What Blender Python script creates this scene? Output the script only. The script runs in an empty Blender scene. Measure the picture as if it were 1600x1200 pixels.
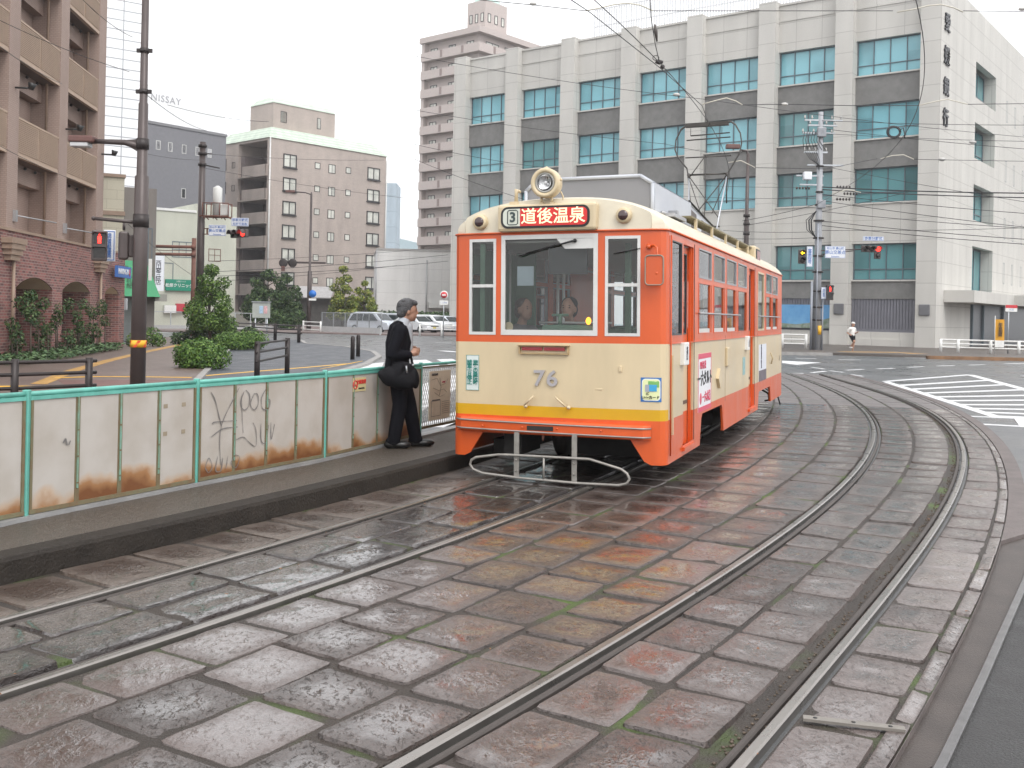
import bpy, bmesh, math, random
import numpy as np
from mathutils import Vector, Matrix, noise as mnoise
random.seed(7)
rnd = random.Random(11)
sc = bpy.context.scene
PI = math.pi
def rad(a): return math.radians(a)

# ---------------------------------------------------------------- camera, world, sun, exposure
F, CH, HY, ROLL = 1600.0, 1.69, 492.0, -rad(1.2)
cam = bpy.data.cameras.new('camera'); co = bpy.data.objects.new('camera', cam); sc.collection.objects.link(co)
co.location = (0, 0, CH); co.rotation_euler = (rad(90), ROLL, 0)
cam.sensor_width = 36; cam.lens = 36*F/1600; cam.shift_y = -(600-HY)/1600.0; cam.clip_end = 3000; cam.clip_start = .05
sc.camera = co
w = bpy.data.worlds.new('World'); sc.world = w; w.use_nodes = True
wn = w.node_tree.nodes; wl = w.node_tree.links
bg = wn['Background']
sky = wn.new('ShaderNodeTexSky'); sky.sky_type = 'NISHITA'; sky.sun_disc = False
sky.sun_elevation = rad(52); sky.sun_rotation = rad(150); sky.air_density = 1.0; sky.dust_density = 4
hs = wn.new('ShaderNodeHueSaturation'); hs.inputs['Saturation'].default_value = .10
mx = wn.new('ShaderNodeMixRGB'); mx.inputs[0].default_value = .62; mx.inputs[2].default_value = (9.2, 9.2, 9.35, 1)   # cloud layer evening out the sky
wl.new(sky.outputs[0], hs.inputs['Color']); wl.new(hs.outputs[0], mx.inputs[1]); wl.new(mx.outputs[0], bg.inputs[0])
bg.inputs[1].default_value = .15
sun = bpy.data.lights.new('sun', 'SUN'); so = bpy.data.objects.new('sun', sun); sc.collection.objects.link(so)
sun.energy = .7; sun.angle = rad(25); sun.color = (1, .97, .93)
so.rotation_euler = (rad(38), 0, rad(30))
sc.view_settings.view_transform = 'Standard'; sc.view_settings.look = 'None'; sc.view_settings.gamma = 1; sc.view_settings.exposure = .66
sc.cycles.max_bounces = 7; sc.cycles.transparent_max_bounces = 16; sc.cycles.use_denoising = True
sc.cycles.caustics_reflective = False; sc.cycles.caustics_refractive = False

RV = Vector((math.cos(ROLL), 0, -math.sin(ROLL))); UV = Vector((math.sin(ROLL), 0, math.cos(ROLL))); YV = Vector((0, 1, 0)); CV = Vector((0, 0, CH))
def ray(x, y): return YV + (x-800)/F*RV + (HY-y)/F*UV
GZ = -.03
def G(x, y, z=GZ):
    r = ray(x, y); return CV + (z-CH)/r.z*r
def At(x, y, Z): return CV + ray(x, y)*Z
def rel(v, o, rz):
    d = Vector(v)-Vector(o); c, s = math.cos(rz), math.sin(rz); return Vector((d.x*c+d.y*s, -d.x*s+d.y*c, d.z))

# ---------------------------------------------------------------- materials
MATS = {}
def nodes(m): return m.node_tree.nodes, m.node_tree.links
def mat(name, col, rough=.6, metal=0, var=.12, scale=3.0, bump=0, bscale=40, coat=0, emit=0, streak=0, rvar=0, col2=None, spec=.5):
    if name in MATS: return MATS[name]
    m = bpy.data.materials.new(name); m.use_nodes = True; n, l = nodes(m); b = n['Principled BSDF']
    b.inputs['Base Color'].default_value = (*col, 1); b.inputs['Roughness'].default_value = rough; b.inputs['Metallic'].default_value = metal
    b.inputs['Specular IOR Level'].default_value = spec
    if coat: b.inputs['Coat Weight'].default_value = coat; b.inputs['Coat Roughness'].default_value = .12
    tc = n.new('ShaderNodeTexCoord')
    if var or col2:
        t = n.new('ShaderNodeTexNoise'); t.inputs['Scale'].default_value = scale; t.inputs['Detail'].default_value = 7; t.inputs['Roughness'].default_value = .65
        if streak:
            mp = n.new('ShaderNodeMapping'); mp.inputs['Scale'].default_value = (1, 1, streak); l.new(tc.outputs['Object'], mp.inputs[0]); l.new(mp.outputs[0], t.inputs['Vector'])
        else: l.new(tc.outputs['Object'], t.inputs['Vector'])
        cr = n.new('ShaderNodeValToRGB'); cr.color_ramp.elements[0].position = .3; cr.color_ramp.elements[1].position = .7
        c2 = col2 or tuple(min(1, c*(1+var)) for c in col); c1 = col if col2 else tuple(c*(1-var) for c in col)
        cr.color_ramp.elements[0].color = (*c1, 1); cr.color_ramp.elements[1].color = (*c2, 1)
        l.new(t.outputs[0], cr.inputs[0]); l.new(cr.outputs[0], b.inputs['Base Color'])
        if rvar:
            mr = n.new('ShaderNodeMapRange'); mr.inputs['From Min'].default_value = .35; mr.inputs['From Max'].default_value = .65
            mr.inputs['To Min'].default_value = rough-rvar; mr.inputs['To Max'].default_value = rough+rvar
            l.new(t.outputs[0], mr.inputs[0]); l.new(mr.outputs[0], b.inputs['Roughness'])
    if bump:
        t2 = n.new('ShaderNodeTexNoise'); t2.inputs['Scale'].default_value = bscale; t2.inputs['Detail'].default_value = 5
        bp = n.new('ShaderNodeBump'); bp.inputs['Strength'].default_value = bump; bp.inputs['Distance'].default_value = .02
        l.new(tc.outputs['Object'], t2.inputs['Vector']); l.new(t2.outputs[0], bp.inputs['Height']); l.new(bp.outputs[0], b.inputs['Normal'])
    if emit:
        b.inputs['Emission Color'].default_value = (*col, 1); b.inputs['Emission Strength'].default_value = emit
    MATS[name] = m; return m
def brickmat(name, c1, c2, cm, bw, bh, ms, rough=.8, bump=.3, plane='wall', offset=.5, blotch=.15, var=.12):
    if name in MATS: return MATS[name]
    m = bpy.data.materials.new(name); m.use_nodes = True; n, l = nodes(m); b = n['Principled BSDF']; b.inputs['Roughness'].default_value = rough
    tc = n.new('ShaderNodeTexCoord'); sp = n.new('ShaderNodeSeparateXYZ'); l.new(tc.outputs['Object'], sp.inputs[0])
    cb = n.new('ShaderNodeCombineXYZ')
    if plane == 'wall':
        ad = n.new('ShaderNodeMath'); ad.operation = 'ADD'; l.new(sp.outputs[0], ad.inputs[0]); l.new(sp.outputs[1], ad.inputs[1]); l.new(ad.outputs[0], cb.inputs[0]); l.new(sp.outputs[2], cb.inputs[1])
    else: l.new(sp.outputs[0], cb.inputs[0]); l.new(sp.outputs[1], cb.inputs[1])
    br = n.new('ShaderNodeTexBrick'); br.offset = offset; l.new(cb.outputs[0], br.inputs['Vector'])
    br.inputs['Color1'].default_value = (*c1, 1); br.inputs['Color2'].default_value = (*c2, 1); br.inputs['Mortar'].default_value = (*cm, 1)
    br.inputs['Scale'].default_value = 1; br.inputs['Mortar Size'].default_value = ms; br.inputs['Brick Width'].default_value = bw; br.inputs['Row Height'].default_value = bh
    t = n.new('ShaderNodeTexNoise'); t.inputs['Scale'].default_value = .7; t.inputs['Detail'].default_value = 6; mp = n.new('ShaderNodeMapping'); mp.inputs['Scale'].default_value = (1, 1, .25)
    l.new(tc.outputs['Object'], mp.inputs[0]); l.new(mp.outputs[0], t.inputs['Vector'])
    mr = n.new('ShaderNodeMapRange'); mr.inputs['From Min'].default_value = .3; mr.inputs['From Max'].default_value = .7; mr.inputs['To Min'].default_value = 1-blotch; mr.inputs['To Max'].default_value = 1+blotch*.4
    l.new(t.outputs[0], mr.inputs[0]); mu = n.new('ShaderNodeVectorMath'); mu.operation = 'SCALE'; l.new(br.outputs[0], mu.inputs[0]); l.new(mr.outputs[0], mu.inputs['Scale']); l.new(mu.outputs[0], b.inputs['Base Color'])
    if bump:
        bp = n.new('ShaderNodeBump'); bp.inputs['Strength'].default_value = bump; bp.inputs['Distance'].default_value = .01; bp.invert = True; l.new(br.outputs['Fac'], bp.inputs['Height']); l.new(bp.outputs[0], b.inputs['Normal'])
    MATS[name] = m; return m
def glassmat(name, tint=(.8, .85, .85), refl=.25, opaque=0, ocol=(.02, .03, .03)):
    if name in MATS: return MATS[name]
    m = bpy.data.materials.new(name); m.use_nodes = True; n, l = nodes(m); n.remove(n['Principled BSDF']); out = n['Material Output']
    tr = n.new('ShaderNodeBsdfTransparent'); tr.inputs[0].default_value = (*tint, 1); gl = n.new('ShaderNodeBsdfGlossy'); gl.inputs['Roughness'].default_value = .02
    lw = n.new('ShaderNodeFresnel'); lw.inputs[0].default_value = 1.5
    ad = n.new('ShaderNodeMath'); ad.operation = 'MULTIPLY_ADD'; ad.inputs[1].default_value = 1.15; ad.inputs[2].default_value = refl; l.new(lw.outputs[0], ad.inputs[0]); ad.use_clamp = True
    mxs = n.new('ShaderNodeMixShader'); l.new(ad.outputs[0], mxs.inputs[0]); l.new(tr.outputs[0], mxs.inputs[1]); l.new(gl.outputs[0], mxs.inputs[2]); l.new(mxs.outputs[0], out.inputs[0])
    MATS[name] = m; return m
def panemat(name, ca, cb, rough=.08, bw=.8, scale=.35):
    """window with blinds behind tinted glass: colour differs from pane to pane"""
    if name in MATS: return MATS[name]
    m = bpy.data.materials.new(name); m.use_nodes = True; n, l = nodes(m); b = n['Principled BSDF']; b.inputs['Roughness'].default_value = rough; b.inputs['Specular IOR Level'].default_value = .7
    g = n.new('ShaderNodeNewGeometry'); t = n.new('ShaderNodeTexNoise'); t.inputs['Scale'].default_value = scale; tc = n.new('ShaderNodeTexCoord'); l.new(tc.outputs['Object'], t.inputs['Vector'])
    ad = n.new('ShaderNodeMath'); ad.operation = 'MULTIPLY_ADD'; ad.inputs[1].default_value = .55; ad.inputs[2].default_value = -.05; l.new(g.outputs['Random Per Island'], ad.inputs[0])
    a2 = n.new('ShaderNodeMath'); a2.operation = 'MULTIPLY_ADD'; a2.inputs[1].default_value = .9; l.new(t.outputs[0], a2.inputs[0]); l.new(ad.outputs[0], a2.inputs[2])
    cr = n.new('ShaderNodeValToRGB'); cr.color_ramp.elements[0].position = .25; cr.color_ramp.elements[1].position = .75; cr.color_ramp.elements[0].color = (*ca, 1); cr.color_ramp.elements[1].color = (*cb, 1)
    l.new(a2.outputs[0], cr.inputs[0]); l.new(cr.outputs[0], b.inputs['Base Color']); MATS[name] = m; return m
def leafmat(name, a, b_, c):
    if name in MATS: return MATS[name]
    m = bpy.data.materials.new(name); m.use_nodes = True; n, l = nodes(m); b = n['Principled BSDF']; b.inputs['Roughness'].default_value = .55; b.inputs['Specular IOR Level'].default_value = .3
    g = n.new('ShaderNodeNewGeometry'); cr = n.new('ShaderNodeValToRGB'); cr.color_ramp.elements[0].color = (*a, 1); cr.color_ramp.elements[1].color = (*c, 1); e = cr.color_ramp.elements.new(.5); e.color = (*b_, 1)
    l.new(g.outputs['Random Per Island'], cr.inputs[0]); l.new(cr.outputs[0], b.inputs['Base Color'])
    b.inputs['Subsurface Weight'].default_value = 0
    MATS[name] = m; return m

# ---------------------------------------------------------------- mesh helpers
ID = lambda u, d, v: (u, d, v)
class MB:
    def __init__(s): s.v = []; s.f = []; s.m = []; s.sm = []
    def add(s, vs, fs, mi=0, smooth=False):
        o = len(s.v); s.v += [tuple(p) for p in vs]
        for f in fs: s.f.append([i+o for i in f]); s.m.append(mi); s.sm.append(smooth)
    def box(s, x0, x1, y0, y1, z0, z1, mi=0, mp=ID):
        x0, x1 = sorted((x0, x1)); y0, y1 = sorted((y0, y1)); z0, z1 = sorted((z0, z1))
        vs = [mp(x, y, z) for x in (x0, x1) for y in (y0, y1) for z in (z0, z1)]
        s.add(vs, [(0, 1, 3, 2), (4, 6, 7, 5), (0, 4, 5, 1), (2, 3, 7, 6), (0, 2, 6, 4), (1, 5, 7, 3)], mi)
    def bbox(s, x0, x1, y0, y1, z0, z1, b=.01, mi=0, mp=ID):
        """box with bevelled edges"""
        bm = bmesh.new(); bmesh.ops.create_cube(bm, size=1)
        for v in bm.verts: v.co = Vector(((x0+x1)/2+v.co.x*abs(x1-x0), (y0+y1)/2+v.co.y*abs(y1-y0), (z0+z1)/2+v.co.z*abs(z1-z0)))
        bmesh.ops.bevel(bm, geom=bm.edges[:], offset=b, segments=2, affect='EDGES', profile=.5)
        s.bm(bm, mi, mp)
    def bm(s, bm, mi=0, mp=ID, smooth=False):
        bm.verts.ensure_lookup_table()
        s.add([mp(*v.co) for v in bm.verts], [[v.index for v in f.verts] for f in bm.faces], mi, smooth); bm.free()
    def prism(s, poly, z0, z1, mi=0, mp=ID):
        n = len(poly); vs = [mp(x, y, z0) for x, y in poly]+[mp(x, y, z1) for x, y in poly]
        s.add(vs, [list(range(n))[::-1], list(range(n, 2*n))]+[(i, (i+1) % n, n+(i+1) % n, n+i) for i in range(n)], mi)
    def tube(s, pts, r, seg=6, mi=0, r2=None, cap=True, smooth=True):
        pts = [Vector(p) for p in pts]; n = len(pts)
        if n < 2: return
        vs = []; fs = []; up = Vector((0, 0, 1)); pr = None
        for i, p in enumerate(pts):
            t = (pts[min(i+1, n-1)]-pts[max(i-1, 0)]).normalized()
            if pr is None:
                a = up if abs(t.z) < .9 else Vector((1, 0, 0)); x = t.cross(a).normalized()
            else:
                x = (pr - t*pr.dot(t)).normalized()
            pr = x; y = t.cross(x); rr = r if r2 is None else r+(r2-r)*i/(n-1)
            if isinstance(r, (list, tuple)): rr = r[i]
            for k in range(seg):
                a = 2*PI*k/seg; vs.append(p+(x*math.cos(a)+y*math.sin(a))*rr)
        for i in range(n-1):
            for k in range(seg): fs.append((i*seg+k, i*seg+(k+1) % seg, (i+1)*seg+(k+1) % seg, (i+1)*seg+k))
        if cap: fs += [list(range(seg))[::-1], list(range((n-1)*seg, n*seg))]
        s.add(vs, fs, mi, smooth)
    def cyl(s, a, b, r, seg=12, mi=0, r2=None): s.tube([a, b], r, seg, mi, r2)
    def ball(s, c, r, mi=0, sub=2, sx=1, sy=1, sz=1):
        bm = bmesh.new(); bmesh.ops.create_icosphere(bm, subdivisions=sub, radius=r)
        for v in bm.verts: v.co = Vector((v.co.x*sx, v.co.y*sy, v.co.z*sz))+Vector(c)
        s.bm(bm, mi, ID, True)
    def grid(s, rows, mi=0, smooth=True, closed=False):
        """rows: list of equally long point lists"""
        R, C = len(rows), len(rows[0]); vs = [p for r in rows for p in r]; fs = []
        for i in range(R-1):
            for j in range(C if closed else C-1): fs.append((i*C+j, i*C+(j+1) % C, (i+1)*C+(j+1) % C, (i+1)*C+j))
        s.add(vs, fs, mi, smooth)
    def wall(s, mp, us, vs, holes, th, mfun=lambda u, v: 0, hm=None, back=True):
        """wall sheet with rectangular holes (u0,u1,v0,v1); us/vs lists of grid lines incl. ends"""
        U = sorted(set([round(x, 4) for x in us]+[round(x, 4) for h in holes for x in h[:2] if us[0] <= x <= us[-1]]))
        V = sorted(set([round(x, 4) for x in vs]+[round(x, 4) for h in holes for x in h[2:4] if vs[0] <= x <= vs[-1]]))
        def solid(i, j):
            if i < 0 or j < 0 or i >= len(U)-1 or j >= len(V)-1: return False
            u = (U[i]+U[i+1])/2; v = (V[j]+V[j+1])/2
            return not any(h[0] < u < h[1] and h[2] < v < h[3] for h in holes)
        for i in range(len(U)-1):
            for j in range(len(V)-1):
                if not solid(i, j): continue
                a, b, c, d = U[i], U[i+1], V[j], V[j+1]; mi = mfun((a+b)/2, (c+d)/2)
                s.add([mp(a, 0, c), mp(b, 0, c), mp(b, 0, d), mp(a, 0, d)], [(0, 1, 2, 3)], mi)
                if back: s.add([mp(a, th, c), mp(b, th, c), mp(b, th, d), mp(a, th, d)], [(3, 2, 1, 0)], mi)
                hmi = mi if hm is None else hm
                if not solid(i-1, j): s.add([mp(a, 0, c), mp(a, 0, d), mp(a, th, d), mp(a, th, c)], [(0, 1, 2, 3)], hmi)
                if not solid(i+1, j): s.add([mp(b, 0, c), mp(b, th, c), mp(b, th, d), mp(b, 0, d)], [(0, 1, 2, 3)], hmi)
                if not solid(i, j-1): s.add([mp(a, 0, c), mp(a, th, c), mp(b, th, c), mp(b, 0, c)], [(0, 1, 2, 3)], hmi)
                if not solid(i, j+1): s.add([mp(a, 0, d), mp(b, 0, d), mp(b, th, d), mp(a, th, d)], [(0, 1, 2, 3)], hmi)
    def each(s, name, mats, parent=None):
        par = list(range(len(s.v)))
        def fd(a):
            while par[a] != a: par[a] = par[par[a]]; a = par[a]
            return a
        for f in s.f:
            for k in f[1:]: par[fd(k)] = fd(f[0])
        gr = {}
        for f, m, q in zip(s.f, s.m, s.sm): gr.setdefault(fd(f[0]), []).append((f, m, q))
        out = []
        for fs in gr.values():
            ids = sorted({k for f, _, _ in fs for k in f}); ix = {k: i for i, k in enumerate(ids)}; n = MB(); n.v = [s.v[k] for k in ids]
            for f, m, q in fs: n.f.append([ix[k] for k in f]); n.m.append(m); n.sm.append(q)
            out.append(n.build(name, mats, parent))
        return out
    def build(s, name, mats, parent=None, smooth=None, loc=None, rz=None, weld=False):
        me = bpy.data.meshes.new(name); me.from_pydata([tuple(v) for v in s.v], [], s.f)
        mats = mats if isinstance(mats, (list, tuple)) else [mats]
        for m in mats: me.materials.append(m)
        me.polygons.foreach_set('material_index', s.m); me.polygons.foreach_set('use_smooth', s.sm if smooth is None else [smooth]*len(s.f))
        if weld:
            bm = bmesh.new(); bm.from_mesh(me); bmesh.ops.remove_doubles(bm, verts=bm.verts, dist=.0005); bmesh.ops.recalc_face_normals(bm, faces=bm.faces); bm.to_mesh(me); bm.free()
        me.update(); o = bpy.data.objects.new(name, me); sc.collection.objects.link(o)
        if parent: o.parent = parent
        if loc is not None: o.location = loc
        if rz is not None: o.rotation_euler = (0, 0, rz)
        return o
def tag(o, label=None, cat=None, group=None, kind=None):
    if label: o['label'] = label
    if cat: o['category'] = cat
    if group: o['group'] = group
    if kind: o['kind'] = kind
    return o
def empty(name, loc, rz=0, label=None, cat=None, group=None):
    o = bpy.data.objects.new(name, None); sc.collection.objects.link(o); o.location = loc; o.rotation_euler = (0, 0, rz); o.empty_display_size = .1
    return tag(o, label, cat, group)
def copy_tree(o, parent=None):
    c = o.copy(); sc.collection.objects.link(c)
    if parent: c.parent = parent
    for ch in [x for x in bpy.data.objects if x.parent == o and x != c]: copy_tree(ch, c)
    return c
def text(s, size, m, parent, loc, rot=(PI/2, 0, 0), ext=.002, bold=0, align='CENTER', name='lettering', sx=1, space=1.0, vs=1.0):
    cu = bpy.data.curves.new(name, 'FONT'); cu.body = s; cu.size = size; cu.extrude = ext; cu.offset = bold; cu.align_x = align; cu.align_y = 'CENTER'; cu.resolution_u = 3
    cu.space_line = vs; cu.space_character = space
    to = bpy.data.objects.new(name, cu); sc.collection.objects.link(to)
    bpy.context.view_layer.update()
    me = bpy.data.meshes.new_from_object(to.evaluated_get(bpy.context.evaluated_depsgraph_get()))
    bpy.data.objects.remove(to); bpy.data.curves.remove(cu)
    me.materials.clear(); me.materials.append(m)
    o = bpy.data.objects.new(name, me); sc.collection.objects.link(o); o.parent = parent; o.location = loc; o.rotation_euler = rot; o.scale = (sx, 1, 1)
    return o
def vtext(s, *a, **k): return text('\n'.join(s), *a, **k)

# common materials
m_conc = mat('concrete_kerb', (.30, .29, .28), .75, var=.2, bump=.3)
m_dark = mat('dark_metal', (.035, .028, .027), .45, .3, var=.2)
m_brown = mat('brown_pole_paint', (.075, .058, .055), .4, .2, var=.12)
m_steel = mat('galvanised_steel', (.42, .44, .46), .4, .7, var=.15)
m_white = mat('white_paint', (.75, .75, .73), .4, var=.06)
m_black = mat('black_rubber', (.012, .012, .013), .5, var=.1)
m_wire = mat('wire_black', (.02, .02, .022), .5, var=0)
m_rust = mat('rusty_bracket', (.16, .07, .05), .7, var=.3)
m_sign = mat('sign_white', (.72, .74, .78), .45, var=.03)
m_blue = mat('sign_blue', (.06, .16, .45), .4, var=.03)
m_redlit = mat('red_lamp_lit', (1, .03, .02), .4, var=0, emit=2.6)
m_orlit = mat('amber_glow', (1, .35, .02), .4, var=0, emit=2.4)  # also the glow of the added signal reflection in the tram cab
m_lens = mat('dark_lens', (.02, .016, .015), .2, var=0)

# ---------------------------------------------------------------- ground
def asphalt(name, c, r, rv):
    return mat(name, c, r, var=.30, scale=.45, bump=.25, bscale=160, rvar=rv)
m_asph = asphalt('wet_asphalt', (.10, .102, .106), .36, .16)
m_asph2 = asphalt('dark_wet_asphalt', (.048, .05, .054), .42, .12)
g = MB(); S = 1200
g.add([(-S, -40, GZ), (S, -40, GZ), (S, 1600, GZ), (-S, 1600, GZ)], [(0, 1, 2, 3)])
tag(g.build('road', m_asph), kind='structure')
# curves of the tram tracks, X as polynomial of Y
def fit(pts, deg): a = np.array(pts); return np.poly1d(np.polyfit(a[:, 1], a[:, 0], deg))
BLp = [(-.321, 3.803), (-.147, 4.236), (.481, 5.281), (.935, 5.997), (1.915, 7.731), (2.915, 9.4), (3.893, 11.427), (4.878, 13.783), (5.752, 16.27), (6.782, 19.8), (7.971, 25.39), (8.896, 33.35)]
BRp = [(.917, 3.862), (1.278, 4.517), (1.895, 5.612), (2.739, 7.112), (3.80, 8.86), (4.95, 11.2), (5.78, 12.96), (6.75, 15.56), (7.83, 18.745), (9.1, 25.2), (10.0, 33.)]
OUTp = [(1.482, 3.888), (1.884, 4.55), (2.434, 5.482), (3.394, 7.261), (4.465, 9.263), (5.5, 11.17), (6.72, 14.06), (7.803, 17.138), (9.022, 21.78), (10.266, 28.2), (10.94, 34.9)]
ALp = [(-3.9, 3.4), (-2.721, 5.511), (-1.827, 7.008), (-1.031, 8.527), (-.3, 10.344), (.93, 13.1), (2.78, 18.1), (4.3, 23.5), (5.6, 30.), (6.2, 36)]
ARp = [(-2.75, 3.5), (-2.194, 4.457), (-1.65, 5.393), (-.815, 6.799), (.256, 8.95), (1.93, 12.72), (3.80, 17.72), (5.35, 23.1), (6.65, 29.7), (7.3, 36)]
KBp = [(-4.3, 4.1), (-3.09, 6.25), (-2.31, 7.503), (-1.176, 9.687), (-.30, 11.9), (.30, 13.4), (2.1, 18.1), (3.6, 23.5), (4.9, 30), (5.5, 36)]
BL, BR, OUT, AL, AR, KB = fit(BLp, 4), fit(BRp, 4), fit(OUTp, 4), fit(ALp, 5), fit(ARp, 5), fit(KBp, 5)
Y0, Y1 = 2.9, 33.0
# table of stations along the left rail of the right track
ys = [Y0]; ss = [0]
dBL = BL.deriv()
while ys[-1] < Y1:
    y = ys[-1]; dy = .1/math.sqrt(1+dBL(y)**2); ys.append(y+dy); ss.append(ss[-1]+.1)
NS = len(ys)
def crosspt(poly, i):
    y0 = ys[i]; x0 = BL(y0); t = dBL(y0); n = Vector((1, -t)).normalized()
    y = y0
    for _ in range(25):      # point on poly lying on the normal line through station i
        x = poly(y); d = (x-x0)/n.x; y = .5*y+.5*(y0+d*n.y)
    return Vector((poly(y), y))
TAB = {k: [crosspt(p, i) for i in range(NS)] for k, p in dict(BL=BL, BR=BR, OUT=OUT, AL=AL, AR=AR, KB=KB).items()}
def station(k, s):
    s = max(0, min(s/.1, NS-1.001)); i = int(s); f = s-i; return TAB[k][i].lerp(TAB[k][i+1], f)
def zonept(a, oa, b, ob, w, s):
    pa, pb = station(a, s), station(b, s); L = (pb-pa).length; u = (pb-pa)/L
    return (pa+u*oa).lerp(pb+u*ob, w)
SMAX = (NS-2)*.1

# bed under the setts (sand, mud, moss)
def bedmat():
    m = bpy.data.materials.new('mossy_joint_bed'); m.use_nodes = True; n, l = nodes(m); b = n['Principled BSDF']; b.inputs['Roughness'].default_value = .6
    tc = n.new('ShaderNodeTexCoord'); t = n.new('ShaderNodeTexNoise'); t.inputs['Scale'].default_value = 1.3; t.inputs['Detail'].default_value = 8; l.new(tc.outputs['Object'], t.inputs['Vector'])
    cr = n.new('ShaderNodeValToRGB'); e = cr.color_ramp.elements; e[0].position = .30; e[0].color = (.026, .020, .016, 1); e[1].position = .70; e[1].color = (.07, .12, .012, 1)
    x = cr.color_ramp.elements.new(.53); x.color = (.044, .034, .027, 1); x = cr.color_ramp.elements.new(.60); x.color = (.045, .06, .018, 1)
    l.new(t.outputs[0], cr.inputs[0]); l.new(cr.outputs[0], b.inputs['Base Color'])
    t2 = n.new('ShaderNodeTexNoise'); t2.inputs['Scale'].default_value = 90; bp = n.new('ShaderNodeBump'); bp.inputs['Strength'].default_value = .8; bp.inputs['Distance'].default_value = .02; l.new(tc.outputs['Object'], t2.inputs['Vector']); l.new(t2.outputs[0], bp.inputs['Height']); l.new(bp.outputs[0], b.inputs['Normal'])
    return m
bd = MB()
rows = []
for i in range(0, NS, 2):
    K, O, al, ar, bl, br = (TAB[k][i] for k in ('KB', 'OUT', 'AL', 'AR', 'BL', 'BR')); u = (O-K).normalized(); zt, zl = -.011, -.052
    r = [(K, 0, zt), (al, -.06, zt), (al, -.045, zl), (al, .10, zl), (al, .12, zt), (ar, -.16, zt), (ar, -.14, zl), (ar, .04, zl), (ar, .05, zt), (bl, -.065, zt), (bl, -.05, zl), (bl, .095, zl), (bl, .11, zt), (br, -.20, zt), (br, -.165, -.026), (br, -.05, -.030), (br, .04, zl), (br, .055, zt), (O, 0, zt)]
    rows.append([(p.x+u.x*o_, p.y+u.y*o_, z_) for p, o_, z_ in r])
bd.grid(rows, smooth=False)
tag(bd.build('paving_bed', bedmat()), kind='structure')

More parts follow.
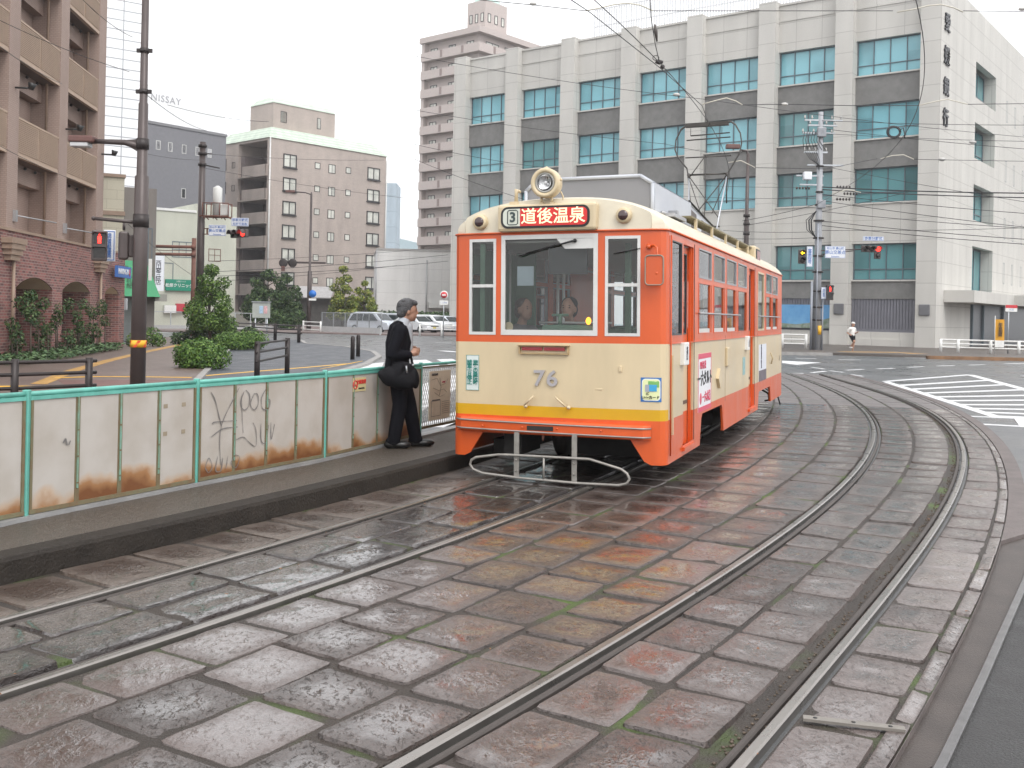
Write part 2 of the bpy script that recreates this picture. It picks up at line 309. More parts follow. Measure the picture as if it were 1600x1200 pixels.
def stonemat(name, dark, mid, pale, wetr, rust, wetbias=0.0):
    m = bpy.data.materials.new(name); m.use_nodes = True; n, l = nodes(m); b = n['Principled BSDF']
    tc = n.new('ShaderNodeTexCoord'); at = n.new('ShaderNodeAttribute'); at.attribute_name = 'edge'; g = n.new('ShaderNodeNewGeometry')
    def noise(sc_, det, ro=.6, dist=0, mapv=None):
        t = n.new('ShaderNodeTexNoise'); t.inputs['Scale'].default_value = sc_; t.inputs['Detail'].default_value = det; t.inputs['Roughness'].default_value = ro; t.inputs['Distortion'].default_value = dist
        l.new(tc.outputs['Object'], t.inputs['Vector']); return t.outputs[0]
    def math_(op, a, b_=None, c=None, clamp=False):
        x = n.new('ShaderNodeMath'); x.operation = op; x.use_clamp = clamp
        for k, v in enumerate((a, b_, c)):
            if v is None: continue
            if isinstance(v, (int, float)): x.inputs[k].default_value = v
            else: l.new(v, x.inputs[k])
        return x.outputs[0]
    n1 = noise(2.2, 6); n2 = noise(38, 5, .65, .5); n3 = noise(9, 6, .7, .8); n4 = noise(.45, 3)
    # wetness: middle of each sett holds a film of water, edges dry off
    wet = math_('MULTIPLY_ADD', at.outputs['Fac'], .9, -.35+wetbias); wet = math_('ADD', wet, math_('MULTIPLY_ADD', n3, 1.6, -.80)); wet = math_('ADD', wet, math_('MULTIPLY_ADD', n4, 1.3, -.62))
    wet = math_('ADD', wet, math_('MULTIPLY_ADD', g.outputs['Random Per Island'], .4, -.16)); wet = math_('MULTIPLY', wet, 1.6, clamp=True)
    cr = n.new('ShaderNodeValToRGB'); e = cr.color_ramp.elements; e[0].position = .3; e[0].color = (*dark, 1); e[1].position = .72; e[1].color = (*pale, 1); x = cr.color_ramp.elements.new(.5); x.color = (*mid, 1)
    f = math_('ADD', math_('MULTIPLY', n2, .45), math_('MULTIPLY', n1, .55)); f = math_('ADD', f, math_('MULTIPLY_ADD', g.outputs['Random Per Island'], .3, -.15)); l.new(f, cr.inputs[0])
    mxc = n.new('ShaderNodeMixRGB'); mxc.blend_type = 'MULTIPLY'; l.new(wet, mxc.inputs[0]); l.new(cr.outputs[0], mxc.inputs[1]); mxc.inputs[2].default_value = (.70, .60, .56, 1)
    mr = n.new('ShaderNodeMixRGB'); rs = math_('MULTIPLY', math_('MULTIPLY_ADD', n4, 5, -2.3, clamp=True), math_('MULTIPLY_ADD', n3, 4, -1.9, clamp=True)); rs = math_('MULTIPLY', rs, rust); l.new(rs, mr.inputs[0]); l.new(mxc.outputs[0], mr.inputs[1]); mr.inputs[2].default_value = (.17, .065, .028, 1)
    l.new(mr.outputs[0], b.inputs['Base Color'])
    ro = math_('MULTIPLY_ADD', wet, -.20, .50); ro = math_('ADD', ro, math_('MULTIPLY_ADD', n2, .3, -.15)); l.new(ro, b.inputs['Roughness'])
    b.inputs['Specular IOR Level'].default_value = .5
    # chiselled surface: small ridges with flat water-filled hollows between them
    mpv = n.new('ShaderNodeMapping'); mpv.inputs['Rotation'].default_value = (0, 0, rad(28)); mpv.inputs['Scale'].default_value = (1.0, .6, 1); l.new(tc.outputs['Object'], mpv.inputs[0])
    def tn(sc_, det, ro_, dist):
        t5 = n.new('ShaderNodeTexNoise'); t5.inputs['Scale'].default_value = sc_; t5.inputs['Detail'].default_value = det; t5.inputs['Roughness'].default_value = ro_; t5.inputs['Distortion'].default_value = dist; l.new(mpv.outputs[0], t5.inputs['Vector']); return t5.outputs[0]
    ra, rb, rc = tn(14, 3, .6, .9), tn(42, 3, .6, .6), tn(5, 2, .5, .2)
    h = math_('ADD', math_('MULTIPLY', ra, 1.0), math_('MULTIPLY', rb, .45)); h = math_('ADD', h, math_('MULTIPLY', rc, .9))
    sq = math_('ABSOLUTE', math_('SUBTRACT', tn(22, 4, .62, 1.0), .5)); crk = math_('MULTIPLY_ADD', sq, -26, 1.0, True)      # wandering chisel cracks
    crk = math_('MULTIPLY', crk, math_('MULTIPLY_ADD', tn(30, 3, .6, .5), 7.0, -3.3, True)); crk = math_('MULTIPLY', crk, math_('MULTIPLY_ADD', g.outputs['Random Per Island'], -.8, 1.0)); h = math_('SUBTRACT', h, math_('MULTIPLY', crk, .35))
    dk = n.new('ShaderNodeMixRGB'); dk.blend_type = 'MULTIPLY'; l.new(math_('MULTIPLY', crk, .9), dk.inputs[0]); l.new(mr.outputs[0], dk.inputs[1]); dk.inputs[2].default_value = (.30, .27, .26, 1); l.new(dk.outputs[0], b.inputs['Base Color'])
    bp = n.new('ShaderNodeBump'); bp.inputs['Strength'].default_value = 1; bp.inputs['Distance'].default_value = .014; l.new(h, bp.inputs['Height']); l.new(bp.outputs[0], b.inputs['Normal'])
    lev = math_('MULTIPLY_ADD', n4, .5, .98); hw = math_('SUBTRACT', math_('SMOOTH_MAX', h, lev, .12), math_('MULTIPLY', crk, .25))
    bc = n.new('ShaderNodeBump'); bc.inputs['Strength'].default_value = 1; bc.inputs['Distance'].default_value = .0055; l.new(hw, bc.inputs['Height']); l.new(bc.outputs[0], b.inputs['Coat Normal'])
    cw = math_('MULTIPLY_ADD', wet, .65, .38, True); cw = math_('MULTIPLY', cw, math_('MULTIPLY_ADD', crk, -.85, 1.0)); l.new(cw, b.inputs['Coat Weight']); b.inputs['Coat IOR'].default_value = 1.8
    cro = math_('MULTIPLY_ADD', wet, -.16, .205+wetr*.25); l.new(cro, b.inputs['Coat Roughness'])
    return m
class Setts:
    def __init__(s): s.v = []; s.f = []; s.e = []
    def sett(s, P, s0, s1, w0, w1, gs, gw, nu, nv, relief):
        """P(w,s)->2D ; one stone between stations s0..s1 and w0..w1"""
        o = len(s.v); dz = rnd.uniform(-.006, .004)*relief; tx, ty = rnd.uniform(-.006, .006)*relief, rnd.uniform(-.006, .006)*relief
        jt = [[rnd.uniform(-.012, .012) for _ in range(2)] for _ in range(4)]; sd = rnd.uniform(0, 99)
        for i in range(nu+1):
            for j in range(nv+1):
                u, v = i/nu, j/nv
                # gather verts near the rim
                uu = (0, .035, *[.10+.80*k/(nu-4) for k in range(nu-3)], .965, 1)[i]; vv = (0, .035, *[.10+.80*k/(nv-4) for k in range(nv-3)], .965, 1)[j]
                eu = min(uu, 1-uu); ev = min(vv, 1-vv)
                cr = max(0, .09-eu)*max(0, .09-ev)*9     # corner rounding
                cu = .5+(uu-.5)*(1-cr); cv = .5+(vv-.5)*(1-cr)
                jx = (jt[0][0]*(1-uu)*(1-vv)+jt[1][0]*uu*(1-vv)+jt[2][0]*(1-uu)*vv+jt[3][0]*uu*vv); jy = (jt[0][1]*(1-uu)*(1-vv)+jt[1][1]*uu*(1-vv)+jt[2][1]*(1-uu)*vv+jt[3][1]*uu*vv)
                S_ = s0+gs+(s1-s0-2*gs)*cu+jx*relief; W_ = w0+gw+(w1-w0-2*gw)*cv+jy*.35*relief
                p = P(W_, S_)
                if relief > .5 and (i in (0, nu) or j in (0, nv)):
                    p = p+Vector((mnoise.noise((p.x*9, p.y*9, sd)), mnoise.noise((p.x*9, p.y*9, sd+5))))*.010
                z = dz+tx*(uu-.5)*2+ty*(vv-.5)*2
                z += relief*(mnoise.noise((p.x*7, p.y*7, sd))*.0045+mnoise.noise((p.x*22, p.y*22, sd))*.002)
                e = min(eu, ev)
                if e < .001: z = -.05
                elif e < .06: z -= .0015
                else: z += .001*relief
                s.v.append((p.x, p.y, z)); s.e.append(min(1, max(0, (e-.05)/.28)))
        for i in range(nu):
            for j in range(nv): a = o+i*(nv+1)+j; s.f.append((a, a+1, a+nv+2, a+nv+1))
    def build(s, name, m):
        me = bpy.data.meshes.new(name); me.from_pydata(s.v, [], s.f); me.materials.append(m)
        at = me.attributes.new('edge', 'FLOAT', 'POINT'); at.data.foreach_set('value', s.e)
        me.polygons.foreach_set('use_smooth', [True]*len(s.f))
        bm = bmesh.new(); bm.from_mesh(me); bmesh.ops.recalc_face_normals(bm, faces=bm.faces)
        if sum(f.normal.z for f in bm.faces) < 0: bmesh.ops.reverse_faces(bm, faces=bm.faces[:])
        bm.to_mesh(me); bm.free(); me.update(); me.set_sharp_from_angle(angle=rad(35))
        o = bpy.data.objects.new(name, me); sc.collection.objects.link(o); return tag(o, kind='structure')
zones = [('KB', .0, 'AL', -.05, [0, 1], 'mud'), ('AL', .075, 'AR', -.13, [0, .5, 1], 'wet'), ('AR', .045, 'BL', -.048, [0, .25, .5, .76, 1], 'mid'),
         ('BL', .098, 'BR', -.16, [0, .49, 1], 'mid'), ('BR', .05, 'OUT', 0, [0, .80, 1], 'dry')]
m_st = {'mud': stonemat('muddy_setts', (.045, .031, .023), (.095, .070, .055), (.13, .105, .088), .12, .1, .12), 'wet': stonemat('wet_setts', (.020, .015, .013), (.040, .032, .030), (.070, .063, .064), .05, .12, .60),
        'mid': stonemat('granite_setts', (.034, .024, .020), (.080, .060, .053), (.128, .102, .094), .08, .12, .20),
        'dry': stonemat('drier_setts', (.052, .038, .034), (.115, .091, .084), (.172, .147, .139), .16, .4, .0)}
setts = {k: Setts() for k in m_st}
far = Setts(); SFAR = 19.6
for (a, oa, b, ob, ws, key) in zones:
    P = lambda w_, s_, a=a, oa=oa, b=b, ob=ob: zonept(a, oa, b, ob, w_, s_)
    for w0, w1 in zip(ws[:-1], ws[1:]):
        s = rnd.uniform(0, .5)
        wm = (P(w1, 5)-P(w0, 5)).length; wz = (P(1, 5)-P(0, 5)).length
        while s < SMAX-.8:
            big = s > SFAR-.01
            if not big:
                L = rnd.uniform(.44, .66) if wm > .3 else rnd.uniform(.35, .8)
                if key == 'wet' and a == 'AL': L = rnd.uniform(.55, .85)
                e = min(s+L, SFAR); nn = 12 if s < 8 else 7
                if SFAR-e < .25: e = SFAR
                setts[key].sett(P, s, e, w0, w1, rnd.uniform(.003, .010), .006/wz*rnd.uniform(.5, 1.2), nn, nn, 1.0 if s < 12 else .6)
                s = e
            else:
                e = s+rnd.uniform(1.3, 1.9); far.sett(P, s, e, w0, w1, .005, .008/wz, 6, 6, .2); s = e
for k in setts: setts[k].build('stone_paving', m_st[k])
m_far = mat('worn_paving_concrete', (.14, .124, .122), .42, var=.18, scale=1.5, bump=.3, bscale=60, rvar=.12)
far.build('paving_slabs', m_far)

# rails (four of them, each a thing)
m_rail = mat('polished_rail', (.30, .28, .26), .30, .85, var=.10, scale=3, rvar=.05)
m_lip = mat('dull_rail_flange', (.055, .045, .040), .6, .0, var=.2, scale=5)
def rail(key, side, label):
    """side: +1 when the flange groove lies to the right of the head"""
    r = empty('tram_rail', (*station(key, 4), 0), 0, label, 'rail', 'tram rails set in the stone paving')
    o = Vector(r.location)
    for nm, c0, c1, ztop, m in (('rail_head', -.025, .025, .014, m_rail), ('rail_flange', .050*side+(-.0 if side > 0 else -.034), .050*side+(.034 if side > 0 else 0), -.002, m_lip)):
        rows = []
        for i in range(0, NS, 3):
            p = TAB[key][i]; q = TAB[key][min(i+1, NS-1)]; p0 = TAB[key][max(i-1, 0)]; t = (q-p0).normalized(); n = Vector((t.y, -t.x))
            a, b = p+n*c0, p+n*c1; e = .008
            a2, b2 = p+n*(c0+e), p+n*(c1-e)
            rows.append([(a.x-o.x, a.y-o.y, -.06), (a.x-o.x, a.y-o.y, ztop-e), (a2.x-o.x, a2.y-o.y, ztop), (b2.x-o.x, b2.y-o.y, ztop), (b.x-o.x, b.y-o.y, ztop-e), (b.x-o.x, b.y-o.y, -.06)])
        mb = MB(); mb.grid(rows, smooth=False); mb.build(nm, m, r)
rail('AL', 1, 'tram rail nearest the platform kerb')
rail('AR', -1, 'right-hand rail of the track the tram stands on, with moss beside it')
rail('BL', 1, 'left-hand rail of the empty track, shiny and curving past the tram')
rail('BR', -1, 'rail with a wide gravelly gap beside it, farthest right of the two tracks')
# gravel in the wide gap is part of the bed: a strewn strip
gv = MB()
for k in range(1500):
    s = rnd.uniform(0, 20);
    a, b = station('BL', s), station('BR', s); u = (b-a).normalized(); p = b-u*rnd.uniform(.045, .135)
    r = rnd.uniform(.004, .010); gv.ball((p.x, p.y, -.028+r*.4), r, 0, 0, 1, rnd.uniform(.7, 1.2), .7)
tag(gv.build('gravel', mat('brown_gravel', (.10, .075, .055), .7, var=.5, scale=60)), 'brown gravel and grit lying in the gap beside the rail', 'gravel', kind='stuff')

# outer asphalt: brown worn strip, steel edge bar, outer kerb band
ob = MB(); rows = []
for i in range(0, NS, 4):
    p = TAB['OUT'][i]; q = TAB['OUT'][min(i+1, NS-1)]; p0 = TAB['OUT'][max(i-1, 0)]; t = (q-p0).normalized(); n = Vector((t.y, -t.x))
    wk = .006 if ys[i] < 9 else .16
    a, b = p+n*.0, p+n*wk; rows.append([(a.x, a.y, -.028), (a.x+n.x*.004, a.y+n.y*.004, .004), (b.x, b.y, .004), (b.x, b.y, -.03)])
ob.grid(rows, smooth=False)
tag(ob.build('kerb_band', mat('kerb_band_concrete', (.12, .10, .095), .6, var=.25, bump=.3)), kind='structure')
st = MB()
sp = [G(1440, 1260), G(1475, 1192), G(1537, 1060), G(1602, 912), G(1625, 850)]
rows = []
for i, p in enumerate(sp):
    t = (sp[min(i+1, 4)]-sp[max(i-1, 0)]).normalized(); n = Vector((t.y, -t.x, 0)); a = p-n*.022; b = p+n*.022
    rows.append([(a.x, a.y, GZ), (a.x, a.y, GZ+.020), (a.x+n.x*.006, a.y+n.y*.006, GZ+.026), (b.x-n.x*.006, b.y-n.y*.006, GZ+.026), (b.x, b.y, GZ+.020), (b.x, b.y, GZ)])
st.grid(rows, smooth=False)
tag(st.build('steel_edge_bar', mat('worn_steel_bar', (.17, .165, .165), .38, .7, var=.2, scale=8)), 'straight grey steel bar let into the asphalt right of the outermost rail', 'steel bar')
# flat tie plate between rail and asphalt
tp = empty('tie_plate', (G(1334, 1131, .012)), 0, 'narrow flat steel tie plate with three bolt holes across the paving', 'plate')
a, b = rel(G(1255, 1121, .012), tp.location, 0), rel(G(1414, 1139, .012), tp.location, 0)
t = (b-a).normalized(); n = Vector((-t.y, t.x, 0)); mb = MB()
q = [a-n*.022, b-n*.022, b+n*.022, a+n*.022]
mb.prism([(p.x, p.y) for p in q], -.008, .004); mb.build('plate', mat('dull_plate', (.26, .24, .215), .5, .5, var=.2), tp)
mb = MB()
for f in (.12, .5, .86): c = a.lerp(b, f); mb.cyl((c.x, c.y, .0035), (c.x, c.y, .0055), .009, 10)
mb.each('bolt_hole', m_black, tp)
# brown asphalt strip between paving and bar
pt = [G(1330, 1260), G(1400, 1140), G(1460, 1010), G(1520, 870), G(1575, 826), G(1640, 820), G(1600, 905), G(1535, 1055), G(1465, 1195)]
mb = MB(); mb.prism([(p.x, p.y) for p in pt], GZ-.02, GZ+.003); tag(mb.build('asphalt_patch', mat('brown_asphalt', (.058, .046, .040), .5, var=.25, scale=3, bump=.3, bscale=120)), kind='structure')
pt = [G(1650, 800), G(1600, 910), G(1535, 1062), G(1470, 1200), G(1450, 1290), G(1900, 1400), G(1900, 850)]
mb = MB(); mb.prism([(p.x, p.y) for p in pt], GZ-.02, GZ+.004); tag(mb.build('asphalt_lane', mat('near_asphalt', (.034, .033, .033), .55, var=.3, scale=4, bump=.5, bscale=90, rvar=.12)), kind='structure')

# platform
PZ = .15
def kbl(s, off, z): p = station('KB', s); q = station('KB', s+.3); t = (q-p).normalized(); n = Vector((-t.y, t.x)); p = p+n*off; return (p.x, p.y, z)
mb = MB(); rows = []
for s in np.arange(0, 18.1, .6): rows.append([kbl(s, 0, -.03), kbl(s, .004, .125), kbl(s, .018, PZ), kbl(s, .20, PZ), kbl(s, .21, PZ-.006)])
mb.grid(rows, smooth=False)
tag(mb.build('platform_kerb', mat('platform_kerb_stone', (.030, .025, .021), .65, spec=.2, var=.3, scale=5, bump=.5, bscale=50, rvar=.1)), kind='structure')
m_plat = mat('platform_surface', (.045, .036, .029), .42, var=.25, scale=28, bump=.8, bscale=110, rvar=.14, col2=(.11, .092, .074))
mb = MB(); rows = []
fb = [G(-120, 850, PZ), G(38, 812, PZ), G(304, 759, PZ), G(505, 719, PZ), G(655, 684, PZ), G(712, 670, PZ), G(790, 655, PZ)]
def fenceline(s):
    # point on fence line perpendicular to kerb station s
    p = station('KB', s); q = station('KB', s+.3); t = (q-p).normalized(); n = Vector((-t.y, t.x)); best = None
    for a, b in zip(fb[:-1], fb[1:]):
        e = Vector((b.x-a.x, b.y-a.y)); den = n.x*e.y-n.y*e.x
        if abs(den) < 1e-6: continue
        k = ((a.x-p.x)*e.y-(a.y-p.y)*e.x)/den; m = ((a.x-p.x)*n.y-(a.y-p.y)*n.x)/den
        if -.3 <= m <= 1.3 and k > 0: best = k if best is None else min(best, k)
    return best or 1.4
for s in np.arange(0, 18.1, .6):
    k = fenceline(s); rows.append([kbl(s, .212, PZ-.004), kbl(s, k*.5, PZ), kbl(s, k-.05, PZ)])
mb.grid(rows, smooth=False); tag(mb.build('platform', m_plat), kind='structure')
mb = MB(); rows = []
for s in np.arange(0, 18.1, .6):
    k = fenceline(s); rows.append([kbl(s, k-.052, PZ-.01), kbl(s, k-.05, PZ+.03), kbl(s, k+.10, PZ+.03), kbl(s, k+.104, -.04)])
mb.grid(rows, smooth=False); tag(mb.build('platform_edge', mat('grey_footing', (.25, .25, .25), .5, var=.2, bump=.3)), kind='structure')

# ---------------------------------------------------------------- platform fence
m_teal = mat('teal_fence_paint', (.13, .41, .345), .45, var=.18, scale=6)
def rustpanel(name):
    m = bpy.data.materials.new(name); m.use_nodes = True; n, l = nodes(m); b = n['Principled BSDF']; b.inputs['Roughness'].default_value = .5
    tc = n.new('ShaderNodeTexCoord'); sp = n.new('ShaderNodeSeparateXYZ'); l.new(tc.outputs['Object'], sp.inputs[0])
    oi = n.new('ShaderNodeObjectInfo'); va = n.new('ShaderNodeVectorMath'); l.new(tc.outputs['Object'], va.inputs[0]); sc2 = n.new('ShaderNodeVectorMath'); sc2.operation = 'SCALE'; sc2.inputs['Scale'].default_value = 3; l.new(oi.outputs['Location'], sc2.inputs[0]); l.new(sc2.outputs[0], va.inputs[1])
    t = n.new('ShaderNodeTexNoise'); t.inputs['Scale'].default_value = 3.2; t.inputs['Detail'].default_value = 7; l.new(va.outputs[0], t.inputs['Vector'])
    t2 = n.new('ShaderNodeTexNoise'); t2.inputs['Scale'].default_value = 1.1; t2.inputs['Detail'].default_value = 3; l.new(va.outputs[0], t2.inputs['Vector'])
    def mth(op, a, b_, c=None, cl=False):
        x = n.new('ShaderNodeMath'); x.operation = op; x.use_clamp = cl
        for k, v in enumerate((a, b_, c)):
            if v is None: continue
            if isinstance(v, (int, float)): x.inputs[k].default_value = v
            else: l.new(v, x.inputs[k])
        return x.outputs[0]
    f = mth('MULTIPLY_ADD', sp.outputs[2], -4.6, .80); f = mth('ADD', f, mth('MULTIPLY_ADD', t.outputs[0], 1.6, -.8)); f = mth('ADD', f, mth('MULTIPLY_ADD', t2.outputs[0], 2.9, -1.45)); f = mth('MULTIPLY', f, 1.3, None, True)
    cr = n.new('ShaderNodeValToRGB'); e = cr.color_ramp.elements; e[0].color = (.475, .445, .41, 1); e[0].position = 0; e[1].color = (.17, .065, .022, 1); e[1].position = 1; x = cr.color_ramp.elements.new(.3); x.color = (.47, .36, .27, 1); x = cr.color_ramp.elements.new(.6); x.color = (.33, .17, .075, 1)
    l.new(f, cr.inputs[0])
    m2 = n.new('ShaderNodeMixRGB'); m2.blend_type = 'MULTIPLY'; m2.inputs[0].default_value = .8; l.new(cr.outputs[0], m2.inputs[1]); c2 = n.new('ShaderNodeValToRGB'); c2.color_ramp.elements[0].position = .35; c2.color_ramp.elements[0].color = (.82, .79, .75, 1); c2.color_ramp.elements[1].color = (1, 1, 1, 1); c2.color_ramp.elements[1].position = .62; l.new(t.outputs[0], c2.inputs[0]); l.new(c2.outputs[0], m2.inputs[2])
    l.new(m2.outputs[0], b.inputs['Base Color']); return m
m_pan = rustpanel('stained_fence_panel'); m_mull = mat('rusty_olive_frame', (.17, .18, .11), .6, .1, var=.5, scale=9, col2=(.17, .10, .05))
m_ink = mat('graffiti_ink', (.20, .19, .185), .6, var=.2); m_tape = mat('old_tape', (.30, .25, .18), .6, var=.2)
FO = Vector((fb[1].x, fb[1].y, PZ)); fence = empty('platform_fence', FO, 0, 'rust-stained cream panel fence with teal rail along the platform', 'fence')
posts = [fb[1]-(fb[2]-fb[1])*1.0, fb[1], fb[2], fb[3], fb[4]]
ZB, ZT = .045, .885
def fbox(mb, p, q, u0, u1, d0, d1, z0, z1, mi=0):
    t = (q-p); L = t.length; t = t/L; n = Vector((t.y, -t.x, 0))   # n points to the tracks
    mp = lambda u, d, v: tuple(p-FO+t*u+n*d+Vector((0, 0, v)))
    mb.box(u0, u1, d0, d1, z0, z1, mi, mp)
pi = 0
def stroke(pts, parent, p, q, m, r=.004):
    t = (q-p).normalized(); n = Vector((t.y, -t.x, 0)); P_ = [p-FO+t*u+n*.018+Vector((0, 0, v)) for u, v in pts]
    mb = MB()
    for a, b in zip(P_[:-1], P_[1:]):
        d = (b-a); L = d.length; d = d/L; up = d.cross(n).normalized()
        mb.add([a-up*r, a+up*r, b+up*r, b-up*r], [(0, 1, 2, 3)]); mb.add([a-up*r-n*.0005, a+up*r-n*.0005, b+up*r-n*.0005, b-up*r-n*.0005], [(3, 2, 1, 0)])
    return mb
for bi, (p, q) in enumerate(zip(posts[:-1], posts[1:])):
    L = (q-p).length; npn = 4
    for k in range(npn):
        u0, u1 = .03+(L-.06)*k/npn, .03+(L-.06)*(k+1)/npn
        mb = MB(); fbox(mb, p, q, u0+.012, u1-.012, -.004, .010, ZB+.02, ZT-.03)
        o = mb.build('panel', m_pan, fence)
        zoff = Vector((0, 0, ZB)); c = p-FO+(q-p).normalized()*u0+zoff
        for v in o.data.vertices: v.co -= c
        o.location = c
        mb = MB()
        for uu in ((u0-.012, u0+.014),) if k else ():
            fbox(mb, p, q, uu[0]-.008, uu[1]+.008, -.004, .014, ZB+.02, ZT-.03)
            for zz in (.2, .4, .6): fbox(mb, p, q, uu[0]+.004, uu[1]-.006, .02, .026, zz, zz+.012)
            ml = mb.build('mullion', m_mull, fence); mb = MB(); fbox(mb, p, q, u0-.006, u0+.008, .0145, .022, ZB+.12, ZT-.03); mb.build('mullion_strip', mat('worn_teal', (.20, .42, .34), .5, var=.5, scale=7, col2=(.20, .19, .12)), ml)
    mb = MB(); fbox(mb, p, q, .02, L-.02, -.006, .024, ZB-.01, ZB+.02); 
    for uu in (.022, L-.045): fbox(mb, p, q, uu, uu+.022, -.006, .022, ZB+.02, ZT-.03)
    mb.build('bottom_frame', m_mull, fence)
    mb = MB(); t = (q-p).normalized(); mb.tube([p-FO+Vector((0, 0, ZT+.015)), q-FO+Vector((0, 0, ZT+.015))], .019, 10); fbox(mb, p, q, .02, L-.02, -.012, .020, ZT-.03, ZT-.002); mb.build('top_rail', m_teal, fence)
    if bi == 2:
        z = lambda v: ZB+v
        ink = [[(.11, .76), (.16, .68), (.20, .56), (.235, .45)], [(.44, .78), (.36, .66), (.28, .54), (.235, .44), (.22, .30), (.24, .10)], [(.14, .47), (.16, .49), (.42, .48)], [(.12, .36), (.25, .42), (.43, .42)],
               [(.50, .74), (.46, .64), (.50, .57), (.56, .60), (.57, .70), (.52, .75)], [(.62, .70), (.58, .62), (.63, .56), (.68, .61), (.67, .70), (.62, .71)], [(.78, .75), (.72, .66), (.74, .56), (.82, .56), (.83, .64), (.77, .63)],
               [(.47, .70), (.48, .54), (.50, .36)], [(.40, .30), (.50, .32), (.58, .26), (.66, .22), (.66, .36), (.62, .44)], [(.72, .42), (.73, .26), (.79, .24), (.82, .40)], [(.85, .42), (.86, .26), (.90, .40)],
               [(.06, .10), (.10, .18), (.14, .10), (.10, .05), (.06, .10)], [(.20, .18), (.18, .06), (.24, .05), (.26, .16)], [(.32, .17), (.30, .06)], [(.40, .16), (.36, .10), (.42, .05), (.46, .14), (.40, .17)]]
        mb = MB()
        for s_ in ink:
            pp = [Vector((a*L*.60+.04, z(b), 0)) for a, b in s_]; sm = []
            for i_ in range(len(pp)-1):      # smoothed pen stroke, width changing along it
                p0_, p1_, p2_, p3_ = pp[max(i_-1, 0)], pp[i_], pp[i_+1], pp[min(i_+2, len(pp)-1)]
                for t_ in np.linspace(0, 1, 7)[:-1]: sm.append(.5*((2*p1_)+(p2_-p0_)*t_+(2*p0_-5*p1_+4*p2_-p3_)*t_**2+(3*p1_-p0_-3*p2_+p3_)*t_**3))
            sm.append(pp[-1]); wd = rnd.uniform(.0022, .0042)
            for k_ in range(len(sm)-1): m2 = stroke([(sm[k_].x, sm[k_].y), (sm[k_+1].x, sm[k_+1].y)], None, p, q, m_ink, wd*(.7+.8*abs(math.sin(k_*.35)))); mb.add(m2.v, m2.f)
        [o.__setitem__('label', 'black marker scribble on the fence panels') for o in mb.each('graffiti', m_ink, fence)]
    if bi == 1:
        mb = MB(); u0 = L*.77
        for du, dz in ((.0, .70), (.21, .70), (0, .47), (.21, .47)): fbox(mb, p, q, u0+du, u0+du+.045, .011, .0125, dz, dz+.035)
        mb.each('tape_remnant', m_tape, fence)
        mb = MB(); m2 = stroke([(.31, .52), (.33, .55), (.345, .50)], None, p, q, m_ink, .007); mb.add(m2.v, m2.f); m2 = stroke([(.36, .50), (.375, .53)], None, p, q, m_ink, .006); mb.add(m2.v, m2.f); mb.each('scuff_mark', m_ink, fence)
    if bi == 3:
        t = (q-p).normalized(); ang = math.atan2(t.y, t.x); u = L*.31; c = p-FO+t*u+Vector((t.y, -t.x, 0))*.014
        st_ = empty('no_smoking_sticker', (0, 0, 0)); st_.parent = fence; st_.location = c+Vector((0, 0, .745)); st_.rotation_euler = (0, 0, ang)
        bpy.data.objects.remove(st_)
        mb = MB(); mb.box(-.14, .14, -.004, 0, -.075, .075); o = mb.build('no_smoking_sticker', mat('yellow_sticker', (.60, .52, .28), .5, var=.05), fence, loc=c+Vector((0, 0, .745)), rz=ang)
        text('全面禁煙', .052, mat('sticker_red', (.62, .03, .03), .5, var=0), o, (.035, -.006, .025), bold=.001)
        text('松山市交通局', .022, mat('sticker_black', (.05, .05, .05), .5, var=0), o, (.04, -.006, -.045))
        mb = MB(); pts = [(math.cos(a)*.045-.095, -.006, math.sin(a)*.045) for a in np.linspace(0, 2*PI, 20)]; mb.tube(pts, .006, 5); mb.tube([(-.125, -.006, .03), (-.065, -.006, -.03)], .005, 5); mb.tube([(-.12, -.006, -.004), (-.07, -.006, -.004)], .006, 5); mb.build('no_smoking_mark', MATS['sticker_red'], o)
for i, p in enumerate(posts):
    mb = MB(); c = p-FO; mb.bbox(c.x-.024, c.x+.024, c.y-.024, c.y+.024, -.03, ZT+.045, .006); mb.tube([c+Vector((0, 0, -.03)), c+Vector((0, 0, .01))], .045, 8)
    mb.build('post', m_teal, fence)
# mesh fence with the route map beyond the last post
MO = fb[4]; mfence = empty('mesh_fence', (MO.x, MO.y, PZ), 0, 'diamond mesh fence section with teal rail behind the waiting man', 'fence')
q = G(800, 652, PZ); dr = (q-MO).normalized(); L = (q-MO).length; nn = Vector((dr.y, -dr.x, 0))
mp = lambda u, d, v: tuple(dr*u+nn*d+Vector((0, 0, v)))
mb = MB(); mb.tube([mp(0, 0, ZT+.015), mp(L, 0, ZT+.015)], .018, 8); mb.build('top_rail', m_teal, mfence)
mb = MB(); mb.box(0, L, -.012, .012, .10, .13, 0, mp); mb.box(0, L, -.012, .012, ZT-.03, ZT-.012, 0, mp); mb.build('frame', m_mull, mfence)
mb = MB(); k = 0; u = -.7
while u < L:
    for sgn in (1, -1):
        a, b = (u, .13), (u+.36, ZT-.03)
        if sgn < 0: a, b = (u+.36, .13), (u, ZT-.03)
        ca, cb = max(0, a[0]), min(L, b[0])
        (x0, z0), (x1, z1) = a, b; f0 = 0; f1 = 1
        lo, hi = (0-x0)/(x1-x0), (L-x0)/(x1-x0); f0 = max(0, min(lo, hi)); f1 = min(1, max(lo, hi))
        if f1 > f0: mb.tube([mp(x0+(x1-x0)*f0, 0, z0+(z1-z0)*f0), mp(x0+(x1-x0)*f1, 0, z0+(z1-z0)*f1)], .0045, 4)
    u += .055
mb.build('diamond_mesh', mat('mesh_white', (.62, .62, .60), .4, .3, var=.1), mfence)
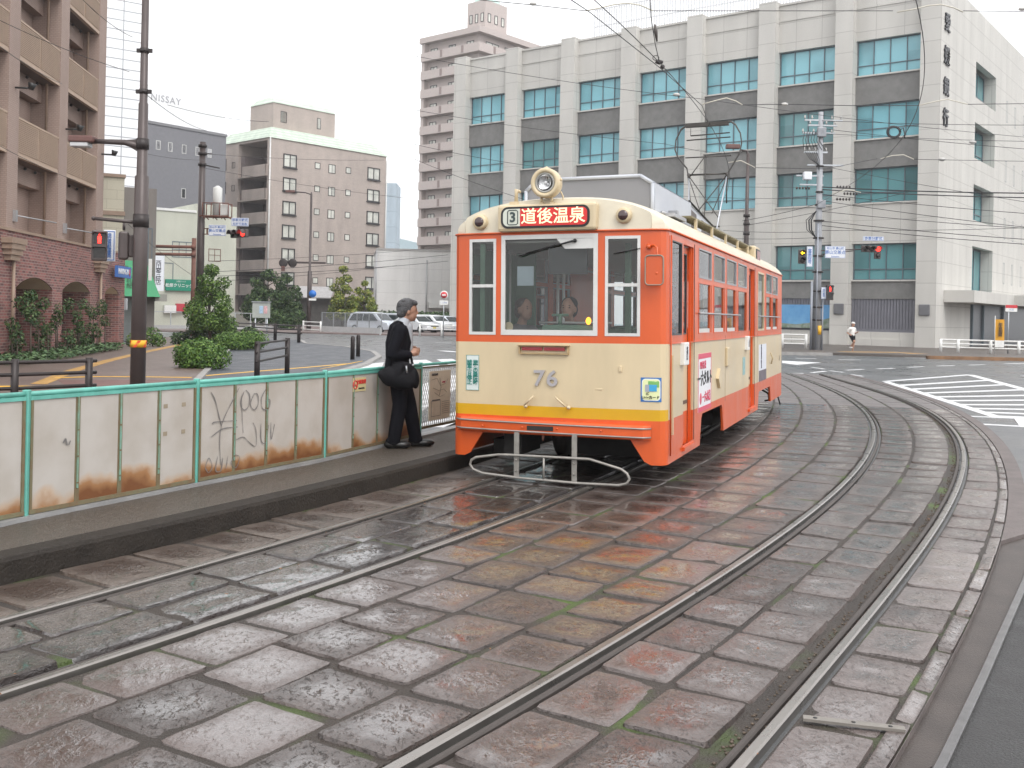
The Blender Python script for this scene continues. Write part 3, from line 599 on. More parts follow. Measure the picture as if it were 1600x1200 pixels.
mb = MB(); mb.box(L-.02, L+.02, -.02, .02, -.03, ZT+.04, 0, mp); mb.build('post', m_teal, mfence)
rb = MB(); rb.box(-.30, .30, -.006, .006, -.31, .31)
rm = rb.build('route_map_board', mat('map_board_cream', (.66, .60, .50), .55, var=.1, scale=8), None, loc=Vector(mp(.48, .03, .50))+Vector(mfence.location), rz=math.atan2(dr.y, dr.x))
tag(rm, 'cream route map board wired to the mesh fence behind the man', 'map board')
mk = mat('map_lines', (.12, .12, .12), .6, var=0)
mb = MB()
for pts in ([(-.25, .2), (-.1, .22), (0, .12), (.15, .14), (.22, .2)], [(-.2, .1), (-.05, .06), (.1, .07), (.2, .02)], [(-.16, .04), (.0, -.02), (.12, .0)], [(-.02, .22), (.02, .1), (-.02, 0)]):
    mb.tube([(a, -.008, b) for a, b in pts], .0018, 4)
mb.box(-.22, .0, -.008, -.006, -.07, -.05); mb.box(-.24, .02, -.008, -.006, -.262, -.258); mb.box(-.24, -.236, -.008, -.006, -.26, -.06); mb.box(.016, .02, -.008, -.006, -.26, -.06)
for k in range(7): mb.box(.06, .26, -.008, -.006, -.09-k*.025, -.086-k*.025)
mb.build('map_print', mk, rm)
text('路線案内図', .035, mk, rm, (-.16, -.008, .265)); text('のりば', .03, mat('map_red', (.5, .05, .1), .5, var=0), rm, (.1, -.008, .16))

# ---------------------------------------------------------------- tram
m_or = mat('tram_orange', (.62, .092, .013), .40, var=.10, scale=2.2, coat=.25, bump=.14, bscale=2.6, rvar=.08, streak=.3)
m_cr = mat('tram_cream', (.60, .49, .315), .42, var=.09, scale=2.4, coat=.25, streak=.25, bump=.14, bscale=2.6, rvar=.08)
m_ye = mat('tram_yellow', (.60, .34, .004), .4, var=.05, coat=.2)
m_alu = mat('window_frame_aluminium', (.62, .62, .60), .4, .25, var=.08)
m_alu2 = mat('dull_aluminium', (.40, .40, .41), .42, .6, var=.12)
m_gask = mat('window_gasket', (.05, .055, .06), .5, var=.1)
m_glass = glassmat('tram_glass', (.93, .96, .95), .015)
m_under = mat('grimy_underframe', (.018, .016, .015), .7, var=.4, scale=8)
m_int = mat('interior_cream', (.62, .63, .57), .6, var=.05); m_green = mat('seat_green', (.05, .16, .09), .8, var=.15); m_floor = mat('interior_floor', (.12, .07, .045), .7, var=.1)
A = rad(20.65); CANT = -rad(.9); TO = Vector((.452, 10.4, 0))
tram = empty('tram', TO, 0, 'orange and cream tram number 76 standing at the platform', 'tram')
tram.rotation_euler = (Matrix.Rotation(-A, 3, 'Z') @ Matrix.Rotation(CANT, 3, 'Y')).to_euler()
TM = Matrix.Translation(TO) @ tram.rotation_euler.to_matrix().to_4x4()
HW, TL = 1.145, 10.85
# plan outline: front wall path (from left corner to right corner), bulged with rounded corners
def front_path():
    pts = []; RC = .11; D = .05
    for k in range(0, 9):
        a = PI-PI/2*k/8*.96; pts.append((-HW+RC+RC*math.cos(a), RC+D-RC*math.sin(a)))
    x0 = pts[-1][0]
    for k in range(1, 24):
        x = x0+(-2*x0)*k/24; pts.append((x, D*(x/x0)**2+.004))
    pts += [(-x, y) for x, y in pts[:9][::-1]]
    P_ = [Vector(p) for p in pts]; cum = [0]
    for a, b in zip(P_[:-1], P_[1:]): cum.append(cum[-1]+(b-a).length)
    L = cum[-1]; return P_, [c-L/2 for c in cum]
FP, FC = front_path(); FL = FC[-1]
def fpt(u):
    u = max(FC[0], min(FC[-1], u))
    for i in range(len(FC)-1):
        if u <= FC[i+1]+1e-9:
            f = (u-FC[i])/(FC[i+1]-FC[i]); p = FP[i].lerp(FP[i+1], f); t = (FP[i+1]-FP[i]).normalized(); return p, Vector((-t.y, t.x))
def fmap(u, d, v):
    p, n = fpt(u); q = p+n*d; return (q.x, q.y, v)
YC = FP[-1].y       # y where the side walls begin
def rmap(u, d, v): return (HW-d, YC+u, v)         # right side, u = distance back from the front corner
def lmap(u, d, v): return (-HW+d, TL-YC-u, v)
def bmap(u, d, v):
    p, n = fpt(u); q = p+n*d; return (-q.x, TL-q.y, v)
def band(u, v): return 0 if v > 1.415 or v < .66 else 1
def bandf(u, v): return 0 if v > 1.415 or v < .655 else (2 if v < .765 else 1)
fh = [(-.955, -.645, 1.49, 2.49), (-.585, .455, 1.49, 2.52), (.53, .885, 1.49, 2.49)]
rh = [(.28-YC, .80-YC, 1.50, 2.46), (.90-YC, 1.46-YC, .30, 2.46)]
cols = [(1.78, 2.62), (2.80, 3.64), (3.82, 4.66), (4.84, 5.72)]; cols2 = [(8.14, 8.98), (9.12, 9.94)]
for a, b in cols+cols2: rh += [(a-YC, b-YC, 2.14, 2.48), (a-YC, b-YC, 1.50, 2.09)]
rh += [(6.0-YC, 6.62-YC, .30, 2.46), (7.04-YC, 7.86-YC, 1.50, 2.46)]
LS = TL-2*YC
lh = [(LS-(b-YC), LS-(a-YC), 2.14, 2.48) for a, b in [(.35, 1.1), (1.3, 2.1), (2.3, 3.1), (3.3, 4.1), (5.5, 6.3), (6.5, 7.3), (7.5, 8.3), (8.5, 9.3)]]
lh += [(h[0], h[1], 1.50, 2.09) for h in lh]
mb = MB(); fu = [round(FC[0]+1e-6+(FC[-1]-FC[0])*k/40, 4) for k in range(41)]; fu[0] = round(FC[0], 4); fu[-1] = round(FC[-1], 4)
mb.wall(fmap, fu, [.47, .655, .765, 1.415, 2.54], fh, .04, bandf)
mb.wall(bmap, fu, [.47, .655, .765, 1.415, 2.54], fh, .04, bandf)
sk = [.22, .66, 1.415, 2.54]
mb.wall(rmap, [0, LS], sk, rh+[(1.90-YC, 3.62-YC, .1, .57), (7.12-YC, 8.92-YC, .1, .50)], .04, band)
mb.wall(lmap, [0, LS], sk, lh+[(2.0, 3.7, .1, .5), (7, 8.8, .1, .5)], .04, band)
# corner skirts hanging below the bumper
def skirt(mp, sgn):
    rows = []; N = 6; u1 = FC[-1]
    for j in range(9):
        v = .22+(.47-.22)*j/8; f = j/8; ui = .955-.165*f if j else 1.00
        rows.append([(ui+(u1-ui)*k/8, v) for k in range(9)])
    mb.grid([[mp(sgn*u, 0, v) for u, v in r] for r in rows], 0, False); mb.grid([[mp(sgn*u, .03, v) for u, v in r] for r in rows], 0, False)
    mb.grid([[mp(sgn*r[0][0], d, r[0][1]) for r in rows] for d in (0, .03)], 0, False); mb.grid([[mp(sgn*u, d, .22) for u, v in rows[0]] for d in (0, .03)], 0, False)
for s_ in (1, -1): skirt(fmap, s_); skirt(bmap, s_)
# slanted fillets beside the wheel openings
for a, b, zt, c in ((1.90, 3.62, .57, .13), (7.12, 8.92, .50, .12)):
    mb.prism([(b-.0, .22), (b+.001, zt), (b-.16, zt), (b-.10, zt-.05)], .0, .03, 0, lambda x, y, z: (HW-z-.002, x, y)); mb.prism([(a, .22), (a+.1, zt-.05), (a+.16, zt), (a, zt)], .0, .03, 0, lambda x, y, z: (HW-z-.002, x, y))
body = mb.build('body', [m_or, m_cr, m_ye], tram, weld=True)
for p_ in body.data.polygons: p_.use_smooth = True
try: body.data.set_sharp_from_angle(angle=rad(30))
except Exception: pass
# roof
def roofz(x, y):
    h = .40; e = max(0, 1-abs(x/HW)**2.6)**.62
    return 2.54+h*e
rows = []
yy = [.03, .05, .10, .2, .35, .6]+list(np.arange(1, TL-.8, .6))+[TL-.6, TL-.35, TL-.2, TL-.10, TL-.05, TL-.03]
xs = [math.sin(k*PI/2/14) for k in range(-14, 15)]
for y in yy:
    ed = min(y, TL-y); drop = 0 if ed > .6 else (1-ed/.6)**2.2
    r = []
    for x in xs:
        X = x*(HW+.012); z = roofz(X*.9895, y); z = 2.54+(z-2.54)*(1-.16*drop)
        # plan outline shrinks at the corners
        Xe = X
        if ed < .21: lim = HW-.16+math.sqrt(max(0, .16**2-(.16-max(0, ed-.05))**2)); Xe = max(-lim-.012, min(lim+.012, X))
        yv = y if ed > .25 else (y-.0 if y < 1 else y)
        r.append((Xe, yv, z))
    rows.append(r)
mb = MB()
# vertical end faces of the roof (front dome)
first = rows[0]; last = rows[-1]
def endface(row, yb, s):
    R2 = []
    for f in np.linspace(0, 1, 8):
        R2.append([(fp[0], yb+s*(.05*(fp[0]/HW)**2) if f == 0 else yb+s*(.05*(fp[0]/HW)**2*(1-f)+.0*f)+(fp[1]-yb)*f, 2.54+(fp[2]-2.54)*f) for fp in row])
    return R2
mb.grid(endface(first, .0, 1)); mb.grid(rows); mb.grid(endface(last, TL, -1))
mb.box(-HW+.02, HW-.02, .12, TL-.12, 2.50, 2.541)
roof = mb.build('roof', mat('tram_roof_cream', (.66, .60, .47), .42, var=.10, scale=1.5, coat=.2), tram, weld=True)
for p_ in roof.data.polygons: p_.use_smooth = True
try: roof.data.set_sharp_from_angle(angle=rad(50))
except Exception: pass
mb = MB()   # rain gutter
mb.tube([fmap(u, -.008, 2.545) for u in fu], .011, 6); mb.tube([rmap(0, -.008, 2.548), rmap(LS, -.008, 2.548)], .012, 6); mb.tube([lmap(0, -.008, 2.548), lmap(LS, -.008, 2.548)], .012, 6); mb.tube([bmap(u, -.008, 2.545) for u in fu], .011, 6)
mb.build('rain_gutter', m_or, tram)
# windows
def win(mp, h, fw=.03, rails=(), m=m_alu, d0=-.006, d1=.03, extra=None, gask=False, bot=None, label=None):
    a, b, c, d = h; mb = MB(); n = 6 if b-a > .6 and mp in (fmap, bmap) else 1
    def bx(u0, u1, z0, z1):
        k = max(1, int((u1-u0)/.15)) if mp in (fmap, bmap) else 1
        for i in range(k): mb.box(u0+(u1-u0)*i/k, u0+(u1-u0)*(i+1)/k, d0, d1, z0, z1, 0, mp)
    bx(a, a+fw, c, d); bx(b-fw, b, c, d); bx(a+fw, b-fw, c, c+(bot or fw)); bx(a+fw, b-fw, d-fw, d)
    for r in rails: bx(a+fw, b-fw, r-.016, r+.016)
    f = mb.build('window', m, tram); mb = MB(); k = 8 if mp in (fmap, bmap) else 1
    for i in range(k):
        u0 = a+fw*.5+(b-a-fw)*i/k; u1 = a+fw*.5+(b-a-fw)*(i+1)/k
        mb.add([mp(u0, .012, c+.01), mp(u1, .012, c+.01), mp(u1, .012, d-.01), mp(u0, .012, d-.01)], [(0, 1, 2, 3)])
    mb.build('pane', m_glass, f); return f
for mp in (fmap, bmap):
    win(mp, fh[0], .030, (2.0,)); c = win(mp, fh[1], .045, bot=.055); win(mp, fh[2], .030, (2.0,))
mb = MB()   # white corner plate of the middle windscreen, behind the wiper pivot
mb.prism([(.02, 2.475), (.41, 2.475), (.41, 2.37), (.11, 2.37)], -.001, .004, 0, lambda x, y, z: fmap(x, z, y)); mb.build('windscreen_plate', m_alu, tram)
win(rmap, rh[0], .014, m=m_gask)
for h in rh[2:]:
    if h[2] == .30: continue
    if h[3] == 2.48: win(rmap, h, .018, m=m_alu2)
    elif h[3] == 2.46: win(rmap, h, .03, m=m_cr)
    else: win(rmap, h, .012, m=m_or, bot=.012)
for h in lh: win(lmap, h, .018, m=m_alu2)
mb = MB()
for a, b in cols[:3]: mb.box(a-YC+.012, b-YC-.08, .002, .025, 1.512, 1.56, 0, rmap)
for a, b in cols2: mb.box(a-YC+.012, b-YC-.1, .002, .025, 1.512, 1.555, 0, rmap)
mb.each('sash_bottom', m_alu, tram)
mb = MB()
for a, b in cols[:3]+cols2: mb.box(b-YC-.09, b-YC-.05, -.004, .02, 1.50, 2.09, 0, rmap)
mb.each('sash_edge', m_or, tram)
# doors
def door(h):
    a, b, c, d = h
    mb = MB(); mb.wall(lambda u, dd, v: rmap(u, dd+.055, v), [a, b-.05], [.30, .66, 1.415, 2.46], [(a+.07, b-.13, 1.5, 2.38)], .02, band)
    mb.box(b-.048, b-.012, .02, .05, .3, 2.46, 0, rmap)
    o = mb.build('door', [m_or, m_cr], tram)
    mb = MB(); hh = (a+.07, b-.13, 1.5, 2.38)
    for q in ((hh[0], hh[0]+.015, hh[2], hh[3]), (hh[1]-.015, hh[1], hh[2], hh[3]), (hh[0], hh[1], hh[2], hh[2]+.015), (hh[0], hh[1], hh[3]-.015, hh[3])): mb.box(q[0], q[1], .048, .07, q[2], q[3], 0, rmap)
    f = mb.build('door_window', m_gask, o); mb = MB(); mb.add([rmap(hh[0], .06, hh[2]), rmap(hh[1], .06, hh[2]), rmap(hh[1], .06, hh[3]), rmap(hh[0], .06, hh[3])], [(0, 1, 2, 3)]); mb.build('pane', m_glass, f)
    mb = MB(); mb.box(hh[0]+.02, hh[0]+.045, .035, .05, 1.55, 1.85, 0, rmap); mb.build('handle', m_alu, o)
    mb = MB(); mb.box(a-.04, b+.02, -.03, .02, .27, .31, 0, rmap); mb.box(a-.04, b+.02, -.004, .0, .31, .33, 0, rmap); mb.build('step', m_or, tram)
door(rh[1]); door((6.0-YC, 6.62-YC, .30, 2.46))
mb = MB()
mb.tube([rmap(u-YC, -.03, 1.735) for u in (1.72, 3, 4.9)], .011, 6); mb.tube([rmap(u-YC, -.03, 1.735) for u in (7.05, 8.5, 10.1)], .011, 6)
for u in (1.75, 2.71, 3.73, 4.85, 7.1, 8.06, 9.06, 10.05): mb.tube([rmap(u-YC, -.03, 1.735), rmap(u-YC, 0, 1.735)], .008, 5)
mb.each('window_guard_bar', m_alu2, tram)
# interior
mb = MB(); mb.box(-HW+.05, HW-.05, .15, TL-.15, .74, .78); mb.build('floor', m_floor, tram)
mb = MB(); mb.box(-HW+.05, HW-.05, .15, TL-.15, 2.45, 2.47); mb.build('ceiling', m_int, tram)
for s_, y0, y1 in ((1, 1.8, 5.8), (1, 7.1, 9.9), (-1, 2.2, 5.0), (-1, 6.2, 9.4)):
    mb = MB(); xi = s_*(HW-.05); mb.bbox(min(xi, xi-s_*.45), max(xi, xi-s_*.45), y0, y1, 1.08, 1.2, .03); mb.bbox(min(xi, xi-s_*.1), max(xi, xi-s_*.1), y0, y1, 1.2, 1.55, .02); mb.box(min(xi-s_*.02, xi-s_*.4), max(xi-s_*.02, xi-s_*.4), y0+.02, y1-.02, .78, 1.08); mb.build('bench_seat', m_green, tram)
mb = MB()
for x, y in ((-.45, 1.5), (.5, 1.5), (.55, 6.0), (-.55, 6), (.55, 7), (-.9, 1.1), (-.3, 1.25)): mb.cyl((x, y, .78), (x, y, 2.45), .018, 8)
mb.cyl((-.6, 2, 2.3), (-.6, 9, 2.3), .014, 6); mb.cyl((.6, 2, 2.3), (.6, 9, 2.3), .014, 6); mb.cyl((-.42, .75, 1.62), (.4, .75, 1.62), .014, 6)
mb.each('grab_pole', m_alu, tram)
mb = MB(); mb.bbox(-.9, -.66, 1.3, 1.34, .8, 2.42, .01); mb.box(.15, .5, 1.42, 1.46, .8, 1.55); mb.box(-.98, -.90, .5, 1.4, .8, 2.4); mb.build('cab_partition', mat('cab_green', (.10, .20, .13), .5, var=.1), tram)
mb = MB(); mb.bbox(-.86, -.80, .10, .16, .8, 2.45, .008); mb.bbox(.62, .68, .45, .51, .8, 2.45, .008); mb.each('cab_pillar', mat('cab_green', (.10, .20, .13), .5), tram)
mb = MB(); mb.bbox(-.20, .45, .18, .50, .80, 1.60, .03); mb.bbox(-.85, -.35, .2, .45, .8, 1.5, .03); mb.cyl((-.05, .35, 1.6), (-.05, .35, 1.7), .02); mb.cyl((-.14, .36, 1.70), (.04, .36, 1.70), .015); mb.build('control_desk', mat('desk_green', (.16, .28, .2), .5, var=.1), tram)
mb = MB(); mb.box(-.12, .30, .16, .19, 2.12, 2.40); mb.build('sun_blind', mat('blind_dark', (.04, .045, .045), .6, var=0), tram)
mb = MB(); mb.ball((.335, .10, 1.64), .028, 0, 2, 1, 1, 1.4); mb.build('amber_reflection', m_orlit, tram)  # added glowing ball, stands in for a signal reflected in the windscreen
mb = MB(); pts = [(math.cos(a)*.05-.51, .045, 1.575+math.sin(a)*.05) for a in np.linspace(0, 2*PI, 16, endpoint=False)]
mb.add(pts+[(x, y+.004, z) for x, y, z in pts], [list(range(16)), list(range(31, 15, -1))]+[(i, (i+1) % 16, 16+(i+1) % 16, 16+i) for i in range(16)]); mb.build('round_sticker', mat('cream_disc', (.62, .52, .33), .5, var=0), tram)
mb = MB(); mb.box(-.42, -.24, .05, .054, 2.0, 2.2); mb.build('window_notice', mat('pale_blue_notice', (.45, .55, .6), .5, var=.1), tram)
# destination box
mb = MB(); mb.bbox(-.60, .46, -.07, .14, 2.55, 2.83, .03); dbx = mb.build('destination_box', m_cr, tram)
def rrbox(x0, x1, z0, z1, r, y0, y1):
    m_ = MB(); m_.prism([(x, z) for x, z in rrect(x0, x1, z0, z1, r, 6)], y1, y0, 0, lambda a_, b_, c_: (a_, c_, b_)); return m_
def rrect(x0, x1, z0, z1, r, n=5):
    P_ = []
    for cx, cz, a0 in ((x1-r, z1-r, 0), (x0+r, z1-r, PI/2), (x0+r, z0+r, PI), (x1-r, z0+r, 1.5*PI)):
        for k in range(n+1): a = a0+k*PI/2/n; P_.append((cx+math.cos(a)*r, cz+math.sin(a)*r))
    return P_
rrbox(-.555, .392, 2.582, 2.804, .075, -.078, -.06).build('display_bezel', m_black, dbx)
mb = rrbox(-.532, -.345, 2.604, 2.782, .055, -.081, -.079); mb.box(-.42, -.345, -.0815, -.0795, 2.604, 2.782); mb.build('route_number_blind', mat('blind_pale', (.50, .52, .45), .4, var=.03, emit=.15), dbx)
mb = rrbox(-.30, .368, 2.604, 2.782, .055, -.081, -.079); mb.box(-.345, .30, -.0812, -.0792, 2.604, 2.782); mb.build('destination_blind', mat('blind_red', (.50, .02, .018), .4, var=.05, emit=.22), dbx)
text('道後温泉', .172, mat('blind_letters', (.90, .80, .50), .5, var=0, emit=.35), dbx, (.008, -.085, 2.690), bold=.0018, space=1.0)
text('3', .14, mat('blind_digit', (.04, .06, .06), .5, var=0), dbx, (-.425, -.085, 2.692), bold=.004)
mb = MB(); R = [(-.48, 2.632), (-.465, 2.62), (-.385, 2.62), (-.37, 2.632), (-.37, 2.755), (-.385, 2.768), (-.465, 2.768), (-.48, 2.755), (-.48, 2.632)]; mb.tube([(x, -.083, z) for x, z in R], .005, 5); mb.build('number_ring', MATS['blind_digit'], dbx)
# marker lamps
for x, z in ((-.82, 2.665), (.72, 2.69)):
    mb = MB(); mb.tube([(x, -.03, z), (x, -.015, z), (x, .06, z)], [.066, .078, .085], 24); f = mb.build('marker_lamp', m_cr, tram)
    mb = MB(); mb.ball((x, -.028, z), .052, 0, 3, 1, .45, 1); mb.build('lens', mat('dark_red_lens', (.035, .008, .008), .08, var=0, coat=1), f)
# headlight
c = Vector((-.075, -.02, 3.035)); mb = MB()
mb.grid([[c+Vector((math.cos(a)*r, y, math.sin(a)*r)) for a in np.linspace(0, 2*PI, 32, endpoint=False)] for r, y in ((.100, -.055), (.105, -.075), (.118, -.088), (.142, -.088), (.153, -.07), (.152, .03), (.13, .10), (.08, .14), (.01, .155))], closed=True)
mb.ball(c+Vector((0, -.02, .155)), .018); mb.ball(c+Vector((-.155, -.02, .03)), .014); mb.ball(c+Vector((.155, -.02, .03)), .014)
for x in (-.06, .05): mb.tube([c+Vector((x, 0, -.14)), c+Vector((x, 0, -.19))], .014, 6); mb.box(c.x+x-.02, c.x+x+.02, -.03, .05, 2.80, 2.845)
mb.tube([c+Vector((.13, .05, -.08)), c+Vector((.155, .05, -.13)), c+Vector((.15, .06, -.2))], .008, 6)
hl = mb.build('headlight', m_cr, tram)
mb = MB(); rows = []
for r, y in ((.10, -.062), (.098, -.045), (.08, -.025), (.05, -.005), (.02, .004), (.001, .005)): rows.append([c+Vector((math.cos(a)*r, y, math.sin(a)*r)) for a in np.linspace(0, 2*PI, 28, endpoint=False)])
mb.grid(rows, closed=True); mb.build('reflector', mat('chrome', (.75, .75, .75), .08, 1, var=0), hl)
mb = MB(); mb.ball(c+Vector((0, -.05, 0)), .022, 0, 2); mb.build('bulb', mat('bulb_glass', (.6, .6, .6), .1, var=0, coat=1), hl)
mb = MB(); mb.tube([c+Vector((math.cos(a)*.095, -.07, math.sin(a)*.095)) for a in np.linspace(0, 2*PI, 29)], .012, 6, cap=False); mb.build('lens_ring', mat('grey_bezel', (.35, .34, .31), .4, .4, var=.1), hl)
# small roof whistle
mb = MB(); mb.box(-.50, -.40, .02, .1, 2.82, 2.87); mb.tube([(-.44, .06, 2.86), (-.44, .06, 2.95), (-.43, .06, 3.0)], [.022, .018, .03], 8); mb.tube([(-.43, .06, 2.99), (-.39, .05, 2.97)], .014, 6); mb.build('roof_whistle', m_cr, tram)
# wipers
mb = MB(); mb.tube([fmap(.22, -.03, 2.45), fmap(.10, -.035, 2.42), fmap(-.30, -.04, 2.33)], [.012, .010, .004], 6); mb.tube([fmap(.02, -.045, 2.41), fmap(-.38, -.03, 2.30)], .006, 4); mb.ball(fmap(.22, -.02, 2.45), .02); mb.build('wiper', m_black, tram)
mb = MB(); mb.tube([fmap(.885, -.02, 2.36), fmap(.62, -.03, 2.31)], .005, 4); mb.build('small_wiper', m_black, tram)
# mirror: arm and glass at the right corner
mb = MB(); mb.tube([fmap(.99, -.01, 2.38), fmap(1.03, -.06, 2.385), fmap(1.055, -.09, 2.36), fmap(1.06, -.09, 2.10)], .010, 6); mb.ball(fmap(.97, -.02, 2.375), .03, 0, 1); mb.ball(fmap(1.055, -.085, 2.11), .022, 0, 1); mr_ = mb.build('mirror', m_or, tram)
mb = MB(); R = []
for cx, cz, a0 in ((1.10, 2.25, 0), (.99, 2.25, PI/2), (.99, 2.03, PI), (1.10, 2.03, 1.5*PI)):
    for k in range(5): a = a0+k*PI/8; R.append((cx+math.cos(a)*.035, cz+math.sin(a)*.035))
Q = [Vector(fmap(1.04, -.10, 0))+Vector((x-1.045, 0, z)) for x, z in R]
mb.tube(Q+[Q[0]], .007, 6, cap=False); mb.build('mirror_rim', mat('mirror_rim_grey', (.28, .25, .2), .5, .3, var=.1), mr_)
mb = MB(); mb.add([q_+Vector((0, .004, 0)) for q_ in Q]+[q_+Vector((0, .012, 0)) for q_ in Q], [list(range(20)), list(range(39, 19, -1))]); mb.build('mirror_back', m_or, mr_)
# front fittings
mb = MB(); mb.wall(lambda u, d, v: fmap(u, d-.028, v), [-.375, -.36, .145, .16], [1.295, 1.31, 1.372, 1.388], [(-.36, .145, 1.31, 1.372)], .03); mb.prism([(-.385, 1.39), (.17, 1.39), (.17, 1.384), (-.385, 1.384)], -.05, .0, 0, lambda x, y, z: fmap(x, z, y)); tl = mb.build('tail_lamp_housing', mat('rusty_cream', (.38, .27, .14), .6, var=.3, scale=10), tram)
for a, b in ((-.34, -.12), (-.10, .12)):
    mb = MB(); mb.box(a, b, -.022, -.004, 1.335, 1.372, 0, fmap); mb.build('red_lens', mat('tail_red', (.32, .01, .02), .2, var=0, coat=.6), tl)
text('76', .225, mat('number_grey', (.42, .40, .41), .42, .4, var=.1), tram, (-.085, -.008, 1.045), bold=.004, space=1.12, ext=.006, sx=1.12, name='fleet_number')
mb = MB()
for x, s_ in ((-.30, 1), (.03, -1)):
    mb.tube([(x if s_ > 0 else x+.0, -.045, .87 if s_ < 0 else .775), (x+s_*.10 if s_ > 0 else x+.115, -.045, .87 if s_ > 0 else .775)], .010, 6)
    xx = x if s_ > 0 else x+.13; mb.ball((xx+.01, -.03, .765), .024, 0, 1)
mb.each('banner_hook', m_cr, tram)
mb = MB()
for x, z, w_, h_ in ((.27, 1.165, .016, .03), (.69, 1.165, .016, .03), (.47, .955, .04, .014)): mb.bbox(x-w_, x+w_, -.018+.03, .06, z-h_, z+h_, .006)
mb.each('socket_cover', m_cr, tram)
sg = MB(); sg.box(-.985, -.835, -.004, -.001, .905, 1.275, 0, fmap); sgo = sg.build('boarding_notice', mat('notice_pale', (.62, .68, .66), .5, var=.03), tram)
mgr = mat('notice_green', (.02, .20, .16), .5, var=0); a = math.atan2(fpt(-.835)[0].y-fpt(-.985)[0].y, fpt(-.835)[0].x-fpt(-.985)[0].x)
p0 = fmap(-.875, -.008, 1.09); p1 = fmap(-.945, -.008, 1.09)
vtext('旅客の乗降時', .062, mgr, sgo, p0, (PI/2, 0, a), vs=.66, bold=.0015, ext=.001); vtext('諸車一旦停止', .062, mgr, sgo, p1, (PI/2, 0, a), vs=.66, bold=.0015, ext=.001)
mb = MB()
for u0, u1, v0, v1 in ((-.985, -.981, .905, 1.275), (-.839, -.835, .905, 1.275), (-.981, -.839, .905, .909), (-.981, -.839, 1.271, 1.275)): mb.box(u0, u1, -.006, -.0045, v0, v1, 0, fmap)
mb.build('notice_border', mgr, sgo)
# card sticker with rounded inner field
def rrect(x0, x1, z0, z1, r, n=5):
    P_ = []
    for cx, cz, a0 in ((x1-r, z1-r, 0), (x0+r, z1-r, PI/2), (x0+r, z0+r, PI), (x1-r, z0+r, 1.5*PI)):
        for k in range(n+1): a = a0+k*PI/2/n; P_.append((cx+math.cos(a)*r, cz+math.sin(a)*r))
    return P_
def flat(poly, d0, d1, mp): 
    m_ = MB(); m_.prism(poly, d1, d0, 0, lambda x, y, z: mp(x, z, y)); return m_
u0, u1, z0, z1 = .895, 1.10, .845, 1.085
mb = MB()
for k in range(6): mb.box(u0+(u1-u0)*k/6, u0+(u1-u0)*(k+1)/6, -.004, -.001, z0, z1, 0, fmap)
cs = mb.build('card_sticker', mat('sticker_blue', (.03, .15, .42), .4, var=.03), tram)
def sub(x0, x1, zz0, zz1, r, d, m, nm, par, sk_=0):
    m_ = MB(); P_ = rrect(x0, x1, zz0, zz1, r); c = ((x0+x1)/2, (zz0+zz1)/2); n = len(P_)
    vs = [fmap(c[0], d, c[1])]+[fmap(c[0]+(x-c[0])*.5, d, c[1]+(z-c[1])*.5) for x, z in P_]+[fmap(x, d, z) for x, z in P_]
    m_.add(vs, [(0, 1+i, 1+(i+1) % n) for i in range(n)]+[(1+i, 1+n+i, 1+n+(i+1) % n, 1+(i+1) % n) for i in range(n)]); return m_.build(nm, m, par)
sub(u0+.012, u1-.012, z0+.012, z1-.012, .035, -.0055, mat('sticker_white', (.78, .8, .75), .4, var=0), 'sticker_field', cs)
sub(u0+.020, u1-.020, z0+.020, z1-.020, .03, -.0075, mat('sticker_cream', (.72, .76, .42), .4, var=0), 'sticker_field', cs)
sub(u0+.075, u1-.025, z0+.145, z1-.035, .004, -.0095, mat('card_green', (.18, .42, .12), .4, var=0), 'card_picture', cs)
sub(u0+.045, u0+.13, z0+.10, z0+.17, .004, -.0110, mat('card_grey', (.35, .37, .42), .4, var=0), 'card_picture', cs)
sub(u0+.085, u1-.045, z0+.105, z0+.17, .004, -.0125, mat('card_blue', (.05, .35, .62), .4, var=0), 'card_picture', cs)
p, n_ = fpt(1.0); t_ = math.atan2(-n_.x, n_.y)
text('IC', .035, m_black, cs, fmap(.965, -.011, .925), (PI/2, 0, .12)); text('い～カード', .036, m_black, cs, fmap(.995, -.012, .888), (PI/2, 0, .16), bold=.001)
# bumper
mb = MB(); U_ = np.linspace(-1.085, 1.0, 30)
def bpt(u, d, v):
    p, n = fpt(u); q = p+n*d; return (q.x, q.y, v)
prof = [(0, .475), (-.055, .478), (-.07, .49), (-.07, .605), (-.055, .62), (0, .622)]
rows = [[bpt(u, d*min(1, .15+(1.085+u)/.06, .15+(1.0-u)/.04), v-.012*(u/1.1)) for d, v in prof] for u in U_]
mb.grid(rows, smooth=False)
mb.build('bumper', m_or, tram)
for zz in (.505, .592):
    mb = MB(); mb.tube([bpt(u, -.074*min(1, .2+(1.085+u)/.06, .2+(1.0-u)/.04), zz-.012*(u/1.1)) for u in U_], .009, 5); mb.build('bumper_strip', mat('strip_grey', (.36, .33, .31), .5, .5, var=.2), tram)
mb = MB(); mb.box(-.26, .02, -.072, -.068, .525, .57); mb.build('coupler_slot', m_under, tram)
mb = MB()
for x in (-.75, -.31, .06, .52): mb.ball((x, -.068, .55), .013, 0, 1)
mb.each('bumper_bolt', m_or, tram)
mb = MB(); mb.tube([(-.10, -.02, .48), (-.10, -.03, .42)], [.018, .008], 6); mb.build('tow_pin', m_rust, tram)
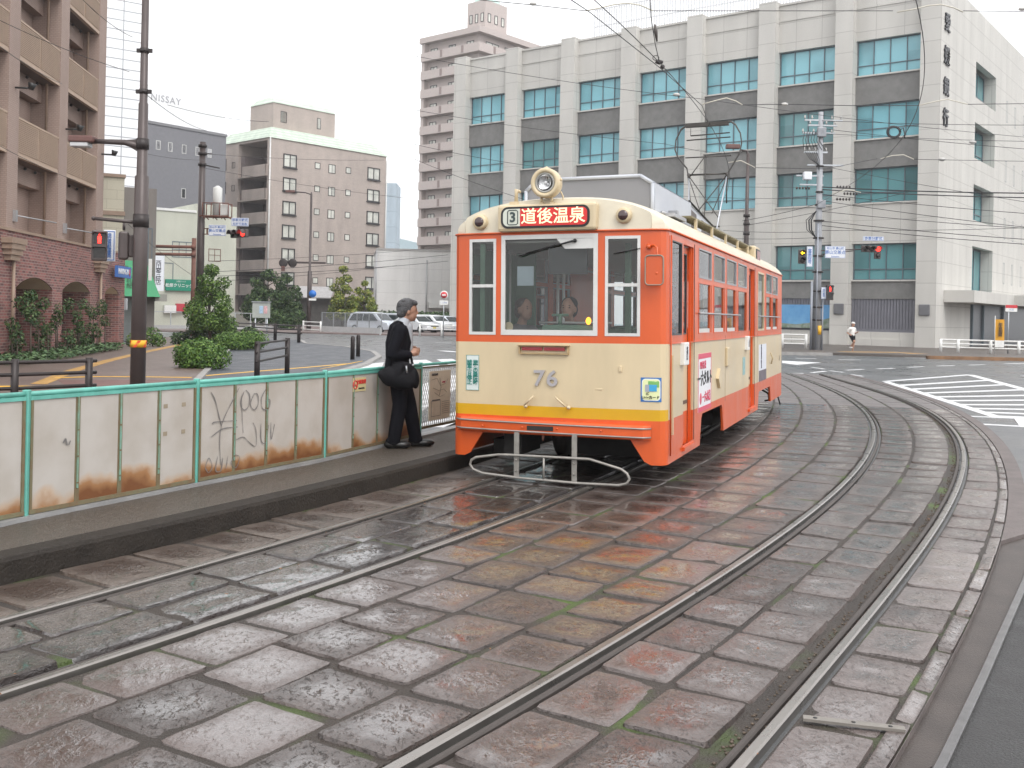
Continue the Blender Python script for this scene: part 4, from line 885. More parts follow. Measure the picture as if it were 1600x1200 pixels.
# lifeguard basket
m_bask = mat('grey_basket_paint', (.30, .285, .26), .45, .3, var=.2, scale=10)
mb = MB(); B = []
top = [(-.80, .225), (-.55, .265), (-.45, .268), (.0, .27), (.42, .27), (.60, .225), (.74, .19)]
ring = top+[(.80, .15), (.825, .10), (.80, .055), (.72, .03), (.3, .025), (-.3, .04), (-.72, .065), (-.83, .10), (-.865, .15), (-.85, .195), (-.80, .225)]
mb.tube([(x, -.12, z) for x, z in ring], .014, 8, cap=False)
mb.tube([(-.06, -.12, .26), (-.06, -.12, .04)], .012, 6)
bk = mb.build('lifeguard', m_bask, tram)
for x in (-.36, .255):
    mb = MB(); mb.box(x-.026, x+.026, -.105, -.090, .03, .50); mb.ball((x, -.11, .22), .014, 0, 1); mb.ball((x, -.11, .11), .014, 0, 1); mb.build('strut', m_bask, bk)
# underframe and trucks
mb = MB(); mb.box(-.9, .9, .35, TL-.35, .5, .72); mb.box(-.65, -.45, .3, .9, .22, .5); mb.box(-.35, .95, 3.9, 4.6, .25, .55); mb.box(-.9, .8, 5.0, 6.7, .22, .55); mb.box(-.5, .5, 9.6, 10.3, .25, .5)
mb.tube([(-.5, .5, .40), (-.7, .9, .3), (-.6, 1.4, .4)], .02, 6); mb.box(-.85, -.55, .5, .9, .2, .35); mb.box(-.2, .9, 1.35, 1.5, .12, .5); mb.build('underframe', m_under, tram)
m_whl = mat('wheel_steel', (.14, .12, .11), .5, .7, var=.3, scale=8)
for yc in (2.75, 8.0):
    t_ = empty('truck', (0, yc, 0)); t_.parent = tram
    mb = MB(); mb.box(-.35, .35, -.9, .9, .2, .5); mb.box(.62, .70, -.95, .95, .28, .42); mb.box(-.70, -.62, -.95, .95, .28, .42)
    for s_ in (-.66, .66):
        for q_ in (-.4, .4): mb.tube([(s_+.06*np.sign(s_), q_, .14), (s_+.06*np.sign(s_), q_, .40)], .05, 8)
    mb.build('truck_frame', mat('truck_grey', (.045, .042, .04), .6, .3, var=.4, scale=7), t_)
    for s_ in (-.53, .53):
        for q_ in (-.72, .72): mb = MB(); mb.tube([(s_-.05, q_, .335), (s_+.05, q_, .335)], .33, 28); mb.tube([(s_+.05*np.sign(s_), q_, .335), (s_+.12*np.sign(s_), q_, .335)], .09, 12); mb.build('wheel', m_whl, t_)
mb = MB(); mb.tube([(.95, 8.9, .45), (1.08, 9.1, .35), (1.08, 9.25, .22), (1.0, 9.3, .2)], .018, 6); mb.tube([(HW-.05, 10.2, .45), (HW-.04, 10.35, .25), (HW-.0, 10.5, .05)], .015, 6); mb.tube([(.9, 9.3, .5), (1.0, 10.3, .28)], .012, 5); mb.build('air_hose', mat('hose_black', (.02, .02, .02), .5, var=.1), tram)
# side fittings
mb = MB(); mb.bbox(HW-.01, HW+.05, .86-.12, .86+.12, 1.18, 1.42, .01); o = mb.build('side_sign', m_white, tram)
vtext('出口', .085, mat('sign_text_dark', (.08, .08, .1), .5, var=0), o, (HW+.053, .86, 1.30), (PI/2, 0, PI/2), vs=.8)
mb = MB(); mb.bbox(HW-.01, HW+.05, 5.55, 5.75, 1.22, 1.43, .01); o = mb.build('side_sign', m_white, tram); vtext('入口', .075, MATS['sign_text_dark'], o, (HW+.053, 5.65, 1.325), (PI/2, 0, PI/2), vs=.8)
ps = MB(); ps.box(HW, HW+.004, 1.76, 2.62, .60, 1.27); po = ps.build('side_poster', mat('poster_white', (.72, .73, .76), .5, var=.04), tram)
mpk = mat('poster_pink', (.62, .08, .14), .5, var=0); mb = MB(); mb.box(HW+.004, HW+.006, 1.76, 2.62, 1.21, 1.27); mb.box(HW+.004, HW+.006, 1.76, 2.62, .60, .655); mb.box(HW+.004, HW+.006, 1.76, 1.78, .655, 1.21); mb.box(HW+.004, HW+.006, 2.60, 2.62, .655, 1.21); mb.ball((HW+.004, 1.92, .75), .07, 0, 2, .05, 1, 1); mb.build('poster_border', mpk, po)
text('一六タルト', .185, m_black, po, (HW+.008, 2.19, .97), (PI/2, 0, PI/2), bold=.003); text('一六本舗', .13, mpk, po, (HW+.008, 2.28, .75), (PI/2, 0, PI/2), bold=.003); text('四国名菓', .10, mpk, po, (HW+.008, 2.05, 1.13), (PI/2, 0, PI/2))
ps = MB(); ps.box(HW, HW+.004, 7.2, 8.2, .66, 1.27); po = ps.build('side_poster', mat('poster_pale', (.66, .68, .74), .5, var=.04), tram)
mb = MB(); mb.box(HW+.004, HW+.006, 7.2, 8.2, .66, .84); mb.build('poster_picture', mat('poster_dark', (.12, .10, .12), .5, var=.4, scale=6), po); vtext('道後温泉', .12, MATS['sign_text_dark'], po, (HW+.008, 7.5, 1.06), (PI/2, 0, PI/2), vs=.8)
mb = MB(); mb.bbox(HW-.01, HW+.03, 3.75, 3.95, 1.05, 1.30, .012); mb.prism([(3.0, .93), (3.14, 1.05), (3.28, .93), (3.14, .80)], HW-.01, HW+.035, 0, lambda x, y, z: (z, x, y)); mb.tube([(HW+.02, 8.7, 1.1), (HW+.05, 8.75, 1.0), (HW+.02, 8.8, .9)], .012, 5)
mb.each('side_lamp', m_cr, tram)
mb = MB(); mb.box(HW, HW+.003, 5.35, 5.6, .86, 1.12); mb.build('small_notice', mat('notice_bluegreen', (.25, .42, .42), .5, var=.2, scale=20), tram)
text('76', .13, mat('number_cream_grey', (.40, .34, .25), .5, var=0), tram, (HW+.004, 10.3, .95), (PI/2, 0, PI/2), bold=.004, name='fleet_number')
mb = MB(); mb.tube([(HW+.012, .22, 2.5), (HW+.012, .22, .3)], .008, 5); mb.build('corner_rod', m_or, tram)
# roof equipment
m_seam = mat('seam_dark', (.06, .03, .02), .7, var=.3)
for y in (1.50, 6.66): mb = MB(); mb.box(HW, HW+.004, y, y+.022, .33, 2.50); mb.build('door_seam', m_seam, tram)
for y in (3.72, 7.0): mb = MB(); mb.box(HW, HW+.0025, y, y+.006, .6, 1.46); mb.build('panel_seam', mat('seam_soft', (.28, .2, .12), .6, var=.3), tram)
mb = MB(); mb.box(HW, HW+.012, .2, TL-.2, 1.412, 1.42); mb.build('belt_rail', m_or, tram)
mb = MB(); mb.box(HW, HW+.02, .3, .33, .5, 1.3); mb.build('door_guide', m_cr, tram)
m_ac = mat('air_conditioner_grey', (.21, .21, .22), .45, var=.06, scale=1.2); m_acl = mat('air_conditioner_light', (.46, .48, .52), .4, var=.05)
mb = MB(); prof = [(-.74, 2.80), (-.74, 3.13), (-.60, 3.25), (.60, 3.25), (.74, 3.16), (.74, 2.72)]
def ext(prof, y0, y1, mi=0): mb.prism(prof, y0, y1, mi, lambda x, y, z: (x, z, y))
ext(prof, 1.2, 3.3, 0)
ac = mb.build('air_conditioner', m_ac, tram)
mb = MB(); fr = [(x*1.012, y+.008) for x, y in prof]
for a, b in zip(prof[:-1], prof[1:]): mb.tube([(a[0], 1.19, a[1]), (b[0], 1.19, b[1])], .022, 6)
mb.box(.742, .765, 1.2, 3.3, 2.72, 3.165); mb.prism([(.74, 3.16), (.765, 3.175), (.61, 3.27), (.60, 3.25)], 1.2, 3.3, 0, lambda x, y, z: (x, z, y)); mb.build('casing_edge', m_acl, ac)
mb = MB(); mb.prism([(3.3, 3.19), (5.9, 2.98), (5.9, 2.80), (3.3, 2.80)], -.70, .72, 0, lambda x, y, z: (z, x, y)); mb.build('sloping_cowl', m_acl, ac)
mb = MB(); mb.prism([(3.42, 2.86), (3.42, 3.12), (3.9, 3.08), (3.9, 2.86)], .720, .724, 0, lambda x, y, z: (z, x, y)); mb.prism([(4.3, 2.86), (4.3, 3.05), (5.1, 2.99), (5.1, 2.86)], .720, .724, 0, lambda x, y, z: (z, x, y)); mb.each('grille', mat('grille_brown', (.10, .085, .08), .6, var=.2), ac)
mb = MB(); mb.tube([(.74, 3.3, 3.20), (.72, 5.9, 2.99)], .014, 5); mb.build('cowl_edge', m_black, ac)
mb = MB(); mb.box(.80, .98, 2.2, 8.4, 2.875, 2.895)
walk = mb.build('roof_walkway', mat('walkway_wood', (.22, .19, .11), .7, var=.2), tram)
mb = MB()
for y in np.arange(2.5, 8.4, 1.15): mb.box(.955, .985, y, y+.05, 2.70, 2.885)
mb.each('walkway_stanchion', m_cr, walk)
mb = MB(); mb.box(.55, .75, 1.4, 1.75, 2.78, 2.84); mb.box(.78, .92, 1.5, 2.2, 2.82, 2.86); mb.tube([(.8, 1.4, 2.86), (.85, 1.9, 2.84), (.83, 2.4, 2.86)], .018, 6); mb.box(.75, .87, 1.9, 2.0, 2.86, 2.93); mb.build('roof_cable_box', m_alu2, tram)
mb = MB(); mb.bbox(.72, 1.04, 7.55, 8.15, 2.62, 2.92, .03); o = mb.build('side_destination_box', m_cr, tram); mb = MB(); mb.bbox(1.035, 1.055, 7.62, 8.08, 2.66, 2.87, .008); mb.build('display_bezel', m_gask, o); mb = MB(); mb.box(1.055, 1.058, 7.66, 8.04, 2.69, 2.84); mb.build('destination_blind', mat('blind_dull', (.35, .2, .2), .4, var=.3), o)
# pantograph
m_pt = mat('pantograph_grey', (.09, .085, .08), .5, .6, var=.2); m_ptl = mat('pantograph_light', (.50, .52, .56), .4, .6, var=.1)
PB = Vector((0, 8.6, 0)); pan = empty('pantograph', PB); pan.parent = tram; pan.scale = (.57, 1, 1)
mb = MB(); mb.box(-.5, .5, -.45, .45, 3.0, 3.06); 
for x in (-.4, .4):
    for y in (-.35, .35): mb.tube([(x, y, 2.85), (x, y, 3.05)], .04, 8)
mb.tube([(-.3, -.3, 3.12), (.42, -.3, 3.12)], .02, 6); mb.tube([(-.45, .1, 3.36), (.45, .1, 3.36)], .016, 6); mb.build('pantograph_base', m_pt, pan)
mb = MB()
mb.tube([(.42, -.3, 3.1), (.48, -.1, 3.5), (.62, .3, 4.32)], [.028, .022, .02], 6); mb.tube([(-.40, -.3, 3.1), (-.46, -.1, 3.5), (-.60, .3, 4.32)], [.028, .022, .02], 6)
mb.each('lower_arm', m_ptl, pan)
mb = MB()
for a, b in (((-.40, .0, 3.5), (.60, .3, 4.3)), ((.45, .0, 3.5), (-.58, .3, 4.3)), ((-.58, .3, 4.25), (-.15, .1, 3.6)), ((.6, .3, 4.25), (.2, .1, 3.6)), ((-.05, .1, 3.1), (-.05, .3, 4.7)), ((-.05, .3, 4.7), (-.58, .3, 4.3))): mb.tube([a, b], .013, 5)
mb.tube([(-.66, .3, 4.34), (.68, .3, 4.34)], .018, 6); mb.tube([(-.72, .3, 4.66), (.74, .3, 4.66)], .012, 6); mb.ball((-.6, .3, 4.32), .06, 0, 1); mb.ball((.62, .3, 4.32), .06, 0, 1)
mb.build('cross_brace', m_pt, pan)
mb = MB(); loop = [(.66, 4.1), (.66, 4.36), (.72, 4.66), (.90, 4.82), (1.10, 5.0), (1.17, 5.18), (1.12, 5.36), (.95, 5.52), (.80, 5.58), (-.75, 5.56), (-.95, 5.48), (-1.12, 5.3), (-1.15, 5.12), (-1.05, 4.98), (-.72, 4.76), (-.68, 4.62), (-.64, 4.36), (-.6, 4.1)]
mb.tube([(x*.92, .3, z*1.0-.30) for x, z in loop], .022, 6); mb.build('bow_loop', m_pt, pan)
mb = MB(); mb.box(-.72, .66, .26, .36, 5.22, 5.29); mb.tube([(-.55, .3, 5.06), (.70, .3, 5.08)], .012, 5); mb.tube([(-.55, .3, 5.2), (-.55, .3, 5.06)], .010, 5); mb.tube([(.45, .3, 5.2), (.45, .3, 5.06)], .010, 5); mb.tube([(-.68, .3, 4.98), (.72, .3, 5.0)], .012, 5); mb.build('contact_strip', mat('contact_dark', (.06, .055, .05), .5, .5, var=.2), pan)

# ---------------------------------------------------------------- left side: pavements, kerbs, plaza, markings
def gpoly(px, z0, z1, name, m, pz=None):
    pts = [G(x, y, z1 if pz is None else pz) for x, y in px]; mb = MB(); mb.prism([(p.x, p.y) for p in pts], z0, z1); return tag(mb.build(name, m), kind='structure')
def strip(px, w_, z0, z1, name, m, zt=None, close=False):
    pts = [G(x, y, z1) for x, y in px]; mb = MB(); rows = []
    for i, p in enumerate(pts):
        t = (pts[min(i+1, len(pts)-1)]-pts[max(i-1, 0)]).normalized(); n = Vector((t.y, -t.x, 0)); a, b = p-n*w_/2, p+n*w_/2
        rows.append([(a.x, a.y, z0), (a.x, a.y, z1), (b.x, b.y, z1), (b.x, b.y, z0)])
    mb.grid(rows, smooth=False); return tag(mb.build(name, m), kind='structure')
m_walk = brickmat('sidewalk_tiles', (.135, .095, .080), (.16, .118, .10), (.09, .07, .06), .3, .3, .008, rough=.5, plane='floor')
m_walk2 = mat('plaza_asphalt', (.060, .066, .078), .5, var=.15, scale=1.5, bump=.3, bscale=100, rvar=.1)
m_tact = mat('tactile_paint', (.42, .24, .07), .6, var=.25, scale=3); m_ylw = mat('yellow_line_paint', (.75, .42, .03), .5, var=.12, scale=4)
m_mark = mat('road_marking_paint', (.62, .63, .64), .55, var=.15, scale=5, bump=.2)
SW = .06
gpoly([(-500, 700), (-500, 565), (40, 555), (180, 541), (250, 527), (330, 524), (372, 530), (350, 551), (300, 597), (262, 640), (240, 700)], -.1, SW, 'sidewalk', m_walk)
strip([(372, 530), (350, 552), (325, 575), (296, 605), (270, 640)], .16, -.05, SW+.02, 'kerb', m_conc)
gpoly([(385, 531), (470, 530.5), (478, 536), (540, 541), (585, 549), (592, 557), (570, 568), (520, 582), (440, 610), (380, 700), (240, 705), (296, 606), (350, 552)], -.1, .03, 'plaza_pavement', m_walk2)
strip([(470, 531), (478, 536), (540, 541), (583, 548.5), (592, 556), (572, 567), (520, 582), (440, 610)], .22, -.05, .045, 'kerb', m_conc)
strip([(60, 600), (110, 580), (170, 563), (230, 549), (284, 538)], .32, SW-.02, SW+.006, 'tactile_strip', m_tact)
strip([(85, 590), (150, 588), (220, 588.3), (300, 589.5)], .12, SW-.02, SW+.008, 'yellow_line', m_ylw)
strip([(318, 587), (400, 580), (470, 574.5), (545, 568)], .14, .01, .036, 'yellow_line', m_ylw)
mb = MB()
for k in range(5):
    a, b = G(500+k*11, 576-k*1.9, .04), G(526+k*9, 571-k*1.6, .04); d = (b-a)
    mb.prism([(a.x, a.y), (b.x, b.y), (b.x+.05, b.y+.35), (a.x+.05, a.y+.35)], .02, .038+k*.001)
tag(mb.build('tactile_paving', m_ylw), kind='structure')
strip([(-100, 610), (0, 604), (60, 604)], .5, SW-.02, SW+.004, 'tactile_strip', m_ylw)
gpoly([(120, 612), (340, 612), (330, 600), (305, 593), (90, 594)], SW-.02, SW+.004, 'red_paving', mat('red_sidewalk', (.15, .075, .065), .55, var=.2, bump=.2))
def marks(polys, name='road_marking', z=GZ+.004, m=None):
    mb = MB()
    for px in polys:
        pts = [G(x, y, z) for x, y in px]; mb.prism([(p.x, p.y) for p in pts], z-.02, z)
    return tag(mb.build(name, m or m_mark), kind='structure')
def line(a, b, h):   # painted line as a thin ground polygon in plan, width h metres
    p, q = G(*a), G(*b); t = (q-p).normalized(); n = Vector((t.y, -t.x, 0))*h/2; return [p-n, p+n, q+n, q-n]
def lines(ls, z=GZ+.004):
    mb = MB()
    for i, (a, b, h) in enumerate(ls):
        P_ = line(a, b, h); mb.prism([(p.x, p.y) for p in P_], z-.02, z+i*.0002)
    return tag(mb.build('road_marking', m_mark), kind='structure')
# crossing bars left (behind the fence)
marks([[(520, 596), (560, 570), (600, 566), (585, 600)], [(640, 563), (666, 562), (690, 572), (655, 574)], [(682, 561.5), (706, 560.5), (730, 570), (704, 571.5)], [(722, 560), (745, 559), (770, 568), (745, 569.5)],
       [(560, 640), (700, 585), (740, 590), (600, 680)], [(650, 665), (720, 640), (800, 650), (760, 672)], [(640, 690), (712, 660), (760, 672), (720, 700)]])
lines([((600, 533), (640, 533.5), .25), ((680, 535.5), (706, 536), .3), ((690, 548), (712, 550), .5), ((560, 522), (590, 522.5), .2), ((215, 518), (262, 520), .3)])
# right side markings
hatch = [(1384, 596), (1515, 585.4), (1640, 619), (1800, 665), (1700, 690), (1562, 653)]
ls = [((1384, 596), (1515, 585.6), .22), ((1515, 585.6), (1640, 619), .28), ((1384, 596.5), (1560, 652.5), .22)]
for k in range(9):
    f = (k+1)/9.0; a = (1384+(1560-1384)*(f*.96), 596.5+(652.5-596.5)*(f*.96))
    b = [(1548, 594), (1573, 601), (1600, 609), (1625, 617.5), (1650, 625), (1680, 633), (1715, 642), (1750, 652), (1790, 661)][k]
    ls.append((a, b, .27))
ls += [((1499, 650), (1640, 656), .16), ((1531, 663), (1700, 672), .18), ((1375, 557), (1517, 562), .22), ((1310, 562), (1345, 562.7), .15), ((1243, 560), (1275, 560.6), .15),
       ((1322, 578.5), (1348, 577.5), .14), ((1371, 576.5), (1397, 575.5), .14), ((1418, 574), (1443, 573), .14), ((1465, 572), (1490, 571.3), .14), ((1513, 570.5), (1538, 570), .14), ((1570, 568.5), (1640, 567.5), .16),
       ((1289, 601.5), (1318, 600), .14), ((1343, 597.8), (1370, 596.2), .14), ((1296, 579.5), (1317, 582), .12), ((1268, 574), (1287, 576.8), .12), ((1331, 585.5), (1347, 588), .12), ((1268, 582.5), (1290, 580.2), .13), ((1232, 584), (1254, 583.5), .14),
       ((1222, 597), (1238, 596), .16), ((1222, 606.8), (1240, 606.4), .16), ((1596, 587.5), (1640, 588), .14), ((1594, 655), (1604, 668), .2)]
lines(ls)
marks([[(1222, 563.5), (1283, 566.5), (1245, 570), (1256, 571.5), (1222, 567)]])
# pavements in front of the bank
gpoly([(1215, 549.5), (1300, 551), (1450, 555.5), (1700, 561), (1900, 565), (1900, 535), (1500, 530), (1180, 528)], -.1, .1, 'bank_pavement', mat('bank_paving', (.10, .085, .075), .55, var=.25, scale=.8, bump=.2))
strip([(1215, 549.7), (1300, 551.2)], .2, -.05, .12, 'kerb', m_conc)
strip([(1448, 555.7), (1575, 558.5), (1760, 563)], .25, -.05, .13, 'kerb', mat('rusty_kerb', (.22, .12, .06), .7, var=.4, scale=1.2))
strip([(1315, 549.5), (1400, 550.5), (1440, 553)], 1.1, .08, .104, 'tactile_strip', mat('orange_tactile', (.42, .25, .10), .6, var=.3, scale=1.5))
# far-left pavements
gpoly([(150, 529), (470, 522), (700, 526), (712, 522), (712, 519), (600, 515), (160, 517)], -.1, .08, 'far_pavement', mat('far_paving', (.17, .13, .12), .6, var=.2, scale=.6)) if False else None
gpoly([(470, 518.5), (520, 520), (590, 521.5), (770, 524), (780, 515), (600, 511), (350, 508), (200, 510), (240, 516)], -.1, .08, 'far_pavement', mat('far_paving', (.17, .13, .12), .6, var=.2, scale=.6))

# ---------------------------------------------------------------- facade helpers
brg = random.Random(17)
def window(parent, mp, u0, u1, z0, z1, mf, mpn, fw=.06, mull=(), rails=(), d0=.0, d1=.08, pd=.05, name='window', proud=0, blind=0):
    mb = MB()
    mb.box(u0, u0+fw, d0, d1, z0, z1, 0, mp); mb.box(u1-fw, u1, d0, d1, z0, z1, 0, mp); mb.box(u0+fw, u1-fw, d0, d1, z0, z0+fw, 0, mp); mb.box(u0+fw, u1-fw, d0, d1, z1-fw, z1, 0, mp)
    X = [u0+fw*.5]+[u0+(u1-u0)*f for f in mull]+[u1-fw*.5]; Z = [z0+fw*.5]+[z0+(z1-z0)*f for f in rails]+[z1-fw*.5]
    for x in X[1:-1]: mb.box(x-fw*.4, x+fw*.4, d0+.004, d1, z0+fw, z1-fw, 0, mp)
    for z in Z[1:-1]: mb.box(u0+fw, u1-fw, d0+.008, d1, z-fw*.4, z+fw*.4, 0, mp)
    f = mb.build(name, mf, parent); mb = MB()
    for a, b in zip(X[:-1], X[1:]):
        for c, d in zip(Z[:-1], Z[1:]):
            if blind and brg.random() < blind and d-c > .8:
                e = c+(d-c)*brg.uniform(.15, .8); mb.add([mp(a, pd, c), mp(b, pd, c), mp(b, pd, e), mp(a, pd, e)], [(0, 1, 2, 3)]); mb.add([mp(a, pd-.01, e), mp(b, pd-.01, e), mp(b, pd-.01, d), mp(a, pd-.01, d)], [(0, 1, 2, 3)]); continue
            mb.add([mp(a, pd, c), mp(b, pd, c), mp(b, pd, d), mp(a, pd, d)], [(0, 1, 2, 3)])
    mb.build('pane', mpn, f); return f
fx = lambda u, d, v: (u, d, v)              # facade on y=0, looking to -y
fxl = lambda u, d, v: (d, u, v)              # facade on x=0, looking to -x
fxr = lambda u, d, v: (-d, u, v)             # facade on x=0, looking to +x

# ---------------------------------------------------------------- bank
BA = math.atan2(-.607, .794)
bank = empty('bank_building', (27.7, 67, 0), BA, 'large pale stone-clad bank with broad pilasters and teal window bands', 'building')
m_bank = brickmat('bank_stone', (.54, .525, .49), (.56, .545, .51), (.40, .385, .36), 1.9, 1.45, .022, rough=.75, bump=.12, offset=0, blotch=.10)
m_bfr = mat('bank_window_frame', (.13, .165, .19), .5, .3, var=.1); m_span = mat('dark_brick_spandrel', (.19, .187, .18), .75, var=.15, scale=2, bump=.2, bscale=30)
m_teal_p = panemat('teal_blinds_glass', (.05, .16, .20), (.22, .50, .57), .12); m_teal_d = panemat('dark_teal_glass', (.035, .10, .11), (.12, .30, .32), .10)
m_shut = mat('grey_vertical_louvres', (.16, .16, .185), .6, var=.12, scale=1.5)
D = .65; W0 = -44.0; ytop = 24.65
piers = [(-1.3, 0), (-7.05, -5.8), (-12.75, -11.45), (-18.6, -17.3), (-24.45, -23.1), (-30.3, -28.95), (-36.15, -34.8), (-42.0, -40.65)]
mb = MB(); mb.box(W0+2.0, -3.4, D+.62, 45, -.1, ytop-.9); mb.box(-3.4, -.001, D+.62, 9.25, -.1, ytop-.1); mb.box(-3.4, -.96, 9.25, 15.5, -.1, ytop-.1); mb.box(-3.5, -.001, 15.5, 45, -.1, ytop-.1)
mb.box(-.5, -.001, 9.25, 15.5, 20.8, ytop-.1); mb.box(W0+2.0, -.0012, 15.0, 45, ytop-.9, ytop-.15)
for z0, z1 in ((16.4, 18.2), (11.9, 13.8), (7.4, 9.3), (-.1, 2.8)): mb.box(-.5, -.001, 9.25, 15.5, z0, z1) if z0 > 0 else mb.box(-.5, -.001, 9.25, 15.5, z0, z1)

bays = [(piers[i+1][1], piers[i][0]) for i in range(len(piers)-1)]
rows4 = [(18.7, 21.15, 1), (14.3, 16.7, 1), (9.9, 12.3, 2), (4.6, 7.1, 2)]
for a, b in bays:
    mb.box(a, b, D, D+.6, 21.15, ytop-.15); mb.box(a, b, D-.05, D, ytop-1.3, ytop-1.15); mb.box(a, b, D-.1, D+.6, ytop-.15, ytop)
    mb.box(a, b, D, D+.6, 7.1, 9.9); mb.box(a, b, D-.2, D+.6, -.1, .55); mb.box(a, b, D-.1, D+.6, .55, 1.05)
    for z0, z1, k in rows4: mb.box(a, b, D-.1, D+.6, z0-.10, z0)
mb.build('wall', m_bank, bank)
for a, b in piers: mb = MB(); mb.box(a, b, 0, D+.6, -.1, ytop+.12); mb.build('pilaster', m_bank, bank)
mb = MB()
for a, b in bays:
    for z0, z1 in ((16.7, 18.6), (12.3, 14.2), (3.3, 4.5)): mb.box(a+.001, b-.001, D+.03, D+.6, z0, z1)
mb.each('spandrel', m_span, bank)
mb = MB()
for a, b in bays:
    n = 22
    for k in range(n):
        u0 = a+(b-a)*k/n; mb.box(u0+.02, u0+(b-a)/n-.02, D+.10, D+.2, 1.2, 3.3)
    mb.box(a, b, D+.15, D+.55, 1.05, 3.3); mb.box(a, b, D+.04, D+.5, 1.05, 1.25)
mb.build('ground_floor_louvres', m_shut, bank)
rr = random.Random(4)
for bi, (a, b) in enumerate(bays):
    for z0, z1, k in rows4:
        dark = (bi, z0) in ((1, 14.3), (5, 14.3), (0, 9.9), (1, 9.9), (0, 4.6), (1, 4.6)) or z0 < 5
        window(bank, fx, a+.02, b-.02, z0, z1, m_bfr, m_teal_d if dark else m_teal_p, .07, (.25, .5, .75), (.30,), D+.28, D+.40, D+.36, blind=.3)
# windows in the notch of the side face
for z0, z1 in ((18.2, 20.8), (13.8, 16.4), (9.3, 11.9), (2.8, 7.4)):
    window(bank, lambda u, d, v: (-.84-d, u, v), 9.3, 15.45, z0+.02, z1, m_bfr, m_teal_d, .09, (.33, .66), (.3,), 0, .1, .06)
mb = MB()
for y0 in (19.5, 22.7, 25.9, 29.1):
    for z in (19.1, 14.6, 9.4, 4.8):
        pass
for y0 in (19.2, 22.2, 25.6, 29):
    for z in (18.0, 13.2, 8.6, 5.0):
        if z == 18.0 and y0 > 25: z = 17.9
        window(bank, lambda u, d, v: (.004-d, u, v), y0, y0+.45, z, z+1.7, m_bfr, m_teal_d, .05, (), (), 0, .1, .06, 'slit_window')
# canopy over the side entrance
mb = MB(); mb.box(.0, 1.9, 1.9, 14.0, 3.15, 3.95); mb.box(.0, 3.4, 14.0, 32, 3.15, 3.95); mb.build('canopy', m_bank, bank)
mb = MB(); mb.box(-.3, .003, 9, 30, .1, 3.15); mb.build('entrance_glazing', mat('dark_entrance', (.06, .065, .075), .3, var=.2), bank)
for y in (9.2, 12.5, 19.0): mb = MB(); mb.box(.003, .15, y, y+.18, .1, 3.15); mb.build('entrance_mullion', m_bfr, bank)
m_glyph = mat('sign_letter_black', (.02, .02, .025), .4, var=0)
for ch, z in zip('愛媛銀行', (21.6, 19.4, 17.35, 15.3)): text(ch, 1.28, m_glyph, bank, (.05, 1.25, z), (PI/2, 0, PI/2), ext=.06, bold=.02)
# rooftop screen of pale vertical fins
mb = MB()
for k in range(120): x = -31+k*.25; mb.box(x, x+.07, 6, 6.12, ytop, ytop+4.2)
for z in (1.2, 2.6, 4.1): mb.box(-31, -1, 6.03, 6.1, ytop+z, ytop+z+.08)
mb.build('rooftop_screen', mat('pale_fins', (.62, .63, .65), .5, var=.03), bank)
mb = MB(); mb.box(-43, -.2, .2, .26, ytop+.55, ytop+.6) if False else None
for x in (-6.4, -.7): mb.bbox(x-.35, x+.35, -.12, 0, 2.2, 2.95, .05)
mb.each('wall_light', mat('wall_light_grey', (.16, .16, .17), .5, .3, var=.1), bank)
pf = MB(); pf.box(-11.3, -7.2, -.0, .05, 1.25, 2.75)
mpost = mat('poster_sky', (.05, .22, .50), .5, var=0, scale=.8, col2=(.16, .38, .62))
pf2 = MB(); pf2.box(-11.3, -7.15, D-.25, D-.13, 1.2, 2.85); po = pf2.build('wall_poster', mpost, bank)
mb = MB(); mb.prism([(-11.3, 1.2), (-7.15, 1.2), (-7.15, 1.95), (-8.4, 1.6), (-9.6, 1.45), (-11.3, 1.55)], D-.256, D-.251, 0, lambda x, y, z: (x, z, y)); mb.build('poster_picture', mat('poster_landscape', (.05, .12, .03), .6, var=.5, scale=2, col2=(.35, .38, .36)), po)

# ---------------------------------------------------------------- brick building on the left
def bwpt(Z): return Vector((-11.6-.111*Z, Z, 0))
o_ = bwpt(29); BBA = math.atan2(.994, -.111)
bb = empty('brick_apartment_building', o_, BBA, 'red brick and pinkish tile building with ribbed balconies at the left edge', 'building')
m_brick = brickmat('red_brick', (.31, .115, .10), (.105, .05, .05), (.30, .215, .19), .26, .085, .013, rough=.8, bump=.6)
m_tile = brickmat('pink_tile', (.345, .255, .215), (.375, .28, .235), (.29, .21, .18), .12, .06, .008, rough=.7, bump=.2)
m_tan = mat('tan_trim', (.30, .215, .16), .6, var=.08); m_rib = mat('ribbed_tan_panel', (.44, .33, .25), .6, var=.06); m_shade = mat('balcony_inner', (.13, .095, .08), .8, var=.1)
m_win_dk = panemat('dark_apartment_glass', (.012, .015, .015), (.05, .055, .055), .08)
BX = 10.85; BH = 31
cols_ = [(-7.4, -6.4), (-2.9, -1.9), (1.6, 2.6) if False else (1.0, 1.85), (5.55, 6.4), (9.95, BX)]
mb = MB()
for a, b in cols_: mb.box(a, b, -.05, 1.6, 3.9, BH)
mb.box(-9, BX, 1.6, 12, 3.9, BH); mb.box(BX-.02, BX, 1.0, 12, 3.9, BH)
mb.build('wall', m_tile, bb)
lv = [z for z in (6.16-2.93, 6.16, 9.1, 12.03, 14.96, 17.9, 20.8, 23.7, 26.6)]
mb = MB(); mlamp = MB(); ms = MB()
gaps = [(cols_[i][1], cols_[i+1][0]) for i in range(len(cols_)-1)]
